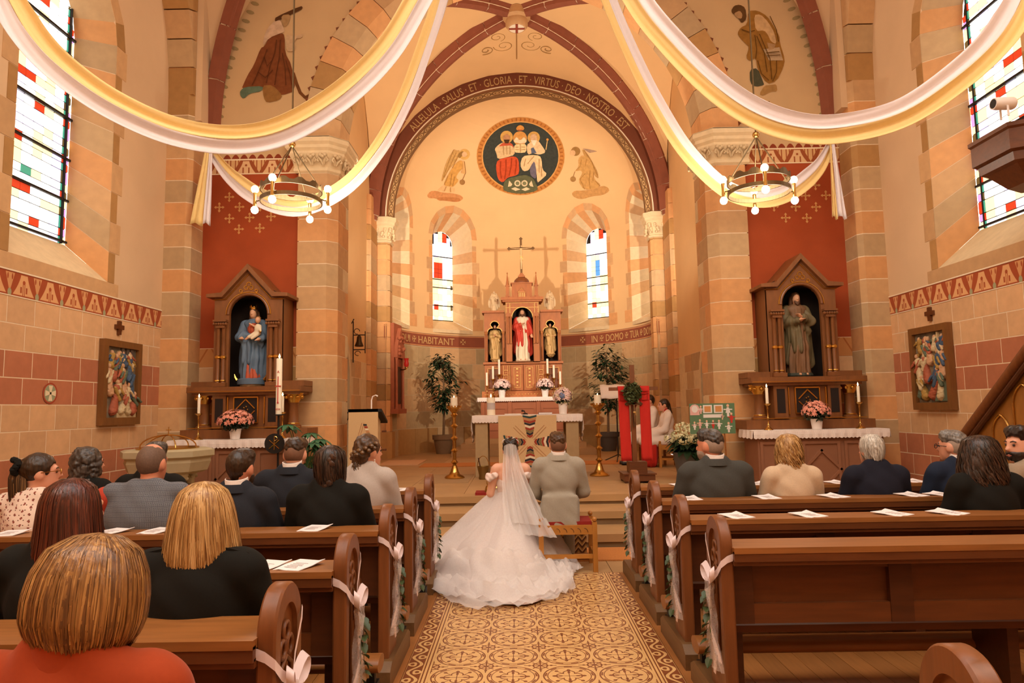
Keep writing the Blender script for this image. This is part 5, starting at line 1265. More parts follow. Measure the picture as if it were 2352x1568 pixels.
# tall floor candlesticks
for px in (1045, 1375):
    q = atz(px, 1098 if px < 1200 else 1091, .45); e = empty('floor_candlestick', (q[0], 11.95, .45), 0, 'tall ribbed brass floor candlestick with short white candle beside the stone altar', 'candlestick', 'floor candlesticks by the altar')
    MB().lathe([(0, 0), (.17, 0), (.175, .02), (.15, .05), (.1, .07), (.07, .12), (.045, .2), (.04, .22)], n=20).build('base', BRASS, e, smooth=50)
    for i in range(6):
        an_ = 2*pi*i/6; MB().ball((.14*math.cos(an_), .14*math.sin(an_), .015), .03, 8, sc=(1, 1, .6)).build('foot', BRASS, e)
    MB().lathe([(.03, .2), (.032, .24), (.03, 1.12)], n=10).build('shaft', BRASS, e)
    for z in (.28, .48, .69, .9, 1.09): MB().lathe([(.03, z-.04), (.045, z-.02), (.068, z), (.045, z+.02), (.03, z+.04)], n=14).build('knop', BRASS, e, smooth=50)
    MB().lathe([(.03, 1.1), (.05, 1.14), (.09, 1.18), (.12, 1.21), (.12, 1.225), (0, 1.22)], n=18).build('pan', BRASS, e, smooth=50)
    k = MB()
    for i in range(14):
        an_ = 2*pi*i/14; k.cbox((.122*math.cos(an_), .122*math.sin(an_), 1.235), (.03, .012, .035), Matrix.Rotation(an_+pi/2, 3, 'Z'))
    k.build('crown_rim', BRASS, e)
    c = MB().lathe([(0, 1.22), (.062, 1.22), (.062, 1.39), (.055, 1.395), (0, 1.385)], n=18).build('candle', WAX, e, smooth=40); flame(c, 0, 0, 1.386, .009)
# ============================================================ PEOPLE
def cloth(n, c, amt=.12, sc=90, rough=.85, **k): return M('cloth_'+n, c, rough, n=sc, amt=amt, coord='obj', sheen=0 if int(c[1:3], 16) < 80 else .12, spec=.2, **k)
EYE = M('eye_dark', '#2a1d16', .3)
def profile_hair(par, xf, prof, mats, n=260, seed=1, gap=.9, wave=.0, wf=14, wid=.009, hemv=.03, ycen=-.012, base=True, cut=None, lift=.004, K=12):
    """hair falling from the crown: prof = [(z, rx, ry)...] crown to hem, in the head frame; phi=0 is the back"""
    rnd = random.Random(seed); Z = np.array([p[0] for p in prof]); RX = np.array([p[1] for p in prof]); RY = np.array([p[2] for p in prof])
    T = np.linspace(0, 1, len(prof)); R, t0 = np.array(xf[0]), np.array(xf[1])
    def pt(phi, t, off=0, dz=0):
        z = np.interp(t, T, Z)+dz; rx = np.interp(t, T, RX)+off; ry = np.interp(t, T, RY)+off
        fr = max(0, abs(phi)-1.3)                        # the front flattens towards the face
        p = np.array([rx*math.sin(phi), ycen-ry*math.cos(phi)*(1 if math.cos(phi) > 0 else .8), z]); return R @ p+t0
    lim = pi-gap
    if base:
        P = [[pt(-lim+2*lim*i/36, j/14, -.004, -.012*math.sin(i*5.1)*(j/14)**3) for j in range(15)] for i in range(37)]
        o = MB().grid(P).build('hair', mats[0], par, smooth=60); m = o.modifiers.new('t', 'SOLIDIFY'); m.thickness = .03; m.offset = -1
    b = MB()
    for i in range(n):
        phi = rnd.uniform(-lim, lim); tt = 1-rnd.random()*hemv*3 if rnd.random() < .7 else rnd.uniform(.55, 1); ph = rnd.random()*6; off = rnd.uniform(-.002, lift*1.6)
        dr = rnd.uniform(-.18, .18); pts = []; sd = []
        st = rnd.uniform(0, .2) if rnd.random() < .75 else rnd.uniform(.1, .4)
        for k in range(K):
            t = st+(tt-st)*k/(K-1); f = phi+dr*(t-st)+wave*math.sin(t*wf+ph)*t; o_ = off+wave*.06*math.cos(t*wf+ph)*t-(.008 if k == 0 else 0)
            pts.append(pt(f, t, o_, -.01*rnd.random()*(k == K-1))); q = pt(f+.05, t, o_); d = q-pts[-1]; L = np.linalg.norm(d); sd.append(tuple(d/L) if L > 1e-6 else (1., 0., 0.))
        w = wid*(.6+.8*rnd.random()); b.ribbon([tuple(p) for p in pts], [s for s in sd], [w*(.5+.5*math.sin(pi*min(1, (k+.6)/(K-1)*.9))) for k in range(K)], rnd.randrange(len(mats)))
    o = b.build('hair_strands', list(mats), par, smooth=60); o['kind'] = 'stuff'
def person(label, px, py, Y, cm, hm, hair='short', sex='m', bw=1.0, rz=0, yaw=0, nod=0, tilt=0, top='suit', skin=None, lower=None, shirt=None, hfine=.011, face=False, extra=None, loc=None, scale=None, arms=None, seat=.46, beard=None, sl=None, name='person', jx=None):
    skin = skin or SKIN
    if loc is None:
        q = at(px, py, Y); ztop = q[2]; s = (ztop-.015)/1.325; x0, y0, zb = q[0], Y, 0
    else: (x0, y0, zb), s = loc, scale
    if scale: s = scale; zb = (q[2]-.015)-1.325*s if loc is None else zb
    e = empty(name, (x0, y0, zb), rz, label, 'person'); S3 = np.eye(3)*s
    hc = np.array([0, .03, 1.205]); nb = np.array([0, -.005, 1.1]); R = rotz(yaw) @ rotx(-nod) @ roty(tilt)
    def H(p): return tuple(nb+R @ (np.array(p, float)+hc-nb))
    xh = (R*s, (nb+R @ (hc-nb))*s)
    w = bw; sh = .165*w
    A = arms or [((-.195*w, -.02, 1.0), (-.25*w, .06, .74), (-.1, .3, .63)), ((.195*w, -.02, 1.0), (.25*w, .06, .74), (.1, .3, .63))]
    # body, one continuous surface
    hw = 1.0 if sex == 'm' else .95
    pr = [('e', H((0, -.012, .02)), (.077*hw, .096, .104), R), ('e', H((0, .03, -.04)), (.06*hw, .066, .086), R), ('c', H((0, .092, .01)), H((0, .112, -.026)), .009, .015), ('e', H((0, .072, -.1)), (.026, .024, .02), R), ('c', H((-.03, .082, .024)), H((.03, .082, .024)), .014, .014), ('e', H((0, .092, -.068)), (.022, .012, .012), R),
          ('-e', H((-.031, .1, .004)), (.016, .016, .009), R), ('-e', H((.031, .1, .004)), (.016, .016, .009), R),
          ('e', H((-.079*hw, -.008, -.012)), (.012, .024, .034), R), ('e', H((.079*hw, -.008, -.012)), (.012, .024, .034), R),
          ('c', (0, -.015, 1.03), H((0, -.015, -.06)), .06 if sex == 'm' else .05, .052 if sex == 'm' else .045)]
    bd = [('e', (0, -.02, .9), (.17*w, .105, .2)), ('e', (0, -.02, .64), (.15*w, .11, .19)), ('c', (-sh, -.02, 1.02), (sh, -.02, 1.02), .05, .05)]
    for a, b_, c in A:
        a, b_, c = map(np.array, (a, b_, c)); d = (c-b_)/np.linalg.norm(c-b_)
        bd += [('c', tuple(a), tuple(b_), .05, .042), ('c', tuple(b_), tuple(c), .042, .028), ('e', tuple(c+d*.045), (.036, .04, .026))]
        sd = np.cross(d, (0, 0, 1.)); sd /= np.linalg.norm(sd)+1e-6; q = 1 if c[0] < 0 else -1
        for i in range(4):
            b0 = c+d*.075+sd*(.021*(i-1.5)); L = (.06, .07, .066, .05)[i]; bd += [('c', tuple(b0), tuple(b0+d*L*.55), .0105, .010, {'k': .004}), ('c', tuple(b0+d*L*.55), tuple(b0+d*L*.9-np.array([0, 0, .02])), .010, .009, {'k': .004})]
        bd.append(('c', tuple(c+d*.02+sd*q*.03), tuple(c+d*.07+sd*q*.055), .013, .0105, {'k': .006}))
    kz = seat+.05; kn = [((-.09, .0, kz), (-.1, .43, kz), (-.1, .44, .08)), ((.09, .0, kz), (.1, .43, kz), (.1, .44, .08))] if sl is None else sl
    for a, b_, c in kn: bd += [('c', a, b_, .07, .055), ('c', b_, c, .05, .035), ('c', c, (c[0], c[1]+.14, .045), .035, .03)]
    sdfmesh('body', pr+bd, hfine, skin, e, k=.022, xf=(S3, (0, 0, 0)))
    if face:
        for q in (-1, 1):
            MB().ball((0, 0, 0), .0085*s, 8).build('eye', EYE, e, loc=np.array(H((q*.031, .088, .004)))*s); MB().tube([tuple(np.array(H((q*(.014+.035*t), .097-.012*t, .024+.006*math.sin(t*3))))*s) for t in (0, .5, 1)], [.004*s, .005*s, .003*s], 6).build('eyebrow', hm[0], e)
        MB().tube([tuple(np.array(H((u, .104-.05*abs(u), -.066)))*s) for u in (-.022, -.01, 0, .01, .022)], [.002, .004*s, .004*s, .004*s, .002], 6).build('lips', M('lips', '#b5604e', .5), e)
    # clothing
    if top in ('suit', 'coat', 'blouse', 'vest', 'alb'):
        f = {'suit': 1.0, 'coat': 1.04, 'blouse': .93, 'vest': 1.02, 'alb': 1.08}[top]
        jk = [('e', (0, -.02, .88), (.195*w*f, .13*f, .21)), ('e', (0, -.015, .63), (.185*w*f, .14*f, .2)), ('c', (-sh, -.025, 1.03), (sh, -.025, 1.03), .062 if top != 'blouse' else .055, .062 if top != 'blouse' else .055), ('c', (-.06, -.03, 1.07), (.06, -.03, 1.07), .05, .05)]
        if top in ('suit', 'coat'): jk += [('c', (-.055, -.035, 1.105), (.055, -.035, 1.105), .034, .034)]
        slv = []; jk += jx or []
        for a, b_, c in A:
            a, b_, c = map(np.array, (a, b_, c)); slv += [('c', tuple(a), tuple(b_), .072*f, .062*f), ('c', tuple(b_), tuple(b_*.12+c*.88), .06*f, .046*f if top != 'alb' else .09)]
        if top == 'vest': sdfmesh('shirt_sleeves', slv, .014, shirt, e, k=.02, disp=wrinkle(.003, 30), xf=(S3, (0, 0, 0)))
        else: jk += slv
        if top == 'alb': jk += [('c', (-.1, .0, .52), (-.12, .42, .5), .13, .11), ('c', (.1, .0, .52), (.12, .42, .5), .13, .11)]
        jk.append(('-c', (0, .005, 1.06), H((0, .01, -.06)), .062 if sex == 'm' else .055, .056))
        sdfmesh({'suit': 'jacket', 'coat': 'coat', 'blouse': 'blouse', 'vest': 'vest', 'alb': 'surplice'}[top], jk, .011, cm, e, k=.035, disp=wrinkle(.0026 if top != 'alb' else .005, 22), xf=(S3, (0, 0, 0)))
        if top == 'suit' and shirt:
            nx, ny, nz = (np.array([0, -.008, 1.118]))
            P = [[(s*(.066*math.cos(a)*m_), s*(-.008+.068*math.sin(a)*m_), s*(z+.012*math.sin(a))) for z, m_ in ((1.08, 1.16), (1.148, 1.08), (1.15, 1.0), (1.08, 1.0))] for a in [2*pi*i/24+pi/2 for i in range(2, 23)]]
            P = [[(-x, y-.014*s, z) for x, y, z in r] for r in P]
            MB().grid(P).build('shirt_collar', shirt, e, smooth=50)
            P = [[(s*(.094*math.cos(a)*m_), -s*(.014+.088*math.sin(a)*m_)-.0*s, s*(z)) for z, m_ in ((1.06, 1.2), (1.1, 1.05), (1.112, .95), (1.075, .9))] for a in [pi/2+u for u in np.linspace(-2.2, 2.2, 20)]]
            MB().grid(P).build('jacket_collar', cm, e, smooth=50)
    lm = lower or cm
    lw = []
    for a, b_, c in kn: lw += [('c', a, b_, .088, .072), ('c', b_, (c[0], c[1], .12), .068, .052)]
    lw += [('e', (0, -.01, seat+.07), (.175*w, .15, .11))]
    sdfmesh('trousers' if sex == 'm' else 'skirt', lw, .016, lm, e, k=.03, xf=(S3, (0, 0, 0)))
    for a, b_, c in kn: sdfmesh('shoe', [('c', (c[0], c[1]-.02, .05), (c[0], c[1]+.15, .035), .045, .038), ('c', (c[0], c[1]-.03, .06), (c[0], c[1]-.01, .1), .042, .04)], .014, M('shoe_black', '#201812', .35), e, xf=(S3, (0, 0, 0)))
    # hair
    h0 = hm[0]
    ff = ('-b', (0, .125, -.045), (.066, .09, .1), .04)
    if hair == 'short':
        sdfmesh('hair', [('e', (0, -.016, .032), (.0825, .1, .101)), ('c', (0, -.055, .0), (0, -.05, -.07), .042, .03), ('c', (-.04, .03, .085), (.04, .03, .085), .042, .042), ff, ('-e', (-.085, .0, -.03), (.03, .035, .045)), ('-e', (.085, .0, -.03), (.03, .035, .045))], .008, h0, e, k=.03, disp=wrinkle(.0022, 120), xf=xh)
    elif hair == 'fade':
        sdfmesh('hair', [('e', (0, -.008, .06), (.079, .1, .074)), ('c', (-.045, .04, .098), (.045, .04, .098), .034, .034), ('e', (0, -.062, .035), (.062, .046, .06)), ('-b', (0, .14, -.06), (.07, .09, .12), .03)], .008, h0, e, k=.03, disp=wrinkle(.004, 80), xf=xh)
        sdfmesh('stubble', [('e', (0, -.014, .015), (.0805, .0995, .098)), ('-b', (0, .1, -.06), (.09, .11, .1), .03), ('-b', (0, 0, -.12), (.2, .2, .06), .01)], .008, hm[1], e, k=.02, xf=xh)
    elif hair == 'buzz':
        sdfmesh('hair', [('e', (0, -.015, .018), (.0815, .1005, .103)), ('-b', (0, .12, -.05), (.07, .09, .12), .04), ('-e', (-.085, .0, -.03), (.03, .03, .05)), ('-e', (.085, .0, -.03), (.03, .03, .05)), ('-b', (0, 0, -.13), (.2, .2, .05), .01)], .008, h0, e, k=.02, disp=wrinkle(.001, 120), xf=xh)
    elif hair == 'curly':
        pr = [('e', (0, -.025, .03), (.105, .115, .11)), ('e', (0, -.06, -.06), (.1, .08, .09)), ff]
        rnd = random.Random(int(px))
        for _ in range(150):
            a = rnd.uniform(-2.3, 2.3); z = rnd.uniform(-.13, .12); r = .1*math.sqrt(max(.08, 1-(max(z, 0)/.14)**2)); pr.insert(1, ('e', (r*math.sin(a), -.025-r*math.cos(a)*1.05, z), (.013+.009*rnd.random(),)*3))
        sdfmesh('hair', pr, .007, h0, e, k=.008, disp=wrinkle(.003, 90), xf=xh)
    elif hair == 'pixie':
        sdfmesh('hair', [('e', (0, -.02, .036), (.088, .102, .1)), ('c', (0, -.055, .0), (0, -.06, -.085), .05, .035), ff, ('-e', (-.085, .005, -.035), (.03, .035, .045)), ('-e', (.085, .005, -.035), (.03, .035, .045))], .007, h0, e, k=.03, disp=wrinkle(.004, 75), xf=xh)
        profile_hair(e, xh, [(.136, .004, .004), (.125, .05, .055), (.09, .082, .09), (.03, .092, .106), (-.04, .078, .1), (-.085, .05, .09)], hm, 260, 5, 1.0, .1, 9, .006, .1, base=False)
    elif hair == 'long':
        pass
    if beard: sdfmesh('beard', [('e', (0, .034, -.06), (.0655, .0735, .07)), ('-b', (0, .05, .035), (.12, .12, .075), .01), ('-b', (0, -.06, -.06), (.12, .07, .12), .01), ('-e', (0, .112, -.066), (.02, .022, .009)), ('c', (-.02, .1, -.052), (.02, .1, -.052), .006, .006)], .006, beard, e, k=.006, xf=xh, disp=wrinkle(.0015, 110))
    e['_s'] = s
    if extra: extra(e, xh, s)
    del e['_s']
    return e
# colours
HBL = [hairmat('blonde', '#c09257', '#9c6f3a'), hairmat('blonde_light', '#d9b178', '#b98b50'), hairmat('blonde_dark', '#a87a42', '#85592c')]
HBOB = [hairmat('caramel', '#9a6a35', '#7a5228'), hairmat('caramel_light', '#b98a4e', '#946431'), hairmat('caramel_dark', '#7a5028', '#5c3a1a')]
HRED = [hairmat('auburn', '#5a2410', '#43180a'), hairmat('auburn_light', '#6e2f16', '#52200e'), hairmat('auburn_dark', '#451909', '#331106')]
HDK = [hairmat('darkbrown', '#2e1e14', '#150d08'), hairmat('darkbrown_light', '#4a3020', '#251710')]
HMID = [hairmat('brown', '#5a3c22', '#35210f'), hairmat('brown_light', '#7d5a34', '#4a3018'), hairmat('brown_dark', '#3c2612', '#241507')]
HGR = [hairmat('grey', '#8d847a', '#4c453e'), hairmat('grey_light', '#b4aca2', '#7d756b')]
HSIL = [hairmat('silver', '#cfc6b8', '#9a9082'), hairmat('silver_light', '#e8e0d2', '#bdb3a4')]
HGD = [hairmat('greydark', '#55493f', '#231c17'), hairmat('greydark_light', '#85796d', '#4a4038')]
STUB = M('stubble', '#7d5740', .7, n=60, amt=.2, coord='obj'); STUBG = M('stubble_grey', '#a08a78', .7, n=60, amt=.2, coord='obj')
BLK, NAVY, CHAR, LGREY, BEIGE, CREAMC = cloth('black', '#16140f', .3, 120), cloth('navy', '#1f2738'), cloth('charcoal', '#45443f', .15), cloth('light_grey', '#a39a8a'), cloth('beige', '#9c8770'), cloth('cream', '#cdb293')
DSUIT, ORANGE, WSH = cloth('dark_suit', '#26282e', .25, 140), cloth('orange', '#9c3d1a', .08), cloth('white_shirt', '#efe2d8')
GBLZ = cloth('grey_blazer', '#b7aaa0', .1)
VEST = cloth('tweed', '#6d6e72', .1, pat=lambda x, y, z: [((x*90).fr().lt(.35)*(z*90).fr().lt(.5), '#3f4147'), ((x*30).fr().lt(.1).mx((z*30).fr().lt(.1)), '#55575e')])
FLOR = cloth('floral', '#e3cbb8', .05, pat=lambda x, y, z: [((((x*22).fr()-.5)*1.0).hy((z*22+(x*22).fl()*.5).fr()-.5).lt(.2)*((x*137).sin()*(z*151).sin()).gt(-.3), '#8a4a3c'), (((x*31+.3).fr()-.5).hy((z*31+.6).fr()-.5).lt(.12), '#6d4a38')])
REDS = cloth('red_shirt', '#b0402c')
def H_long(prof, hm, **k): return lambda e, xh, s: profile_hair(e, xh, prof, hm, **k)
BOBP = [(.135, .003, .003), (.128, .05, .05), (.1, .098, .098), (.05, .122, .122), (0, .132, .13), (-.05, .132, .128), (-.085, .122, .112), (-.11, .1, .088)]
LOBP = [(.133, .003, .003), (.124, .045, .05), (.095, .085, .09), (.05, .105, .108), (0, .118, .118), (-.06, .13, .125), (-.12, .14, .13), (-.17, .145, .13), (-.21, .135, .12)]
LNGP = [(.133, .003, .003), (.124, .045, .05), (.095, .085, .09), (.05, .1, .108), (0, .108, .115), (-.08, .12, .12), (-.16, .135, .13), (-.25, .145, .13), (-.33, .14, .12), (-.4, .12, .105)]
CURP = [(.14, .003, .003), (.13, .06, .06), (.1, .1, .105), (.05, .12, .125), (0, .135, .13), (-.08, .15, .135), (-.16, .16, .14), (-.22, .15, .13), (-.27, .12, .11)]
WAVP = [(.138, .003, .003), (.128, .05, .055), (.095, .085, .095), (.04, .1, .11), (-.02, .105, .112), (-.08, .105, .11), (-.14, .1, .1), (-.18, .085, .085)]
# --- left-hand congregation
def lapels(e, xh, s):      # turned-up jacket collar at the neck
    P = [[(s*(.1*math.cos(a)), s*(-.01+.085*math.sin(a)), s*(1.07)), (s*(.085*math.cos(a)), s*(-.01+.075*math.sin(a)), s*1.135), (s*(.078*math.cos(a)), s*(-.01+.068*math.sin(a)), s*1.13)] for a in [pi+.1+(pi-.2)*i/16 for i in range(17)]]
    MB().grid(P).build('upturned_collar', ORANGE, e, smooth=50)
def f_bob(e, xh, s): profile_hair(e, xh, BOBP, HBOB, n=1700, seed=2, gap=.95, wid=.0038, hemv=.03, K=14); lapels(e, xh, s)
person('woman with caramel bob in an orange jacket seated nearest the tiled aisle bottom', 187, 1226, 1.62, ORANGE, HBOB, 'long', 'w', 1.0, top='coat', extra=f_bob, hfine=.012, nod=.12, yaw=-.35)
def f_blonde(e, xh, s):
    profile_hair(e, xh, LOBP, HBL, n=1300, seed=3, gap=.9, wid=.0045, hemv=.05, wave=.03, wf=8, K=14)
    for q in (-1, 1): MB().cbox((q*.155*s, -.03*s, 1.082*s), (.11*s, .05*s, .012*s), Matrix.Rotation(q*.22, 3, 'Y')).build('epaulette', BLK, e)
person('woman with straight blonde hair in a black wool coat with epaulettes', 465, 1104, 2.76, BLK, HBL, 'long', 'w', .98, top='coat', extra=f_blonde)
person('woman with long auburn hair in a black coat', 158, 1096, 2.8, BLK, HRED, 'long', 'w', .95, top='coat', yaw=-.35, extra=H_long(LNGP, HRED, n=1200, seed=4, gap=.85, wid=.0045, hemv=.07, wave=.03, wf=7, K=14))
def f_pony(e, xh, s):
    R, t = np.array(xh[0]), np.array(xh[1])
    sdfmesh('hair', [('e', (0, -.015, .03), (.086, .103, .102)), ('e', (0, -.08, .03), (.05, .05, .05)), ('-b', (0, .125, -.045), (.066, .09, .1), .04), ('-e', (-.085, .005, -.03), (.03, .03, .04)), ('-e', (.085, .005, -.03), (.03, .03, .04)), ('-b', (0, 0, -.13), (.2, .2, .055), .01)], .008, HMID[2], e, k=.03, disp=wrinkle(.002, 90), xf=xh)
    profile_hair(e, xh, [(.06, .02, .105), (.03, .035, .14), (-.03, .045, .155), (-.12, .05, .15), (-.2, .045, .14), (-.28, .03, .125), (-.32, .012, .115)], HMID, n=130, seed=6, gap=2.0, wid=.009)
    k = MB()
    for i in range(16):
        a = 2*pi*i/16; k.ball((.045*math.cos(a), -.135+.012*math.sin(a*3), .045+.045*math.sin(a)), .022, 7)
    o = k.build('scrunchie', BLK, e, smooth=True); o.matrix_local = Matrix([list(R[i])+[t[i]] for i in range(3)]+[[0, 0, 0, 1]])
def glasses(e, xh, s, m=None):
    R, t = np.array(xh[0]), np.array(xh[1]); b = MB()
    for q in (-1, 1):
        b.tube([(q*.033+.024*math.cos(a), .112, .002+.018*math.sin(a)) for a in [2*pi*i/14 for i in range(14)]], .0028, 5, closed=True); b.tube([(q*.058, .108, .008), (q*.08, .06, .008), (q*.085, .0, .004)], .0028, 5)
    b.tube([(-.01, .113, .006), (.01, .113, .006)], .0026, 5)
    o = b.build('glasses', m or BLACK, e); o.matrix_local = Matrix([list(R[i])+[t[i]] for i in range(3)]+[[0, 0, 0, 1]])
def f_pg(e, xh, s): f_pony(e, xh, s); glasses(e, xh, s, BRASS)
person('woman with scrunchie ponytail and glasses in a floral blouse', 82, 1038, 4.72, FLOR, HMID, 'long', 'w', .92, top='blouse', yaw=-.95, extra=f_pg, face=True)
person('woman with curly grey hair in a black top beside the wall frieze', 197, 1026, 5.68, BLK, HGD, 'curly', 'w', .88, yaw=-.5, top='coat', face=True)
person('stout man with receding hair in a grey tweed waistcoat', 345, 1016, 4.75, VEST, [M('hair_cropped', '#6a5140', .7, n=90, amt=.3, coord='obj')], 'buzz', 'm', 1.3, top='vest', shirt=REDS, skin=SKIN2, yaw=-.15)
person('person with dark grey hair in black seated in front of the font', 352, 1013, 5.68, BLK, HGD, 'short', 'm', 1.05, top='suit', shirt=WSH)
person('man with short brown hair and beard in a dark suit', 548, 1029, 4.75, DSUIT, HMID[2:]+[STUB], 'short', 'm', 1.0, shirt=WSH, beard=HMID[2], yaw=-.2, top='suit', skin=SKIN2)
person('young man with faded haircut in a dark suit', 674, 1001, 5.68, DSUIT, [HMID[2], STUB], 'fade', 'm', 1.12, shirt=WSH, nod=.2, top='suit')
def f_braid(e, xh, s):
    profile_hair(e, xh, [(.135, .003, .003), (.125, .05, .055), (.09, .09, .1), (.03, .1, .115), (-.04, .1, .115), (-.11, .09, .105), (-.17, .07, .09), (-.22, .045, .075)], HDK, n=260, seed=8, gap=1.0, wid=.011, hemv=.1, wave=.12, wf=16)
    R, t = np.array(xh[0]), np.array(xh[1]); b = MB()
    for i in range(11):
        q = -1 if i % 2 else 1; b.ball((.04+.013*q-.003*i, -.112-.006*math.sin(i), .06-.02*i), .02, 8, sc=(1.3, .55, .9), M=Matrix.Rotation(.6*q, 3, 'Y'))
    o = b.build('braid', HDK[1], e, smooth=True); o.matrix_local = Matrix([list(R[i])+[t[i]] for i in range(3)]+[[0, 0, 0, 1]])
person('woman with dark braided hair in a black coat beside the aisle', 757, 1021, 4.74, BLK, HDK, 'long', 'w', .98, top='coat', extra=f_braid, yaw=-.1)
def f_updo(e, xh, s):
    R, t = np.array(xh[0]), np.array(xh[1]); Mx = Matrix([list(R[i])+[t[i]] for i in range(3)]+[[0, 0, 0, 1]])
    sdfmesh('hair', [('e', (0, -.018, .035), (.09, .105, .102)), ('e', (0, -.075, -.03), (.075, .055, .07)), ('e', (-.02, -.09, -.09), (.045, .04, .045)), ('-b', (0, .125, -.05), (.066, .09, .1), .04), ('-e', (.088, .01, -.03), (.03, .03, .04)), ('-e', (-.088, .01, -.03), (.03, .03, .04))], .008, HMID[0], e, k=.02, disp=wrinkle(.004, 70), xf=xh)
    b = MB()
    for i in range(12):
        u = i/11; q = -1 if i % 2 else 1; a = -1.9+2.6*u; b.ball((.098*math.sin(-a)*1.0, -.03-.1*math.cos(a)*.95, .05-.085*u+.012*q), .021, 8, sc=(1.1, .9, .8))
    o = b.build('braid', HMID[1], e, smooth=True); o.matrix_local = Mx
    profile_hair(e, xh, [(-.06, .03, .11), (-.1, .05, .125), (-.15, .055, .12), (-.2, .04, .11)], HMID, n=60, seed=9, gap=2.2, wid=.007, wave=.15, base=False)
    MB().ball((.082, -.002, -.06), .006, 8).ball((.083, -.002, -.078), .008, 8, sc=(.6, .6, 1.6)).build('earring', WSH, e).matrix_local = Mx
person('woman with braided updo and earring in a pale grey blazer', 838, 996, 5.66, GBLZ, HMID, 'long', 'w', .9, top='suit', yaw=-.75, extra=f_updo, face=True)
# --- right-hand congregation
person('bearded man with dark swept hair in a charcoal suit', 1637, 984, 5.83, CHAR, [HGD[0], STUBG], 'fade', 'm', 1.12, shirt=WSH, yaw=.75, beard=STUBG, face=True, skin=SKIN2)
person('woman with pinned wavy blonde hair in a cream top', 1812, 996, 5.84, CREAMC, HBL, 'long', 'w', .9, top='blouse', extra=H_long(WAVP, HBL, n=300, seed=12, gap=1.0, wid=.01, hemv=.12, wave=.25, wf=18), yaw=.1)
person('woman with cropped silver hair in a navy jacket', 2003, 996, 5.84, cloth('ink', '#1d1d28', .2, 120), HSIL, 'pixie', 'w', .98, top='coat', yaw=.25)
def f_gl(e, xh, s): glasses(e, xh, s)
person('grey-haired man with black glasses in a blue suit', 2195, 987, 5.85, NAVY, [HGR[0], STUBG], 'fade', 'm', 1.02, shirt=WSH, yaw=.6, face=True, extra=f_gl)
person('woman with voluminous dark curls in a black top', 2252, 1000, 4.96, BLK, HDK, 'long', 'w', .95, top='coat', extra=H_long(CURP, HDK, n=420, seed=14, gap=.8, wid=.011, hemv=.08, wave=.2, wf=20))
person('bearded dark-haired man in a beige jacket turned to his neighbour', 2352, 976, 5.1, BEIGE, [HDK[0], STUB], 'fade', 'm', 1.1, shirt=WSH, yaw=1.35, beard=HDK[0], face=True, rz=.35)
# --- groom
def f_groom(e, xh, s):
    xf = (np.eye(3)*s, (0, 0, 0))
    MB().cbox((.19*s, -.03*s, .62*s), (.01, .09, .12)).build('pocket_flap', LGREY, e)
person('groom in a light grey suit with brown shoes seated on the oak stool', 1281, 991, 7.22, LGREY, [HMID[0], STUB], 'fade', 'm', 1.0, shirt=WSH, top='suit', extra=f_groom, jx=[('b', (0, -.125, .56), (.18, .03, .17), .03), ('b', (-.15, -.03, .52), (.04, .1, .1), .03), ('b', (.15, -.03, .52), (.04, .1, .1), .03)], sl=[((-.09, .0, .51), (-.1, .36, .5), (-.11, .2, .08)), ((.09, .0, .51), (.1, .36, .5), (.11, .2, .08))], lower=LGREY, hfine=.01, yaw=.0)
# --- altar servers on stools, facing the altar
ALB = cloth('alb_white', '#eedfd2', .05); CASS = cloth('cassock_red', '#b92a1e')
def f_srv(e, xh, s):
    xf = (np.eye(3)*s, (0, 0, 0)); sdfmesh('cassock', [('c', (-.1, .3, .45), (-.1, .34, .12), .11, .13), ('c', (.1, .3, .45), (.1, .34, .12), .11, .13)], .014, CASS, e, k=.05, xf=xf, disp=folds(.01, 12, (0, .32), 2))
    sdfmesh('cassock_collar', [('c', (-.05, -.01, 1.09), (.05, -.01, 1.09), .045, .045)], .01, CASS, e, xf=xf)
    sdfmesh('hair', [('e', (0, -.015, .03), (.084, .102, .102)), ('c', (0, -.095, .0), (.0, -.13, -.16), .04, .032), ('c', (0, -.13, -.16), (0, -.12, -.36), .032, .012), ('-b', (0, .125, -.045), (.066, .09, .1), .04), ('-e', (-.085, .005, -.03), (.03, .03, .04)), ('-e', (.085, .005, -.03), (.03, .03, .04))], .008, HMID[2], e, k=.03, disp=wrinkle(.002, 90), xf=xh)
q1 = at(1527, 914, 13.6); s1 = (q1[2]-.45-.015)/1.325
person('altar server girl with long brown ponytail in white surplice over red cassock', 0, 0, 0, ALB, HMID, 'long', 'w', .8, rz=pi/2, top='alb', loc=(q1[0], 13.6, .45), scale=s1, extra=f_srv, face=True, lower=CASS)
q2 = at(1500, 905, 14.1); s2 = (q2[2]-.45-.015)/1.325
person('altar server with short hair in white surplice and dark trousers', 0, 0, 0, ALB, [HMID[2], STUB], 'short', 'm', .95, rz=pi/2, top='alb', loc=(q2[0]-.05, 14.15, .45), scale=s2, face=True, lower=BLK)
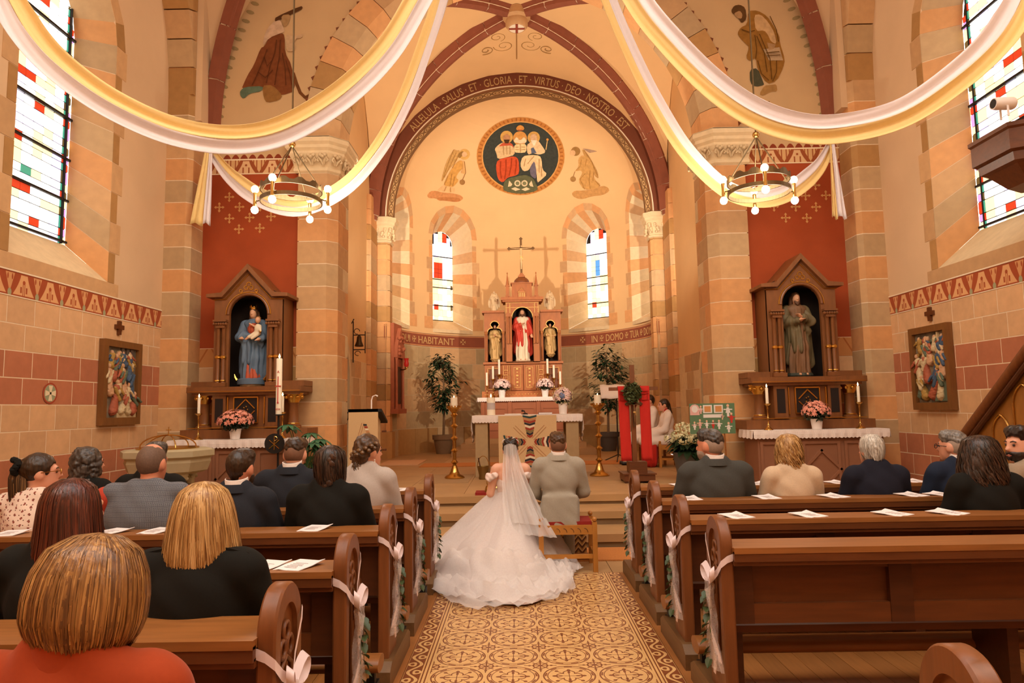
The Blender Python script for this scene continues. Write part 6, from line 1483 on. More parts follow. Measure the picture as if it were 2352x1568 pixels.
# --- bride
SATIN = M('dress_satin', '#ecd6cb', .55, n=14, amt=.06, coord='obj', sheen=.3)
TULLE = M('dress_tulle', '#faf0ea', .8, n=70, amt=.1, coord='obj', alpha=.42, sheen=.4)
VEILM = M('veil_tulle', '#fbf4ef', .8, n=70, amt=.06, coord='obj', alpha=.42, sheen=.3)
BARM = [((-.165, -.02, 1.0), (-.22, .02, .75), (-.07, .25, .68)), ((.165, -.02, 1.0), (.2, .05, .75), (.06, .27, .66))]
def f_bride(e, xh, s):
    R, t = np.array(xh[0]), np.array(xh[1]); xf = (np.eye(3)*s, (0, 0, 0)); Mx = Matrix([list(R[i])+[t[i]] for i in range(3)]+[[0, 0, 0, 1]])
    sdfmesh('hair', [('e', (0, -.015, .03), (.086, .102, .102)), ('e', (0, -.075, .06), (.06, .05, .05)), ('e', (-.035, -.07, .09), (.035, .04, .035)), ('e', (.035, -.07, .09), (.035, .04, .035)), ('e', (0, -.085, -.01), (.055, .04, .05)), ('-b', (0, .125, -.045), (.066, .09, .1), .04), ('-e', (-.085, .005, -.03), (.03, .03, .04)), ('-e', (.085, .005, -.03), (.03, .03, .04)), ('-b', (0, 0, -.13), (.2, .2, .05), .01)], .007, HDK[0], e, k=.012, disp=wrinkle(.005, 70), xf=xh)
    MB().tube([(.09*math.sin(a), -.02-.03*math.cos(a)+.03, .075+.05*math.cos(a)) for a in np.linspace(-1.5, 1.5, 14)], .005, 6).build('hair_band', POTW, e).matrix_local = Mx
    MB().tube([(.075, .02, -.05), (.085, .02, -.12), (.075, .01, -.18), (.088, 0, -.24)], [.006, .006, .005, .002], 6).build('loose_curl', HDK[1], e).matrix_local = Mx
    bod = [('e', (0, -.015, .86), (.155, .112, .17)), ('e', (0, -.015, .74), (.135, .1, .13)), ('-b', (0, 0, 1.13), (.4, .4, .165), .01), ('-e', (0, -.16, 1.02), (.08, .08, .09))]
    sdfmesh('bodice', bod, .009, SATIN, e, k=.03, xf=xf, disp=wrinkle(.0012, 45))
    k = MB()
    for i in range(9):
        for q in (-1, 1): k.ball((q*.012*s, (-.128+.0025*i)*s, (.93-.028*i)*s), .006*s, 6)
    o = k.build('lacing_buttons', PRINT, e); o['kind'] = 'stuff'
    for q in (-1, 1):
        pr = [('c', (q*.16, -.09, .955), (q*.235, -.02, .93), .026, .034), ('c', (q*.235, -.02, .93), (q*.2, .09, .95), .034, .026), ('c', (q*.16, -.09, .945), (q*.225, -.05, .9), .022, .024)]
        sdfmesh('off_shoulder_sleeve', pr, .009, SATIN, e, k=.02, xf=xf, disp=wrinkle(.006, 50))
q = at(1172, 1004, 7.36)
bx0 = q[0]
bride = person('bride in an off-shoulder white tulle gown with long veil', 1172, 1004, 7.36, SATIN, HDK, 'long', 'w', .86, top='none', arms=BARM, extra=f_bride, hfine=.009, lower=SATIN, skin=M('skin_bride', '#e6ad8e', .45, n=14, amt=.05, sss=.15, coord='obj'))
# gown: bell from the waist spreading into a train on the floor behind her (towards the nave)
def gown(name, mat, rs, zs, seed, nt=160, nr=52, ruff=.05, par=bride, crs=1.0, zk=1.0):
    rnd = random.Random(seed); ph = [rnd.random()*6.28 for _ in range(12)]
    P = []
    for i in range(nt):
        th = 2*pi*i/nt; c, sn = math.cos(th), math.sin(th)
        # floor outline (local, +x right, -y towards the aisle)
        rx = 1.02 if c < 0 else .66
        back = max(0, -sn); side = abs(c)
        r = 1/math.sqrt((c/rx)**2+(sn/(1.55 if sn < 0 else .42))**2)
        if sn < 0: r *= 1+.05*math.sin(5*th+ph[0])+.03*math.sin(9*th+ph[1])
        r *= rs; row = []
        for j in range(nr):
            v = j/(nr-1)
            rr = .115+(r-.115)*(v**1.25 if sn < 0 else v**.8)
            # height: falls from the waist to the floor at ~55-60 % of the radius, then the train lies on the floor
            vf = .60 if sn < 0 else .95; vf = vf+(.95-vf)*(1-back)**2
            u = min(1, v/vf); z = .8*(1-u**1.15)*(1-.12*math.sin(pi*u))
            pl = math.sin(th*13+ph[2]+2*math.sin(v*3+ph[3]))*.5+.5*math.sin(th*23+ph[4]); amp = .045*v*(1-.3*v)
            rr += pl*amp*(.6+.4*rnd.random())
            z += .02+ruff*(math.sin(th*9+v*16+ph[5])*math.sin(v*21+th*4+ph[6])*.5+.5)*max(0, (v-.35))*1.6*back**.5*(1 if v < .97 else .3)
            # gathered swag fold across the train
            z += crs*.13*math.exp(-((v-.72-.05*math.sin(th*3+ph[7]))/.07)**2)*max(0, math.sin((th-pi)*1.15+.2))*back
            X_, Y_ = rr*c, rr*sn; cr = max(0, v-.45)*1.8*back**.4
            z += crs*cr*(.028*math.sin(X_*17+3*math.sin(Y_*9+ph[9]))*math.sin(Y_*19+2*math.sin(X_*11+ph[10]))+.016*math.sin(X_*41+Y_*33+ph[11])+.024)*(1 if v < .96 else .5)
            row.append((rr*c*zs[0], rr*sn+.03*math.sin(th*7+ph[8])*v*back, max(.012, z*zk)))
        P.append(row)
    o = MB().grid(P, cu=True).build(name, mat, par, smooth=80); return o
gown('gown_lining', M('dress_lining', '#ecd2c6', .7, n=10, amt=.06, coord='obj', sheen=.2), .93, (1, 1), 3, ruff=0, crs=0, zk=.95)
gown('tulle_layer', TULLE, 1.0, (1, 1), 5, ruff=.07, crs=1.2); gown('tulle_layer', TULLE, 1.03, (1, 1), 8, ruff=.11, crs=1.7); gown('tulle_layer', TULLE, .99, (1, 1), 13, ruff=.15, crs=2.2)
# veil: pinned at the back of her head, falling over the back and drifting to her right side
s = 1.0; P = []
top = np.array([0.0, -.115, q[2]-.07]); 
for j in range(30):
    v = j/29; row = []
    wv = .068+.19*v**1.15
    cx = .0+.2*v**1.6; z = top[2]-.02-(top[2]-.4)*v**.97; yb = -.125-.03*math.sin(v*3)-.27*v**1.7
    for i in range(29):
        u = -1+2*i/28; x = cx+u*wv; y = yb+.05*(u*u)*(1-v)*1.6-.018*math.cos(u*15+2*v)*(.4+v)-.01*math.sin(u*31+4*v); row.append((x, y, z+(.03*(1-u*u) if j == 0 else 0)-.03*u*v))
    P.append(row)
MB().grid(P).build('veil', VEILM, bride, smooth=80)
P2 = [[(x*1.02+.004, y-.02-.01*math.sin(i*1.7+j*.2), z-.01) for i, (x, y, z) in enumerate(r[4:25])] for j, r in enumerate(P[:26])]
MB().grid(P2).build('veil_layer', VEILM, bride, smooth=80)
# --- stools
STW = wood('stool_wood', '#b3752f', (6, 6, 2), .18); CUSH = M('cushion_red', '#8e2018', .85, n=40, amt=.1, coord='obj')
def stool(loc, rz, label, w=.54, d=.4, h=.47, carved=True):
    e = empty('stool', loc, rz, label, 'stool', 'oak stools with red cushions')
    for x in (-1, 1):
        for y in (-1, 1):
            lg = MB().box(x*w/2-.024, x*w/2+.024, y*d/2-.024, y*d/2+.024, 0, h+.02).build('leg', STW, e); MB().ball((x*w/2, y*d/2, h+.045), .026, 10).build('finial', STW, lg)
    for y in (-1, 1):
        r = MB().box(-w/2, w/2, y*d/2-.018, y*d/2+.018, h-.1, h-.01).build('seat_rail', STW, e)
        if carved:
            for i in range(6): MB().tube([(-w/2+.09+.07*i+.03*math.cos(a), y*(d/2+.019), h-.08+.04*math.sin(a)) for a in np.linspace(0, 1.7, 6)], .003, 4).build('carved_arc', OAKD, r)
    for x in (-1, 1): MB().box(x*w/2-.018, x*w/2+.018, -d/2, d/2, h-.1, h-.01).build('side_rail', STW, e); MB().box(x*w/2-.015, x*w/2+.015, -d/2, d/2, .14, .18).build('stretcher', STW, e)
    MB().box(-w/2, w/2, -d/2-.0, -d/2+.03, .13, .17).build('stretcher', STW, e)
    MB().box(-w/2+.025, w/2-.025, -d/2+.02, d/2-.02, h-.02, h+.022).build('cushion', CUSH, e)
    return e
gq = at(1306, 1300, 7.05)
stool((gq[0], 7.24, 0), 0, 'oak stool with red cushion under the groom'); stool((bx0, 7.42, 0), 0, 'oak stool with red cushion under the bride', w=.42)
stool((q1[0]+.02, 13.62, .45), pi/2, 'oak stool with red cushion under the altar server girl', w=.5, h=.44); stool((q2[0]-.05, 14.17, .45), pi/2, 'oak stool with red cushion under the altar server in dark trousers', h=.44)
# ============================================================ FABRIC SWAGS
YEL = M('fabric_yellow', '#f0d08a', .75, n=30, amt=.05, coord='obj', sheen=.3); LIL = M('fabric_white', '#e8dddc', .75, n=30, amt=.04, coord='obj', sheen=.3)
def on_plane(px, py, p0, p1):      # photo ray against the vertical plane through plan points p0, p1
    r = ray(px, py); d = np.array([p1[1]-p0[1], -(p1[0]-p0[0]), 0]); o = np.array([p0[0], p0[1], 0]); return CAMP+r*(((o-CAMP) @ d)/(r @ d))
def smooth_path(P, n):
    P = [np.array(p) for p in P]; out = []
    for i in range(len(P)-1):
        a, b, c, d = P[max(i-1, 0)], P[i], P[i+1], P[min(i+2, len(P)-1)]
        for k in range(n):
            t = k/n; out.append(.5*((2*b)+(c-a)*t+(2*a-5*b+4*c-d)*t*t+(3*b-a-3*c+d)*t**3))
    out.append(P[-1]); return out
def strip(path, side, w, mat, name, par, flip, seed, tuck=1):
    n = len(path); P = []; rnd = random.Random(seed); ph = rnd.random()*6
    for i, p in enumerate(path):
        t = path[min(i+1, n-1)]-path[max(i-1, 0)]; t = t/np.linalg.norm(t); toc = CAMP-p; toc = toc/np.linalg.norm(toc)
        nrm = np.array([side[0], side[1], 0.]); nrm = nrm/np.linalg.norm(nrm)
        up = np.cross(nrm, t); up = up/np.linalg.norm(up)
        if up[2] < 0: up = -up
        if abs(up[2]) < .25: up = up*np.sign(up @ np.array([1., 0, 0]))*(-1)
        ww = w[i] if hasattr(w, '__len__') else w
        row = []
        for k in range(9):
            v = k/8; off = (v if flip > 0 else v-1)*ww; bul = .045*math.sin(pi*v)+.012*math.sin(v*11+ph+i*.13)
            row.append(p+up*off-nrm*(bul*tuck))
        P.append(row)
    o = MB().grid(P).build(name, mat, par, smooth=80); m = o.modifiers.new('t', 'SOLIDIFY'); m.thickness = .004; return o
SW = [('l', (-5.45, 4.5), (0, 7.9), [(-60, -170), (20, 0), (75, 90), (150, 165), (260, 240), (400, 300), (540, 320), (660, 295), (790, 215), (890, 115), (960, 0), (1040, -150), (1110, -300)], 1, 'yellow and white fabric swag over the font-side window reaching to the vault centre'),
      ('l', (-4.98, 10.45), (0, 7.9), [(487, 352), (530, 405), (600, 455), (690, 475), (790, 430), (870, 340), (930, 230), (975, 110), (1010, 0), (1050, -160), (1080, -330)], -1, 'yellow and white fabric swag tied at the corner beside the crowned mother altar'),
      ('r', (5.45, 4.5), (0, 7.9), [(2400, -150), (2345, 0), (2290, 90), (2200, 175), (2080, 255), (1960, 290), (1850, 295), (1740, 262), (1640, 195), (1540, 95), (1465, 0), (1400, -130), (1330, -300)], -1, 'white and yellow fabric swag over the pulpit-side window reaching to the vault centre'),
      ('r', (5.05, 10.45), (0, 7.9), [(1908, 335), (1880, 385), (1820, 435), (1750, 455), (1670, 435), (1580, 350), (1510, 240), (1455, 130), (1400, 0), (1345, -160), (1310, -330)], 1, 'white and yellow fabric swag tied at the corner beside the bearded saint altar')]
for i, (sd, p0, p1, pts, ys, lb) in enumerate(SW):
    W3 = smooth_path([on_plane(x, y, p0, p1) for x, y in pts], 7)
    e = empty('fabric_swag', W3[0], 0, lb, 'fabric swag', None); e.location = tuple(W3[0]); W3 = [p-W3[0] for p in W3]; base = e
    nrm = (p1[1]-p0[1], -(p1[0]-p0[0])); nrm = (-nrm[0], -nrm[1]) if nrm[1] > 0 else nrm      # away from the camera side handled by bulge
    n = len(W3); wl = [.14*(.55+.45*min(1, k/10, (n-1-k)/8+.4)) for k in range(n)]
    o1 = np.array(e.location)
    CAMS = CAMP.copy(); CAMP = CAMP-o1
    up1 = {0: (YEL, LIL), 1: (YEL, LIL), 2: (LIL, YEL), 3: (LIL, YEL)}[i]
    nm = {'fabric_yellow': 'yellow_cloth', 'fabric_white': 'white_cloth'}
    strip(W3, nrm, wl, up1[0], nm[up1[0].name], e, 1, i); strip(W3, nrm, wl, up1[1], nm[up1[1].name], e, -1, i+9)
    if i in (1, 3):      # tail hanging down at the corner
        s = -1 if i == 1 else 1
        for m, x0, x1 in ((YEL, -.3, -.1), (LIL, -.1, .02)) if i == 1 else ((YEL, -.06, .02), (LIL, .02, .16)):
            P = []
            for k in range(14):
                v = k/13; sp = .35+.65*v; P.append([((x0+(x1-x0)*j/6)*sp-.02*s, -.06-.025*math.sin(j*1.9+v*2)*sp, .02-1.18*v+.03*math.sin(j*.9)*v) for j in range(7)])
            o = MB().grid(P).build('hanging_tail', m, e, smooth=80); o.modifiers.new('t', 'SOLIDIFY').thickness = .004
    CAMP = CAMS
# ============================================================ CHANDELIERS
IRON = M('wrought_iron', '#6f5b3e', .45, metal=.8, n=20, amt=.2, coord='obj'); BULB = M('bulb', '#ffe2b0', .3, emit=BULBS)
def chandelier(x, y, label, zhub=5.08, ztop=10.2):
    e = empty('chandelier', (x, y, 4.3), 0, label, 'chandelier', 'ring chandeliers')
    for z, nm in ((0, 'lower_ring'), (.15, 'upper_ring')):
        P = []
        for i in range(48):
            a = 2*pi*i/48; cr = .035 if (z and (i % 4) < 2) else 0
            P.append([(.37*math.cos(a), .37*math.sin(a), z), (.385*math.cos(a), .385*math.sin(a), z), (.385*math.cos(a), .385*math.sin(a), z+.05+cr), (.37*math.cos(a), .37*math.sin(a), z+.05+cr)])
        MB().grid(P, cu=True, cv=True).build(nm, IRON, e)
    MB().tube([(0, 0, zhub-4.3), (0, 0, ztop-4.3)], .011, 6).build('rod', IRON, e)
    MB().ball((0, 0, zhub-4.3), .045, 12).build('hub', BRASS, e, smooth=True)
    for k, a in enumerate((3.2, .05, -1.75, 1.35)):
        c, s = math.cos(a), math.sin(a)
        MB().tube([(0, 0, zhub-4.32), (.37*c, .37*s, .18)], .008, 6).build('suspension_rod', IRON, e)
        MB().tube([(.38*c, .38*s, .05), (.43*c, .43*s, .03), (.46*c, .46*s, .05)], .008, 6).build('arm', IRON, e)
        h = MB().lathe([(.022, -.04), (.024, -.03), (.02, .05), (.024, .13), (.022, .14)], (.46*c, .46*s, 0), 10).build('lamp_holder', BRASS, e, smooth=True)
        for z, q in ((.185, 1), (-.085, -1)): MB().ball((.46*c, .46*s, z), .048, 12, sc=(1, 1, 1.05)).build('bulb', BULB, h, smooth=True)
    return e
for x, y, lb in ((-2.97, 8.5, 'iron ring chandelier with round bulbs near the crowned mother altar'), (3.0, 8.5, 'iron ring chandelier with round bulbs near the bearded saint altar')):
    chandelier(x, y, lb); lamp('POINT', 'chandelier_light', (x, y, 4.35), CHAND, size=.45)
for x in (-2.97, 3.0):
    chandelier(x, 1.2, 'added unseen iron ring chandelier with round bulbs hanging over the rear pews'); lamp('POINT', 'chandelier_light', (x, 1.2, 4.35), CHAND*1.5, size=.45)  # unseen rear pair, added for more light in the nave
for s in (-1, 1):      # spotlights behind the chancel piers that light the apse
    e = empty('spotlight', (s*3.38, 11.88, 4.62), 0, 'small black spotlight mounted behind the %s chancel pier' % ('font-side' if s < 0 else 'pulpit-side'), 'spotlight')
    MB().lathe([(.03, -.12), (.05, -.1), (.06, 0), (.06, .02)], n=12, M=Matrix.Rotation(-pi/2, 3, 'X')).build('lamp_body', BLACK, e); MB().tube([(0, -.08, 0), (s*.02, -.2, 0), (s*.02, -.35, 0)], .015, 6).build('bracket', BLACK, e)
# ============================================================ FRESCOES (flat paint on wall and dome)
import bmesh
def dome_hit(px, py, d=0):
    r = ray(px, py); o = CAMP-np.array([0, AY, 6.55]); R = AR-d; a = r @ r; b = 2*(o @ r); c = o @ o-R*R; t = (-b+math.sqrt(b*b-4*a*c))/2/a; return CAMP+r*t
def wall_hit(px, py, d=0): return at(px, py, 10.85-d)
def fresco(name, par, hit, off, sc, shapes, step=10, d0=.006, dd=.0022):
    mats = []; mid = {}; MBX = MB()
    for k, (poly, col) in enumerate(shapes):
        if col not in mid: mid[col] = len(mats); mats.append(M('fresco_'+col.strip('#'), col, .95, n=14, amt=.34, spec=.1))
        if 5 <= len(poly) < 40 and not isinstance(poly, tuple):
            for _ in range(1): poly = [p for i in range(len(poly)) for p in ((poly[i][0]*.78+poly[(i+1) % len(poly)][0]*.22, poly[i][1]*.78+poly[(i+1) % len(poly)][1]*.22), (poly[i][0]*.22+poly[(i+1) % len(poly)][0]*.78, poly[i][1]*.22+poly[(i+1) % len(poly)][1]*.78))]
        bm = bmesh.new(); vs = [bm.verts.new((off[0]+x*sc, off[1]+y*sc, 0)) for x, y in poly]; fc = bm.faces.new(vs); fc.normal_update(); bmesh.ops.triangulate(bm, faces=bm.faces, ngon_method='EAR_CLIP')
        for _ in range(4):
            ed = [e for e in bm.edges if e.calc_length() > step]
            if not ed: break
            bm.normal_update()
            bmesh.ops.subdivide_edges(bm, edges=ed, cuts=1)
            bmesh.ops.triangulate(bm, faces=bm.faces, ngon_method='EAR_CLIP')
        bm.verts.index_update(); MBX.add([hit(v.co.x, v.co.y, d0+dd*k) for v in bm.verts], [tuple(v.index for v in f.verts) for f in bm.faces], mid[col]); bm.free()
    return MBX.build(name, mats, par)
def cir(x, y, r, n=14, ry=None): return [(x+r*math.cos(2*pi*i/n), y+(ry or r)*math.sin(2*pi*i/n)) for i in range(n)]
def ln(pts, w):
    L = []; Rr = []
    for i, p in enumerate(pts):
        a, b = pts[max(i-1, 0)], pts[min(i+1, len(pts)-1)]; dx, dy = b[0]-a[0], b[1]-a[1]; l = math.hypot(dx, dy) or 1; L.append((p[0]-dy/l*w/2, p[1]+dx/l*w/2)); Rr.append((p[0]+dy/l*w/2, p[1]-dx/l*w/2))
    return tuple(L+Rr[::-1])
DK = '#5a321a'
fresco('painted_kneeling_figure', WE, wall_hit, (440, 0), .2169, [
    (ln([(1075, 770), (1110, 880), (1150, 980), (1200, 1030), (1250, 1010), (1280, 960)], 34), '#6e4424'),
    ([(960, 345), (985, 380), (990, 560), (1060, 690), (1105, 960), (960, 1010), (900, 990), (740, 920), (520, 960), (590, 800), (660, 690), (730, 510), (770, 490), (820, 400)], '#7a4526'),
    ([(745, 905), (860, 900), (965, 1010), (930, 1060), (800, 1090), (765, 1040)], '#8f6536'), ([(512, 965), (560, 920), (760, 910), (745, 965), (610, 990), (550, 1050), (515, 1010)], '#5f6f58'),
    ([(885, 215), (930, 200), (990, 330), (960, 345), (820, 400), (755, 490), (765, 400), (800, 300)], '#c9a98a'), ([(880, 215), (890, 180), (1160, 60), (1180, 80), (1160, 105), (890, 230)], '#5a3a20'),
    ([(950, 160), (1050, 150), (1030, 240), (990, 290), (960, 250)], '#a8865a'), ([(990, 360), (1090, 385), (1180, 350), (1170, 400), (1090, 410), (1100, 540), (1000, 545)], '#c2a27c')]
    +[(ln(q, 9), DK) for q in ([(900, 420), (880, 560), (830, 700), (790, 880)], [(940, 420), (930, 600), (900, 760), (880, 900)], [(800, 520), (740, 680), (680, 820), (640, 900)], [(960, 560), (990, 720), (1000, 900)], [(1000, 640), (1040, 780), (1070, 940)], [(770, 600), (800, 700), (850, 640)], [(700, 760), (780, 820), (860, 740)])])
fresco('painted_standing_figure', WE, wall_hit, (1480, 0), .2169, [
    ([(1215, 1000), (1270, 905), (1340, 900), (1400, 890), (1410, 970), (1340, 970), (1260, 1015)], '#a47c48'), ([(1115, 735), (1200, 720), (1260, 870), (1270, 900), (1180, 920), (1120, 880)], '#4f4c38'),
    ([(1100, 115), (1200, 110), (1300, 170), (1370, 280), (1430, 380), (1435, 450), (1490, 630), (1470, 720), (1400, 860), (1300, 890), (1200, 740), (1180, 610), (1120, 650), (1075, 610), (1110, 500), (1080, 470), (1010, 400), (985, 350), (1020, 290), (1090, 260)], '#96692f'),
    ([(1160, 160), (1230, 150), (1310, 230), (1380, 350), (1400, 470), (1340, 440), (1310, 370), (1270, 320), (1180, 330)], '#c6a070'),
    ([(920, 110), (950, 60), (1010, 48), (1070, 80), (1085, 200), (1030, 250), (1000, 200), (950, 150), (930, 140)], '#5f4224'), ([(950, 140), (1010, 110), (1040, 150), (1030, 200), (980, 190), (960, 165)], '#a8835a'),
    ([(1260, 520), (1430, 500), (1470, 640), (1320, 640)], '#b79a76'), ([(1300, 450), (1390, 470), (1370, 520), (1320, 530)], '#a8835a'),
    ([(1130, 1075), (1250, 1130), (1240, 1142), (1125, 1090)], '#7a5a30'), (ln([(1290, 1135), (1690, 1295)], 14), '#a98a5c'), (ln([(1222, 1195), (1325, 1072)], 12), '#7a5a30')]
    +[(ln(q, 9), '#5f4018') for q in ([(1030, 310), (1110, 340), (1170, 320)], [(1170, 370), (1190, 520), (1180, 620)], [(1190, 380), (1270, 560), (1300, 760)], [(1220, 360), (1330, 620), (1350, 840)], [(1200, 640), (1240, 780), (1320, 850)], [(1400, 640), (1400, 760), (1360, 860)], [(1330, 170), (1400, 320), (1420, 440)], [(1290, 560), (1430, 545)], [(1300, 590), (1440, 580)])])
MC = (1080, 250); ms = .14668
rim = []
for i in range(60):
    a = 2*pi*i/60; rim.append((ln([(790+620*math.cos(a), 740+555*math.sin(a)), (790+668*math.cos(a), 740+596*math.sin(a))], 22), '#a2642f'))
fresco('painted_medallion', WAP, dome_hit, MC, ms, [(cir(790, 740, 690, 40, 612), '#c98f4e'), (cir(790, 740, 680, 40, 604), '#bf7f40')]+rim[:0]+[(cir(790, 740, 608, 40, 545), '#d8a05c'), (cir(790, 740, 592, 40, 530), '#3d4039')], dd=.003)
fresco('painted_medallion_rim', WAP, dome_hit, MC, ms, rim, d0=.012, dd=.00002)
fresco('painted_enthroned_figures', WAP, dome_hit, MC, ms, [
    (cir(570, 440, 100), '#c79a52'), (cir(780, 460, 112), '#c98f4a'), (cir(995, 450, 98), '#c79a52'),
    ([(380, 630), (440, 560), (520, 520), (640, 540), (690, 600), (700, 720), (560, 760), (430, 790), (410, 690)], '#d3b282'), ([(400, 900), (430, 800), (560, 760), (700, 740), (760, 790), (770, 1010), (700, 1050), (590, 1070), (510, 1160), (430, 1100)], '#c4512f'),
    ([(440, 590), (520, 520), (650, 530), (690, 620), (640, 570), (520, 580)], '#b9573a'), (cir(572, 462, 55, 14, 68), '#b5835a'), ([(525, 480), (620, 480), (600, 540), (545, 540)], '#4a3420'),
    ([(670, 520), (720, 430), (780, 500), (850, 430), (895, 520), (800, 545)], '#dcc6a0'), ([(690, 560), (780, 545), (880, 550), (880, 680), (780, 690), (690, 680)], '#dcc08c'),
    ([(880, 570), (960, 510), (1060, 490), (1120, 570), (1190, 680), (1080, 720), (980, 690), (900, 720)], '#dcb98c'), (cir(995, 455, 55, 14, 66), '#c9a27a'), ([(945, 490), (1045, 490), (1000, 590)], '#e2d2b4'), ([(950, 620), (990, 600), (1040, 690), (960, 700)], '#5a6070'),
    ([(780, 880), (820, 740), (950, 720), (1090, 730), (1120, 800), (1130, 950), (1210, 1020), (1100, 1120), (1050, 1160), (1040, 1000), (960, 870), (920, 960), (830, 980)], '#dfbe8e'), ([(960, 870), (1010, 810), (1040, 1000), (1030, 1100), (950, 1050), (930, 960)], '#6b6470'),
    ([(510, 1270), (530, 1130), (620, 1080), (750, 1050), (870, 1030), (980, 1080), (1040, 1180), (1060, 1270), (950, 1310), (780, 1330), (620, 1310)], '#5f6044'),
    ([(590, 1220), (610, 1120), (660, 1180), (640, 1210)], '#d8c49c'), ([(920, 1180), (960, 1120), (990, 1220), (940, 1210)], '#d8c49c'), (cir(740, 1165, 50), '#d8c49c'), (cir(850, 1165, 50), '#d8c49c'), (cir(740, 1165, 30), '#7a7a58'), (cir(850, 1165, 30), '#7a7a58'), ([(640, 1250), (700, 1225), (790, 1260), (710, 1285)], '#d8c49c'), ([(800, 1260), (880, 1225), (940, 1255), (860, 1285)], '#d8c49c'),
    ([(715, 310), (740, 270), (780, 250), (830, 270), (850, 310), (820, 340), (740, 340)], '#c98c44'), ([(740, 325), (825, 325), (815, 338), (748, 338)], '#b04a30'), (ln([(1185, 640), (1210, 490)], 14), '#d2ae74'), (cir(1210, 480, 20), '#c98c44')]
    +[(ln(q, 8), '#8f3a20') for q in ([(480, 820), (470, 960), (490, 1090)], [(560, 790), (560, 950), (540, 1100)], [(650, 770), (640, 900), (610, 1050)], [(720, 790), (720, 900), (700, 1030)])]
    +[(ln(q, 7), '#a98a58') for q in ([(520, 580), (525, 720)], [(570, 580), (575, 720)], [(620, 590), (625, 710)], [(870, 780), (840, 900)], [(1000, 740), (900, 860)], [(1080, 780), (1080, 1000)], [(1110, 900), (1120, 1060)], [(785, 550), (785, 685)], [(710, 600), (760, 600)], [(710, 640), (760, 640)], [(810, 600), (860, 600)], [(810, 640), (860, 640)])], d0=.016, dd=.0012)
AL = '#a87c40'
fresco('painted_angel', WAP, dome_hit, (960, 310), .1084, [
    ([(190, 1280), (260, 1190), (380, 1180), (520, 1220), (700, 1230), (900, 1270), (970, 1340), (880, 1410), (780, 1420), (560, 1390), (440, 1390), (380, 1340), (230, 1340)], '#c98c58'), ([(400, 1330), (560, 1310), (880, 1330), (900, 1400), (780, 1418), (560, 1388), (440, 1388)], '#b87a48'),
    ([(760, 300), (600, 560), (490, 960), (520, 990), (640, 750), (850, 520), (890, 320), (820, 330)], '#c49a5c'), ([(870, 540), (940, 540), (960, 700), (870, 780), (800, 900), (870, 960), (770, 1080), (720, 1100), (530, 1070), (640, 840), (760, 640)], '#cb9850'),
    ([(530, 1070), (590, 1090), (780, 1110), (780, 1220), (500, 1190), (400, 1180)], '#dcb07a'), (cir(985, 410, 115), '#cfa35c'), ([(840, 440), (900, 350), (980, 340), (950, 430), (880, 500)], '#94703c'), (cir(985, 410, 56), '#dab083'), ([(940, 540), (990, 560), (1020, 790), (985, 830), (900, 800), (960, 700)], '#d3a468'), (cir(940, 1000, 58), '#9c7444'), (ln([(985, 560), (1010, 800), (945, 950)], 12), '#8a6434')]
    +[(ln(q, 10), AL) for q in ([(760, 310), (640, 600), (520, 960)], [(810, 380), (690, 640), (560, 900)], [(850, 450), (730, 700)], [(640, 860), (560, 1060)], [(720, 820), (680, 1080)], [(780, 880), (740, 1080)], [(600, 1090), (560, 1190)], [(690, 1110), (690, 1210)])], dd=.0015)
fresco('painted_angel', WAP, dome_hit, MC, ms, [
    ([(1590, 1320), (1640, 1280), (1770, 1280), (1960, 1250), (2080, 1200), (2160, 1230), (2180, 1290), (2080, 1350), (1900, 1370), (1780, 1410), (1690, 1410), (1610, 1370)], '#c2935a'), ([(1740, 610), (1850, 720), (1940, 880), (2000, 1000), (2010, 1100), (1940, 1040), (1880, 880), (1800, 780)], '#b98e54'), ([(1760, 620), (1850, 630), (1990, 665), (1870, 690)], '#a98a70'),
    ([(1690, 780), (1760, 720), (1870, 780), (1920, 860), (1930, 960), (1940, 1100), (2050, 1200), (1980, 1250), (1780, 1270), (1690, 1130), (1760, 1000), (1730, 960), (1640, 980), (1700, 900)], '#c5985a'), (cir(1650, 665, 72), '#9a7440'), (cir(1605, 690, 45), '#d4aa7c'), (cir(1610, 1100, 44), '#a07a48'), (ln([(1640, 980), (1612, 1060)], 8), '#8a6434')]
    +[(ln(q, 7), AL) for q in ([(1740, 800), (1720, 900), (1650, 970)], [(1820, 790), (1800, 900)], [(1800, 1010), (1720, 1100), (1790, 1260)], [(1880, 960), (1860, 1120), (1880, 1250)], [(1930, 1000), (1920, 1130)], [(1780, 640), (1900, 830), (1990, 1040)], [(1960, 1130), (2030, 1210)])], dd=.0015)
fresco('painted_scroll', WE, wall_hit, (0, 0), 1, [], step=40) if False else None
# consecration roundel on the side wall
b = MB(); p = atx(114, 903, -5.6)
for r0, r1, m in ((.0, .125, M('roundel_tan', '#c98a5e', .9)), (.105, .125, M('roundel_red', '#a5482c', .9)), (0, .1, M('roundel_green', '#9aa07c', .9))):
    q = MB().lathe([(r0, 0), (r1, 0)], n=24, M=Matrix.Rotation(pi/2, 3, 'Y')); q.build('painted_roundel', m, WL, loc=(-5.593+.001*(r1 < .11)+.001*(r0 > 0), p[1], p[2]))
b = MB()
for a in range(4):
    c, s = [(0, 1), (1, 0), (0, -1), (-1, 0)][a]; pts = [(.012, 0), (.035, .09), (-.035, .09), (-.012, 0)]; b.prism([(u*s+v*c, -u*c+v*s) for u, v in pts], 0, .002, 'yz')
b.build('painted_roundel_cross', M('roundel_white', '#e8d6b0', .9), WL, loc=(-5.59, p[1], p[2]))
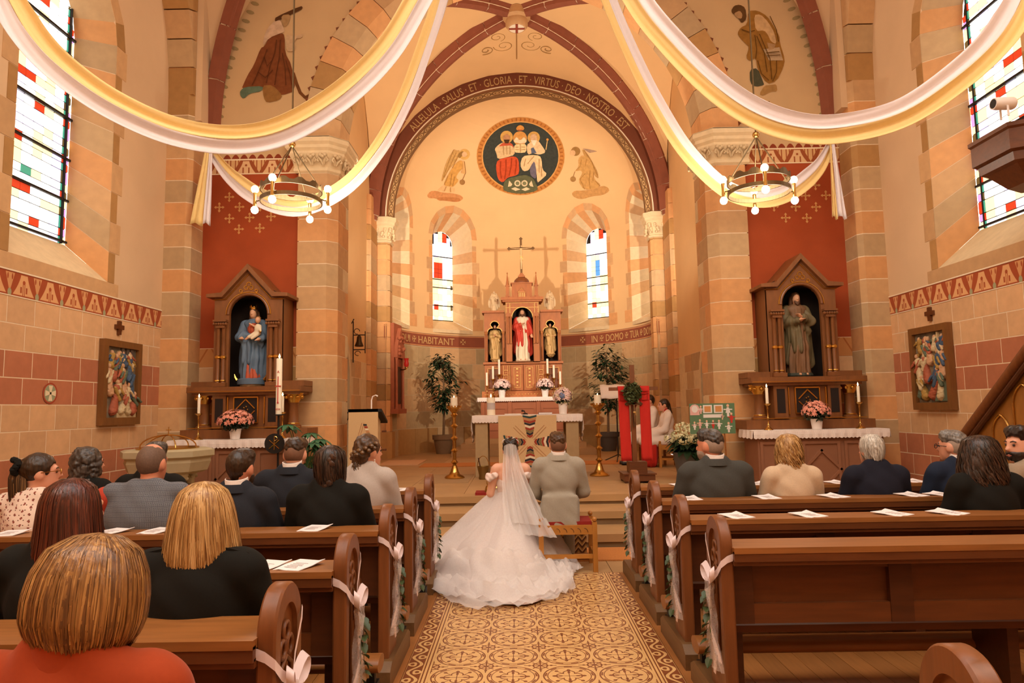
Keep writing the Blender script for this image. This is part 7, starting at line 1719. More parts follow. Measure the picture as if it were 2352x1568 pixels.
# ============================================================ STATIONS AND WALL CROSSES
FRM = wood('frame_wood', '#7c5128', (8, 8, 2), .2)
def station(sx, y0, y1, z0, z1, label, seed):
    e = empty('relief_picture', (sx*5.585, (y0+y1)/2, z0), 0 if sx < 0 else pi, label, 'picture'); hw, H = (y1-y0)/2, z1-z0
    for a in (((-hw, 0), (hw, 0), (hw, .1), (-hw, .1)), ((-hw, H-.09), (hw, H-.09), (hw, H), (-hw, H)), ((-hw, .1), (-hw+.085, .1), (-hw+.085, H-.09), (-hw, H-.09)), ((hw-.085, .1), (hw, .1), (hw, H-.09), (hw-.085, H-.09))): MB().prism(list(a), -.01, .07, 'yz').build('frame', FRM, e)
    rnd = random.Random(seed)
    MB().box(-.01, .02, -hw+.06, hw-.06, .07, H-.06).build('backdrop', M('relief_back', '#5b5346', .8, n=4, col2='#8a7a62', coord='obj'), e)
    cols = [M('relief_'+n, c, .7, n=12, amt=.2, coord='obj') for n, c in (('cream', '#cbb48a'), ('blue', '#44566b'), ('red', '#a5573a'), ('ochre', '#a8833f'), ('green', '#5c6650'), ('flesh', '#c99a72'))]
    if seed == 1:
        for x0, x1 in ((-.02, .04), (.1, .16), (.2, .26)): MB().box(.01, .045, x0, x1, .6, H-.09).build('relief_column', M('relief_stone', '#5a4c40', .8), e)
        for k in range(4): MB().box(.01, .05-.006*k, -.1+.1*k, hw-.08, .1+.06*k, .16+.06*k).build('relief_step', cols[0], e)
    else:
        MB().box(.01, .05, .05, hw-.09, .12, .38).build('relief_tomb', cols[4], e); MB().box(.012, .045, .17, .2, .65, H-.1).build('relief_pole', cols[0], e)
    SP = [(-.26, .78, .3, 0), (-.1, .82, .3, .03), (.08, .8, .32, -.03), (.22, .8, .3, 0), (-.2, .6, .36, .04), (.0, .62, .38, -.05), (.16, .6, .38, .05), (-.27, .42, .42, 0), (-.1, .4, .42, .07), (.08, .38, .44, -.06), (.24, .36, .42, -.04), (-.2, .16, .46, .05), (-.02, .14, .42, .1), (.16, .13, .36, -.08), (.27, .16, .3, 0)]
    for k, (fy, fz, h, ln_) in enumerate(SP):
        fy = (fy if seed == 1 else -fy)*(hw-.1)/.33*.9; fz += rnd.uniform(-.02, .02); dp = .03+.0035*k; ln_ += rnd.uniform(-.03, .03); h = min(h, H-.15-fz)
        if h < .12: continue
        c = cols[[0, 2, 3, 4, 1, 0, 2, 3, 1, 5, 0, 5, 1, 2, 0][(k+seed*2) % 15]]; c2 = cols[(k*2+seed) % 5]; ay = rnd.choice((-1, 1))
        sdfmesh('relief_robe', [('c', (dp*.5, fy, fz+.03), (dp*.5, fy+ln_, fz+h*.55), .06, .04), ('c', (dp*.5, fy+ln_, fz+h*.55), (dp*.5, fy+ln_*1.3, fz+h*.76), .042, .05), ('c', (dp*.8, fy+.05*ay, fz+.04), (dp*.8, fy+ln_+.02*ay, fz+h*.5), .03, .02)], .013, c, e, k=.02, disp=wrinkle(.007, 90))
        sdfmesh('relief_cloak', [('c', (dp*.9, fy+ln_-.05*ay, fz+h*.74), (dp*1.0, fy+ln_+.04*ay, fz+h*.4), .026, .03), ('c', (dp*1.1, fy+ln_+.05*ay, fz+h*.72), (dp*1.3, fy+ln_+.11*ay, fz+h*.55), .022, .017)], .012, c2, e, k=.02, disp=wrinkle(.005, 90))
        sdfmesh('relief_head', [('e', (dp*.6+.008, fy+ln_*1.3+.008*ay, fz+h*.92), (.028, .029, .037))], .01, cols[5], e)
        MB().ball((dp*.5, fy+ln_*1.3-.006*ay, fz+h*.955), .033, 8, sc=(.8, 1, .9)).build('relief_hair', (HBRN, cols[3], cols[0])[k % 3], e, smooth=True)
    return e
station(-1, 8.87, 9.76, 1.51, 2.65, 'framed relief of robed figures on temple steps, on the font-side wall', 1); station(1, 8.95, 9.83, 1.52, 2.67, 'framed relief of mourners around a tomb, on the pulpit-side wall', 2)
for sx, y in ((-1, 9.28), (1, 9.39)):
    e = empty('wall_cross', (sx*5.585, y, 2.74), 0, 'small brown wooden cross above the relief of %s' % ('robed figures on temple steps' if sx < 0 else 'mourners around a tomb'), 'cross')
    MB().box(-.02, .02, -.03, .03, 0, .19).build('upright', OAKM, e); MB().box(-.022, .022, -.09, .09, .075, .135).build('arm', OAKM, e)
# ============================================================ SANCTUARY OBJECTS
def pt(px, py, z): return atz(px, py, z)
COIR = M('coir_mat', '#c07a3c', .95, n=60, amt=.3, bump=.5, coord='obj'); RUG = M('rug_pale', '#d0a47c', .95, n=50, amt=.12, coord='obj')
def mat_(name, x0, x1, y0, y1, z, m, label, t=.015, cat='mat'):
    e = MB().box(-(x1-x0)/2, (x1-x0)/2, -(y1-y0)/2, (y1-y0)/2, 0, t).build(name, m, None, loc=((x0+x1)/2, (y0+y1)/2, z)); return tag(e, label, cat)
mat_('coir_mat', -1.55, 1.75, 7.5, 8.15, 0, COIR, 'orange coir mat at the foot of the sanctuary steps')
mat_('coir_runner', -2.2, 2.4, 14.3, 15.2, .45, COIR, 'orange coir runner behind the stone altar')
mat_('rug', -3.2, -2.3, 14.9, 16.3, .45, RUG, 'pale pinkish rug on the sanctuary floor by the tabernacle')
mat_('rug', -1.75, -.95, 11.2, 12.7, .45, M('rug_dim', '#a8875f', .95, n=50, amt=.12, coord='obj'), 'dull brown carpet under the floor candlestick on the font side of the altar', .006)
mat_('rug', .95, 1.75, 11.2, 12.7, .45, MATS['rug_dim'], 'dull brown carpet under the floor candlestick on the pulpit side of the altar', .006)
# kneeler with zigzag fabric before the groom
e = empty('kneeler', (gq[0]-.05, 7.72, .015), 0, 'small kneeling bench with zigzag woven cover before the groom', 'kneeler')
ZIG = M('zigzag_weave', '#a9763a', .9, coord='obj', pat=lambda x, y, z: [(((z*16+((x*12).fr()-.5).abs()*1.6).fr()).lt(.45), '#5a3418'), (((z*16+((x*12).fr()-.5).abs()*1.6+.5).fr()).lt(.15), '#d9b070')])
MB().box(-.3, .3, 0, .2, 0, .24).build('cover', ZIG, e); MB().box(-.31, .31, -.01, .21, .24, .26).build('top_board', OAKM, e); MB().box(-.32, .32, -.2, 0, 0, .03).build('foot_rug', M('rug_brown', '#8a4f24', .95, n=30, amt=.2, coord='obj'), e)
# ambo with hanging
q = at(800, 1000, 11.0); q2_ = at(868, 1000, 11.0)
e = empty('ambo', ((q[0]+q2_[0])/2, 11.0, .45), 0, 'pale stone ambo with beige hanging beside the chancel pier', 'ambo'); w = (q2_[0]-q[0])
MB().box(-w/2+.06, w/2-.04, .08, .4, 0, 1.2).build('column', S_PALE, e); MB().prism([(-.0, 1.22), (.5, 1.02), (.5, .98), (0, 1.17)], -w/2-.01, w/2+.06, 'yz').build('desk', BLACK, e)
MB().box(-w/2, w/2, .0, .02, .05, 1.22).build('hanging', LIN, e)
for i in range(3): MB().cbox((w/2+.04, .3, .85-.3*i), (.06, .1, .03)).build('ledge', OAKM, e)
g = MB()
for d in (0, .035): g.tube([(-.1+d, -.004, .72), (-.02+d, -.004, 1.0)], .004, 4)
g.tube([(-.07, -.004, .77), (.04, -.004, .77)], .004, 4)
g.build('stitched_letter', CHV[2], e)
for k in range(7): MB().prism([(-.0+.016*k, .98-.037*k), (.055+.014*k, .98-.037*k), (.062+.014*k, .955-.037*k), (.008+.016*k, .955-.037*k)], -.008, .002, 'xz').build('felt_stripe', CHV[(1, 0, 3, 2, 4, 1, 0)[k]], e)
m = empty('gooseneck_microphone', (q[0]+.36, 11.05, 1.67), 0, 'white gooseneck microphone on the ambo', 'microphone')
MB().lathe([(0, -.12), (.022, -.12), (.022, .0), (0, 0)], n=10).build('holder', BLACK, m); MB().tube([(0, 0, -.02), (0, 0, .14), (.02, 0, .2), (.07, 0, .22), (.1, 0, .2)], [.012, .012, .009, .009, .014], 8).build('neck', POTW, m); MB().tube([(-.02, -.02, -.08), (-.15, -.03, -.1), (-.28, -.03, -.03)], .006, 5).build('cable', BLACK, m)
# tabernacle cabinet and sanctuary lamp
p = at(897, 880, 17.55); e = empty('tabernacle_cabinet', (-3.28, 17.56, 1.55), math.radians(84), 'carved reddish sandstone tabernacle on the apse wall', 'tabernacle')
SAND = M('red_sandstone', '#a35a3a', .8, n=9, amt=.2, coord='obj', bump=.15)
MB().box(-.36, .36, -.08, .06, 0, 2.3).build('slab', SAND, e); MB().box(-.4, .4, -.2, .06, 0, .12).build('sill', SAND, e); MB().box(-.22, .22, -.1, -.07, .25, 1.2).build('door', M('door_dark', '#4c3020', .6, metal=.3), e)
for s_ in (-1, 1): MB().lathe([(.05, .12), (.035, .18), (.03, 1.35), (.05, 1.42)], (s_*.3, -.13, 0), 10).build('colonnette', SAND, e, smooth=True)
k = MB().prism([(-.36, 1.42), (.36, 1.42), (.3, 1.75), (0, 2.2), (-.3, 1.75)], -.17, -.05, 'xz')
for i in range(16): k.ball((random.uniform(-.25, .25), -.18, 1.5+.45*random.random()), .05, 7)
k.build('carved_gable', SAND, e, smooth=60)
le = at(921, 837, 17.4); e = empty('sanctuary_lamp', (-2.98, 17.55, le[2]-.1), 0, 'red glass sanctuary lamp on a wall arm', 'lamp')
MB().tube([(-.25, .25, 0), (-.1, .1, -.02), (0, 0, 0)], .02, 8).build('arm', BRASS, e); MB().lathe([(.0, .01), (.05, .02), (.05, .04), (0, .04)], n=12).build('dish', BRASS, e); MB().lathe([(0, .04), (.05, .05), (.065, .12), (.05, .2), (.065, .27), (.06, .27)], n=14).build('red_glass', M('lamp_red', '#8a1710', .2, emit=.35), e, smooth=True)
# bell on bracket
e = empty('sacristy_bell', (-3.7, 14.75, at(803, 780, 14.75)[2]-.1), 0, 'small bell in a wrought iron wall bracket by the sacristy door', 'bell')
b = MB().tube([(.02, 0, -.4), (.02, 0, .5)], .012, 6).tube([(.02, 0, .2), (.28, 0, .2)], .012, 6).tube([(.02, 0, -.12), (.28, 0, -.12)], .012, 6).tube([(.28, 0, -.2), (.28, 0, .28)], .01, 6)
b.tube([(.02+.07*t*math.cos(3*t), 0, .5+.06*math.sin(5*t)) for t in np.linspace(.1, 1.4, 10)], .01, 5).tube([(.1+.06*math.cos(t), 0, .28+.06*math.sin(t)) for t in np.linspace(0, 5, 12)], .008, 5).tube([(.12+.06*math.cos(t), 0, -.2+.05*math.sin(t)) for t in np.linspace(0, 5, 12)], .008, 5); b.build('bracket', LEAD, e)
MB().lathe([(.02, .19), (.05, .16), (.06, .06), (.1, -.04), (.09, -.05)], (.15, 0, 0), 14).build('bell', M('bell_bronze', '#4a3a24', .4, metal=.9), e, smooth=True)
# ---- plants
def leaf_mesh(b, c, d, L, w, bend=.25):
    d = Vector(d).normalized(); s_ = d.cross(Vector((0, 0, 1)));
    if s_.length < .1: s_ = Vector((1, 0, 0))
    s_.normalize(); u = s_.cross(d); c = Vector(c)
    P = []
    for i, (t, q) in enumerate(((0, .1), (.25, .8), (.5, 1), (.75, .7), (1, .03))):
        m_ = c+d*L*t-Vector((0, 0, 1))*bend*L*t*t; P.append([m_-s_*w*q/2+u*w*.12*q, m_-u*w*.05, m_+s_*w*q/2+u*w*.12*q])
    b.grid(P)
def ficus(x, y, z, h, r, label, seed, potm, lean=0):
    rnd = random.Random(seed); e = empty('ficus', (x, y, z), 0, label, 'potted plant')
    MB().lathe([(0, 0), (.2, 0), (.27, .38), (.3, .38), (.31, .5), (.27, .5), (.26, .45), (0, .45)], n=20).build('pot', potm, e, smooth=35)
    tr = MB(); tr.tube([(0, 0, .4), (.02, .01, h*.5), (0, 0, h*.92)], [.035, .03, .012], 8); b = MB()
    for i in range(60):
        t = rnd.uniform(.3, 1); a = rnd.random()*6.28; R_ = r*math.sin(pi*min(1, (t-.22)/.82))**.8*rnd.uniform(.45, 1)
        p0 = Vector((0, 0, .45+(h-.5)*t*.9)); p1 = p0+Vector((R_*math.cos(a), R_*math.sin(a), .18*h*rnd.uniform(.1, .6))); tr.tube([p0, (p0+p1)/2+Vector((0, 0, .04)), p1], [.009, .006, .003], 5)
        for k in range(11):
            f = rnd.uniform(.35, 1.1); p = p0.lerp(p1, f)+Vector((rnd.gauss(0, .06), rnd.gauss(0, .06), rnd.gauss(0, .05))); leaf_mesh(b, p, (rnd.gauss(math.cos(a), .6), rnd.gauss(math.sin(a), .6), rnd.uniform(-.6, .3)), rnd.uniform(.12, .17), .07)
    tr.build('trunk', M('bark', '#6d5236', .9, n=20, amt=.3, coord='obj'), e, smooth=60); f = b.build('foliage', GREEND, e, smooth=60); f['kind'] = 'stuff'
    return e
TERR = M('terracotta', '#7d6144', .8, n=12, amt=.15, coord='obj')
ficus(-2.15, 18.6, .45, 2.75, .55, 'ficus tree in a brown clay pot by the apse wall on the font side', 3, TERR); ficus(2.3, 18.6, .45, 2.85, .55, 'ficus tree in a dark pot by the apse wall behind the lectern', 4, M('pot_dark', '#4c4036', .7))
q = pt(1588, 1108, .45); e = empty('hydrangea', (2.62, 11.05, .45), 0, 'cream hydrangea in a grey planter beside the chancel pier', 'potted plant')
MB().lathe([(0, 0), (.2, 0), (.27, .4), (.28, .42), (.28, .45), (.25, .45), (.24, .4), (0, .4)], n=22).build('planter', M('planter_grey', '#5b5a58', .5, coord='obj'), e, smooth=35)
b = MB(); rnd = random.Random(5)
for i in range(150):
    a = rnd.random()*6.28; R_ = rnd.uniform(.08, .34); leaf_mesh(b, (R_*.6*math.cos(a), R_*.6*math.sin(a), .45+.25*rnd.random()), (math.cos(a), math.sin(a), rnd.uniform(-.3, .5)), .2, .12, .5)
o = b.build('foliage', GREEND, e, smooth=60); o['kind'] = 'stuff'
for i, (x, y, z) in enumerate(((-.2, -.1, .72), (0, -.16, .76), (.2, -.1, .72), (-.1, .05, .84), (.12, .06, .84), (-.28, .05, .66), (.3, .05, .68), (.02, -.28, .68), (-.15, -.25, .66))):
    o = leafcloud(70, (0, 0, 0), (.12, .12, .085), .026, 30+i, .1, True).build('flower_head', CREAM, e, loc=(x, y, z))
# schefflera by the paschal candle
q = at(700, 1080, 9.6); e = empty('green_plant', (q[0], 9.55, .16), 0, 'leafy green plant beside the paschal candle', 'potted plant'); b = MB(); tr = MB()
MB().lathe([(0, 0), (.15, 0), (.2, .3), (.18, .3), (0, .28)], n=18).build('pot', TERR, e, smooth=35)
for i in range(16):
    a = rnd.random()*6.28; h = rnd.uniform(.55, 1.35); R_ = rnd.uniform(.1, .36); c = Vector((R_*math.cos(a), R_*math.sin(a)*.7, h)); tr.tube([(0, 0, .28), (c.x*.4, c.y*.4, h*.7), c], [.01, .008, .005], 5)
    for k in range(8):
        t = 2*pi*k/8; leaf_mesh(b, c, (math.cos(t), math.sin(t), -.15), rnd.uniform(.14, .2), .07, .35)
tr.build('stem', GREEN, e); o = b.build('foliage', M('leaf_mid', '#3d6a4a', .45, n=9, amt=.3, coord='obj'), e, smooth=60); o['kind'] = 'stuff'
# ---- paschal candle
q = at(640, 950, 9.7); e = empty('paschal_candle', (q[0], 9.7, .16), 0, 'tall paschal candle with red cross on an iron stand', 'candle')
zc = at(640, 953, 9.7)[2]-.16; zt = at(641, 823, 9.7)[2]-.16
MB().tube([(0, 0, .02), (0, 0, zc)], .016, 8).build('stand_pole', BLACK, e); MB().lathe([(0, zc-.01), (.1, zc), (.1, zc+.012), (0, zc+.012)], n=18).build('dish', BLACK, e)
for k in range(3):
    a = 2*pi*k/3+.4; MB().tube([(0, 0, .25), (.12*math.cos(a), .12*math.sin(a), .2), (.24*math.cos(a), .24*math.sin(a), .012)], .012, 6).build('leg', BLACK, e)
zd = at(638, 1018, 9.65)[2]-.16
d = MB().lathe([(0, -.01), (.14, -.01), (.14, .01), (0, .01)], n=24, M=Matrix.Rotation(pi/2, 3, 'X')).build('disc', BLACK, e, loc=(-.03, -.06, zd)); k = MB().tube([(0, -.014, -.09), (0, -.014, .1)], .008, 5).tube([(-.07, -.014, -.07), (.07, -.014, .05)], .007, 5).tube([(.07, -.014, -.07), (-.07, -.014, .05)], .007, 5).tube([(.0+.04*math.sin(t), -.014, .07+.03*math.cos(t)) for t in np.linspace(0, 3.1, 8)], .007, 5); k.build('chi_rho', BRASS, d)
c = MB().lathe([(0, zc+.012), (.042, zc+.012), (.042, zt-.01), (.036, zt), (0, zt)], n=18).build('candle', WAX, e, smooth=40); flame(c, 0, 0, zt, .014)
RP = M('wax_red', '#c0352a', .6); L_ = zt-zc
k = MB().box(-.006, .006, -.045, -.038, zc+.13*L_+.06, zc+.68*L_).box(-.04, .04, -.0445, -.03, zc+.5*L_, zc+.5*L_+.014); k.build('cross_motif', RP, c); text_obj('2024', .035, lambda u, v: (u, -.0435, zc+.09*L_+v), RP, c, 'year_numerals'); text_obj('A', .05, lambda u, v: (u, -.0435, zc+.74*L_+v), RP, c, 'alpha'); text_obj('Ω', .04, lambda u, v: (u, -.0435, zc+.2*L_+v), RP, c, 'omega')
# ---- font
FST = M('font_stone', '#b3a582', .8, n=10, amt=.12, coord='obj', bump=.12)
q = at(385, 1060, 8.6); e = empty('baptismal_font', (q[0], 8.6, 0), .2, 'octagonal stone font with pierced brass lid', 'font')
zr = at(385, 1032, 8.4)[2]
MB().lathe([(0, zr), (.5, zr), (.55, zr-.02), (.55, zr-.09), (.5, zr-.12), (.51, zr-.16), (.47, zr-.27), (.4, zr-.3), (0, zr-.3)], n=8).build('basin', FST, e); MB().lathe([(.3, 0), (.3, .1), (.16, .14), (.15, zr-.3)], n=8).build('central_shaft', FST, e)
for i in range(4):
    a = pi/4+pi/2*i; c = MB().lathe([(.08, .08), (.055, .14), (.05, zr-.48), (.065, zr-.46)], (.3*math.cos(a), .3*math.sin(a), 0), 12).build('column', FST if i % 2 else M('marble_dark', '#33352f', .35), e, smooth=40)
    k = MB().lathe([(.055, zr-.46), (.06, zr-.4), (.09, zr-.32), (.09, zr-.29)], (.3*math.cos(a), .3*math.sin(a), 0), 12)
    for j in range(6): k.ball((.3*math.cos(a)+.07*math.cos(j*1.05), .3*math.sin(a)+.07*math.sin(j*1.05), zr-.36), .025, 6)
    k.build('capital', FST, c, smooth=60)
MB().lathe([(0, .0), (.36, .0), (.5, .05), (.5, .08), (0, .08)], n=8).build('plinth', FST, e)
l = MB().lathe([(0, zr), (.36, zr), (.36, zr+.02), (0, zr+.03)], n=24).build('brass_lid', BRASS, e)
for i in range(3):
    a = pi*i/3; MB().tube([(.33*math.cos(t)*math.cos(a), .33*math.cos(t)*math.sin(a), zr+.02+.15*math.sin(t)) for t in np.linspace(0, pi, 14)], .008, 6).build('lid_hoop', BRASS, l)
MB().tube([(0, 0, zr+.16), (0, 0, zr+.27)], .006, 5).tube([(-.03, 0, zr+.235), (.03, 0, zr+.235)], .006, 5).build('lid_cross', BRASS, l)
# ---- processional cross with red cloths, wreath
q = pt(1455, 1100, .45); e = empty('draped_cross', (q[0], 11.0, .45), 0, 'tall wooden cross on a stepped base draped with red cloth', 'cross')
zt = at(1443, 838, 11.0)[2]-.45; zb = at(1450, 890, 11.0)[2]-.45; hxl = at(1398, 890, 11)[0]-q[0]; hxr = at(1510, 890, 11)[0]-q[0]
MB().box(-.24, .24, -.24, .24, .03, .13).build('base_step', OAKM, e); MB().box(-.26, .26, -.26, .26, .13, .15).build('base_step', OAKM, e); MB().box(-.14, .14, -.14, .14, .15, .32).build('base_block', OAKM, e)
for x in (-1, 1):
    for y in (-1, 1): MB().box(x*.2-.03, x*.2+.03, y*.2-.03, y*.2+.03, 0, .04).build('foot', OAKD, e)
for x in (0,): MB().box(-.035-.03, .035-.03, -.03, .03, .3, zt).build('post', OAKE, e)
MB().box(hxl, hxr, -.028, .028, zb-.045, zb+.01).build('crossbar', OAKE, e)
RCL = M('red_banner', '#c8281c', .85, n=40, amt=.06, coord='obj', sheen=.2); RCD = M('red_banner_applique', '#a01c12', .85)
for x0, x1, zl in ((hxl+.14, hxl+.31, .5), (hxl+.47, hxl+.64, .5)):
    P = [[(x0+(x1-x0)*j/6+.02*v, -.04-.008*math.sin(j*1.4+v*5), zb+.02-(zb-zl*.62)*v) for j in range(7)] for v in np.linspace(0, 1, 18)]
    o = MB().grid(P).build('red_cloth', RCL, e, smooth=70); o.modifiers.new('t', 'SOLIDIFY').thickness = .006
    b = MB(); xm = (x0+x1)/2
    for d in (-.05, .05): b.box(xm+d-.004, xm+d+.004, -.06, -.046, zb-.2, zb-.06)
    for z in (-.06, -.1, -.2): b.box(xm-.07, xm+.07, -.06, -.046, zb+z-.004, zb+z+.004)
    b.build('applique', RCD, o)
    MB().box(x0, x1, -.03, .035, zb+.01, zb+.025).build('cloth_fold', RCL, o)
P = [[(hxl+.31+.16*v, -.05-.02*math.sin(j), zb-.02-.17*math.sin(pi*v)-.05*j) for j in range(4)] for v in np.linspace(0, 1, 12)]
MB().grid(P).build('red_swag', M('red_deep', '#8e2a22', .85), e, smooth=70)
w = empty('wreath', (q[0]-.05, 10.92, .45+zb-.08), 0, 'bristly green wreath hung on the draped wooden cross', 'wreath'); o = leafcloud(520, (0, -.03, 0), (.15, .08, .17), .085, 40, .6).build('twigs', M('fir_green', '#5a643c', .8, n=12, amt=.3, coord='obj'), w); o['kind'] = 'stuff'
MB().tube([(.11*math.cos(a), 0, .13*math.sin(a)) for a in [2*pi*i/16 for i in range(16)]], .03, 6, closed=True).build('wreath_ring', OAKD, w)
cw = crucifix('hanging_crucifix', (q[0]-.03, 10.93, .45+zb-.62), .5, .22, M('bronze_dark', '#5c3f26', .5, metal=.5), M('corpus_bronze', '#7d5a3a', .45, metal=.5), 'dark bronze crucifix hanging below the wreath', t=.02)
# lectern stand with white cloth near the ficus
q = at(1415, 890, 15.0); e = empty('music_stand', (q[0], 15.0, .45), 0, 'black music stand with white cloth over the desk', 'music stand'); zt = at(1415, 885, 15.0)[2]-.45
MB().tube([(0, 0, .1), (0, 0, zt-.1)], .015, 8).build('pole', BLACK, e)
for k in range(3):
    a = 2*pi*k/3+.3; MB().tube([(0, 0, .15), (.35*math.cos(a), .35*math.sin(a), .012)], .012, 6).build('leg', BLACK, e)
P = [[(-.36+.72*j/8, -.25+.12*v*2, zt-.28+.3*v+.01*math.sin(j*2)) for j in range(9)] for v in (0, .25, .5, .75, 1)]
o = MB().grid(P).build('white_cloth', WHITE, e, smooth=70); o.modifiers.new('t', 'SOLIDIFY').thickness = .02
# ---- children's poster on an easel board
q0, q1_ = at(1583, 927, 10.2), at(1690, 995, 10.2); e = empty('poster_board', ((q0[0]+q1_[0])/2, 10.2, .45), 0, 'green poster board with paper dolls and photographs', 'poster'); W_, H_ = (q1_[0]-q0[0]), q0[2]-q1_[2]; zb = q1_[2]-.45
MB().box(-W_/2, W_/2, 0, .012, zb, zb+H_).build('board', M('board_green', '#5c7a58', .9), e)
for x in (-.2, .2): MB().tube([(x, .03, 0), (x*.8, .02, zb+H_)], .012, 6).build('easel_leg', OAKL, e)
MB().tube([(0, .35, 0), (0, .03, zb+H_*.9)], .012, 6).build('easel_leg', OAKL, e)
def u2(u, v): return (-W_/2+W_*u, zb+H_*(1-v))
PWH, PPK, PSK = M('paper_white', '#ded8cf', .9), M('paper_pink', '#d9aaa0', .9), M('paper_peach', '#e0b898', .9)
def pap(poly, m, d=.003, nm='paper_cutout'): return MB().prism([u2(u, v) for u, v in poly], -d, .001, 'xz').build(nm, m, e)
pap([(.3, .05), (.5, .05), (.5, .32), (.3, .32)], PWH, nm='photograph'); pap([(.33, .09), (.47, .09), (.47, .28), (.33, .28)], M('photo_warm', '#c98c50', .7), .005, 'photograph'); pap([(.54, .05), (.74, .05), (.74, .32), (.54, .32)], PWH, nm='photograph'); pap([(.57, .09), (.71, .09), (.71, .28), (.57, .28)], MATS['photo_warm'], .005, 'photograph')
pap([(.3, .36), (.72, .36), (.72, .47), (.3, .47)], PWH, nm='caption_strip'); pap([(.01, .38), (.01, .12), (.06, .04), (.13, .02), (.19, .06), (.22, .14), (.22, .38)], PPK); pap(cir(.115, .18, .07, 14, .12), PWH, .005)
def doll(u, v, s_, m, c2):
    pap(cir(u, v, .025*s_, 10, .042*s_), PSK, .004, 'paper_doll'); pap([(u-.02*s_, v+.05*s_), (u+.02*s_, v+.05*s_), (u+.045*s_, v+.2*s_), (u+.02*s_, v+.2*s_), (u+.02*s_, v+.3*s_), (u-.02*s_, v+.3*s_), (u-.02*s_, v+.2*s_), (u-.045*s_, v+.2*s_)], m, .003, 'paper_doll'); pap([(u-.08*s_, v+.09*s_), (u+.08*s_, v+.09*s_), (u+.08*s_, v+.12*s_), (u-.08*s_, v+.12*s_)], c2, .004, 'paper_doll')
for u, v, s_, m, c2 in ((.85, .08, 1.2, PWH, PWH), (.25, .1, .8, PPK, PWH), (.1, .62, .8, PWH, PPK), (.22, .55, .9, PPK, PSK), (.37, .58, .8, PWH, PWH), (.51, .58, .8, RP, PWH), (.64, .58, .9, PWH, PWH), (.72, .36, .6, PSK, PPK), (.92, .35, 1.0, RP, RP), (.85, .66, 1.0, PWH, PWH)): doll(u, v, s_, m, c2)
# ---- holy water bucket, altar bells on red cushion
q = pt(1113, 1103, .45); e = empty('holy_water_bucket', (q[0]-.03, 11.75, .45), 0, 'small brass bucket with hoop handle by the altar leg', 'bucket'); MB().lathe([(0, .02), (.07, 0), (.08, .02), (.07, .06), (.1, .2), (.105, .22), (.095, .22), (.065, .08), (0, .07)], n=18).build('bucket', M('brass_dull', '#8a7243', .4, metal=.9), e, smooth=50); MB().tube([(.1*math.cos(a), 0, .2+.19*math.sin(a)) for a in np.linspace(0, pi, 14)], .006, 6).build('handle', BRASS, e); MB().tube([(-.03, 0, .1), (-.08, 0, .36)], .01, 6).build('sprinkler', OAKD, e)
q = pt(1117, 1135, .45); e = empty('altar_bells', (q[0]+.05, 9.75, .45), 0, 'brass altar bells on a red cushion at the step edge', 'bells'); MB().box(-.2, .2, -.14, .14, 0, .035).build('cushion', CUSH, e)
for i in range(3): MB().lathe([(.075, .04), (.07, .06), (.06, .1), (.03, .13), (0, .14)], (.06*math.cos(i*2.1)+.03, .06*math.sin(i*2.1), 0), 14).build('bell', BRASS, e, smooth=True)
MB().tube([(.03-.07, 0, .13), (.03-.07, 0, .2), (.03+.07, 0, .2), (.03+.07, 0, .13)], .008, 6).build('handle', BRASS, e)
# ---- pulpit: canopy, staircase
e = empty('pulpit', (5.1, 7.2, 0), 0, 'carved oak pulpit staircase and canopy against the wall', 'pulpit')
A0, A1 = atx(2215, 1000, 4.75), atx(2352, 815, 4.75)
def sl(t): return A0+(A1-A0)*t
PO = wood('pulpit_oak', '#9a6428', (3, 8, 3), .2); 
P0, P1 = sl(-.6), sl(1.6)
MB().prism([(P0[1], 0), (P0[1], P0[2]-.05), (P1[1], P1[2]-.05), (P1[1], 0)], 4.78-5.1, 4.84-5.1, 'yz').build('stair_panel', PO, e); e.children[-1].location = (0, -7.2, 0)
MB().tube([tuple(P0), tuple(P1)], .055, 10).build('handrail', OAKE, e, loc=(-5.1, -7.2, 0), smooth=True); MB().tube([(P0[0]-.01, P0[1], P0[2]-.12), (P1[0]-.01, P1[1], P1[2]-.12)], .028, 8).build('rail_moulding', OAKD, e, loc=(-5.1, -7.2, 0), smooth=True)
for px, py, hw_, h_ in ((2300, 1040, .13, .45), (2352, 1000, .14, .7)):
    a = atx(px, py, 4.75); g_ = gothic(a[1], hw_, a[2]-h_*.5, a[2]+h_*.4)
    MB().tube([(4.77, y, z) for y, z in g_], .012, 6, closed=True).build('arched_moulding', BRASS, e, loc=(-5.1, -7.2, 0))
for k in range(8):
    p = sl(-.5+.27*k); MB().box(4.84, 5.55, p[1]-.16, p[1]+.16, 0, max(.1, p[2]-.95)).build('stair', PO, e, loc=(-5.1, -7.2, 0))
c = at(2345, 360, 7.0); cz = c[2]
def hexa(r, z): return [(5.2+r*.8*math.cos(a), 6.75+r*.8*math.sin(a), z) for a in [pi/6+pi/3*i for i in range(6)]]
zc_ = at(2285, 330, 6.6)[2]
b = MB().grid([hexa(r, z) for r, z in ((.34, zc_-.38), (.55, zc_-.22), (.62, zc_-.2), (.64, zc_-.12), (.7, zc_-.1), (.7, zc_+.1), (.73, zc_+.12), (.73, zc_+.16))], cv=True); b.add(hexa(.34, zc_-.38), [tuple(range(6))]); b.add(hexa(.73, zc_+.16), [tuple(range(6))]); b.build('sounding_board', OAKM, e, loc=(-5.1, -7.2, 0))
MB().box(5.2, 5.62, 6.55, 6.95, zc_-.3, zc_+.1).build('wall_bracket', OAKM, e, loc=(-5.1, -7.2, 0))
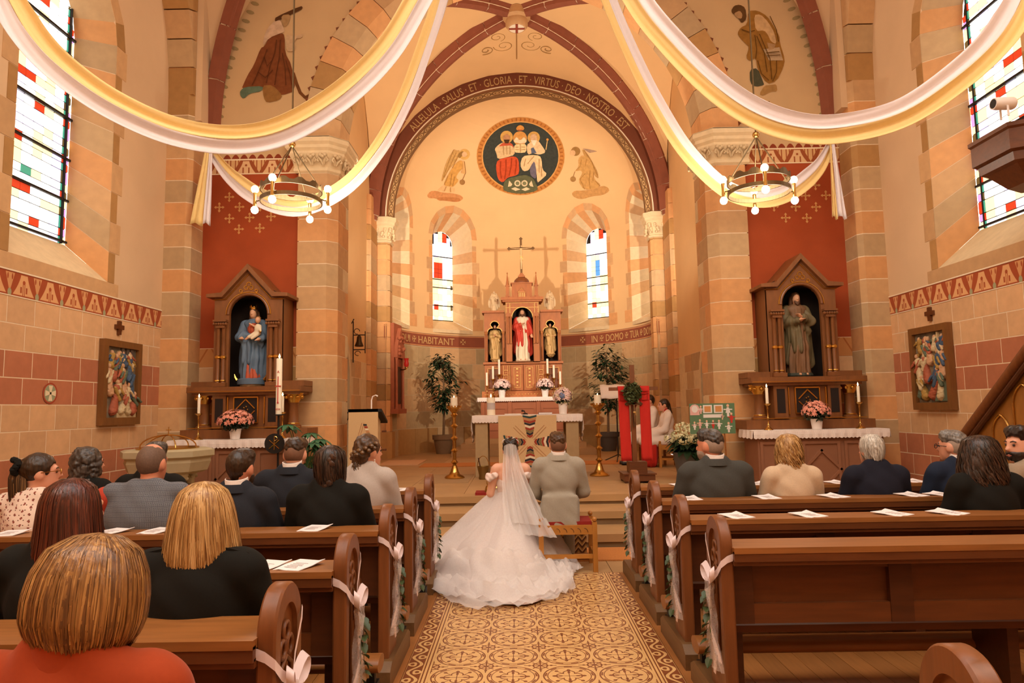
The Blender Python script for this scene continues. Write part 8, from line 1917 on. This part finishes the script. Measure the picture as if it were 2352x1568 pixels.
c = at(2310, 292, 6.35); e2 = empty('projector_lamp', (c[0], 6.35, zc_+.16), 0, 'white cylindrical spotlight standing on the pulpit canopy', 'spotlight')
MB().lathe([(.0, -.1), (.055, -.1), (.06, -.06), (.06, .08), (.05, .1), (0, .1)], (0, 0, .14), 16, M=Matrix.Rotation(pi/2, 3, 'Y')).build('body', POTW, e2, smooth=40); MB().lathe([(0, -.101), (.045, -.101)], (0, 0, .14), 16, M=Matrix.Rotation(pi/2, 3, 'Y')).build('lens', BLACK, e2); MB().tube([(0, -.05, .1), (0, -.05, 0)], .01, 6).build('foot', POTW, e2); MB().tube([(0, .05, .1), (0, .05, 0)], .01, 6).build('foot', POTW, e2)
# ---- pew-end bows: satin ribbon, tulle, ivy
RIB = M('satin_ribbon', '#ead7d8', .4, n=20, amt=.04, coord='obj', sheen=.3); TUL = M('bow_tulle', '#efe2dc', .8, n=60, amt=.1, coord='obj', alpha=.3)
def bow(sx):
    e = empty('pew_bow', (0, 0, 0), 0, 'white satin bow with tulle and ivy tied round a pew end', 'bow', 'bows on the pew ends'); xa = -sx*.012; kx, ky, kz = xa-sx*.012, -.03, .72
    # band round the near edge of the panel
    MB().ribbon([(sx*.075, -.145, .86), (sx*.03, -.15, .845), (-sx*.004, -.15, .82), (xa, -.1, .77), (kx, ky, kz)], [(0, .1, 1), (0, 0, 1), (0, 0, 1), (0, .35, .9), (0, .4, .9)], .036).ribbon([(kx, ky, kz), (xa, .03, .8), (xa, .1, .9), (sx*.0, .143, .93)], (0, -.7, .7), .018).build('ribbon_band', RIB, e)
    for q, (dy, dz) in enumerate(((-.09, .05), (.1, .045))):
        pts = [(kx-sx*.02*math.sin(pi*t), ky+dy*math.sin(pi*t)*1.0, kz+dz*math.sin(pi*t)+.035*math.sin(2*pi*t)) for t in np.linspace(0, 1, 12)]; MB().ribbon(pts, (sx*.75, 0, .6), .035).build('bow_loop', RIB, e, smooth=80)
    MB().ball((kx-sx*.004, ky, kz), .02, 8, sc=(.8, 1, .9)).build('knot', RIB, e, smooth=True)
    for k, (dy, L_) in enumerate(((-.05, .4), (.02, .5), (.07, .3))):
        pts = [(kx-sx*(.012+.02*math.sin(t*4+k)), ky+dy*t*1.4+.025*math.sin(t*5+k*2), kz-L_*t) for t in np.linspace(0, 1, 12)]; MB().ribbon(pts, [(sx*.35*math.sin(t*5+k), .95, .1) for t in np.linspace(0, 1, 12)], [.018+.014*t for t in np.linspace(0, 1, 12)]).build('ribbon_tail', RIB, e, smooth=80)
    P = [[(kx-sx*(.015+.03*math.sin(j*1.7+v*3)), ky+(-.02+.055*(j-2.5)*(.15+v)), kz-.02-.4*v-.03*math.sin(j)) for j in range(6)] for v in np.linspace(0, 1, 10)]; MB().grid(P).build('tulle', TUL, e, smooth=80)
    b = MB(); MB().tube([(kx-sx*.02, ky+.01*math.sin(t*9), kz-.04-.4*t) for t in np.linspace(0, 1, 10)], .003, 5).build('ivy_stem', GREEN, e); r_ = random.Random(3)
    for k in range(13): leaf_mesh(b, (kx-sx*.025, ky+.015*math.sin(k), kz-.06-.028*k), (-sx*.5, r_.uniform(-1, 1), r_.uniform(-.8, .1)), .05, .045, .3)
    o = b.build('ivy_leaves', M('ivy', '#41512f', .45, n=20, amt=.35, coord='obj'), e); o['kind'] = 'stuff'
    return e
bl, br = bow(-1), bow(1)
for i, y in enumerate(LY[:5]): o = bl if i == 0 else copy_tree(bl); o.location = (-.93, y, 0); o['label'] = 'white satin bow with tulle and ivy on the %s pew end, font side' % ORD[i]
for i, y in enumerate(RY[:4]): o = br if i == 0 else copy_tree(br); o.location = (.93, y, 0); o['label'] = 'white satin bow with tulle and ivy on the %s pew end, pulpit side' % ORD[i]
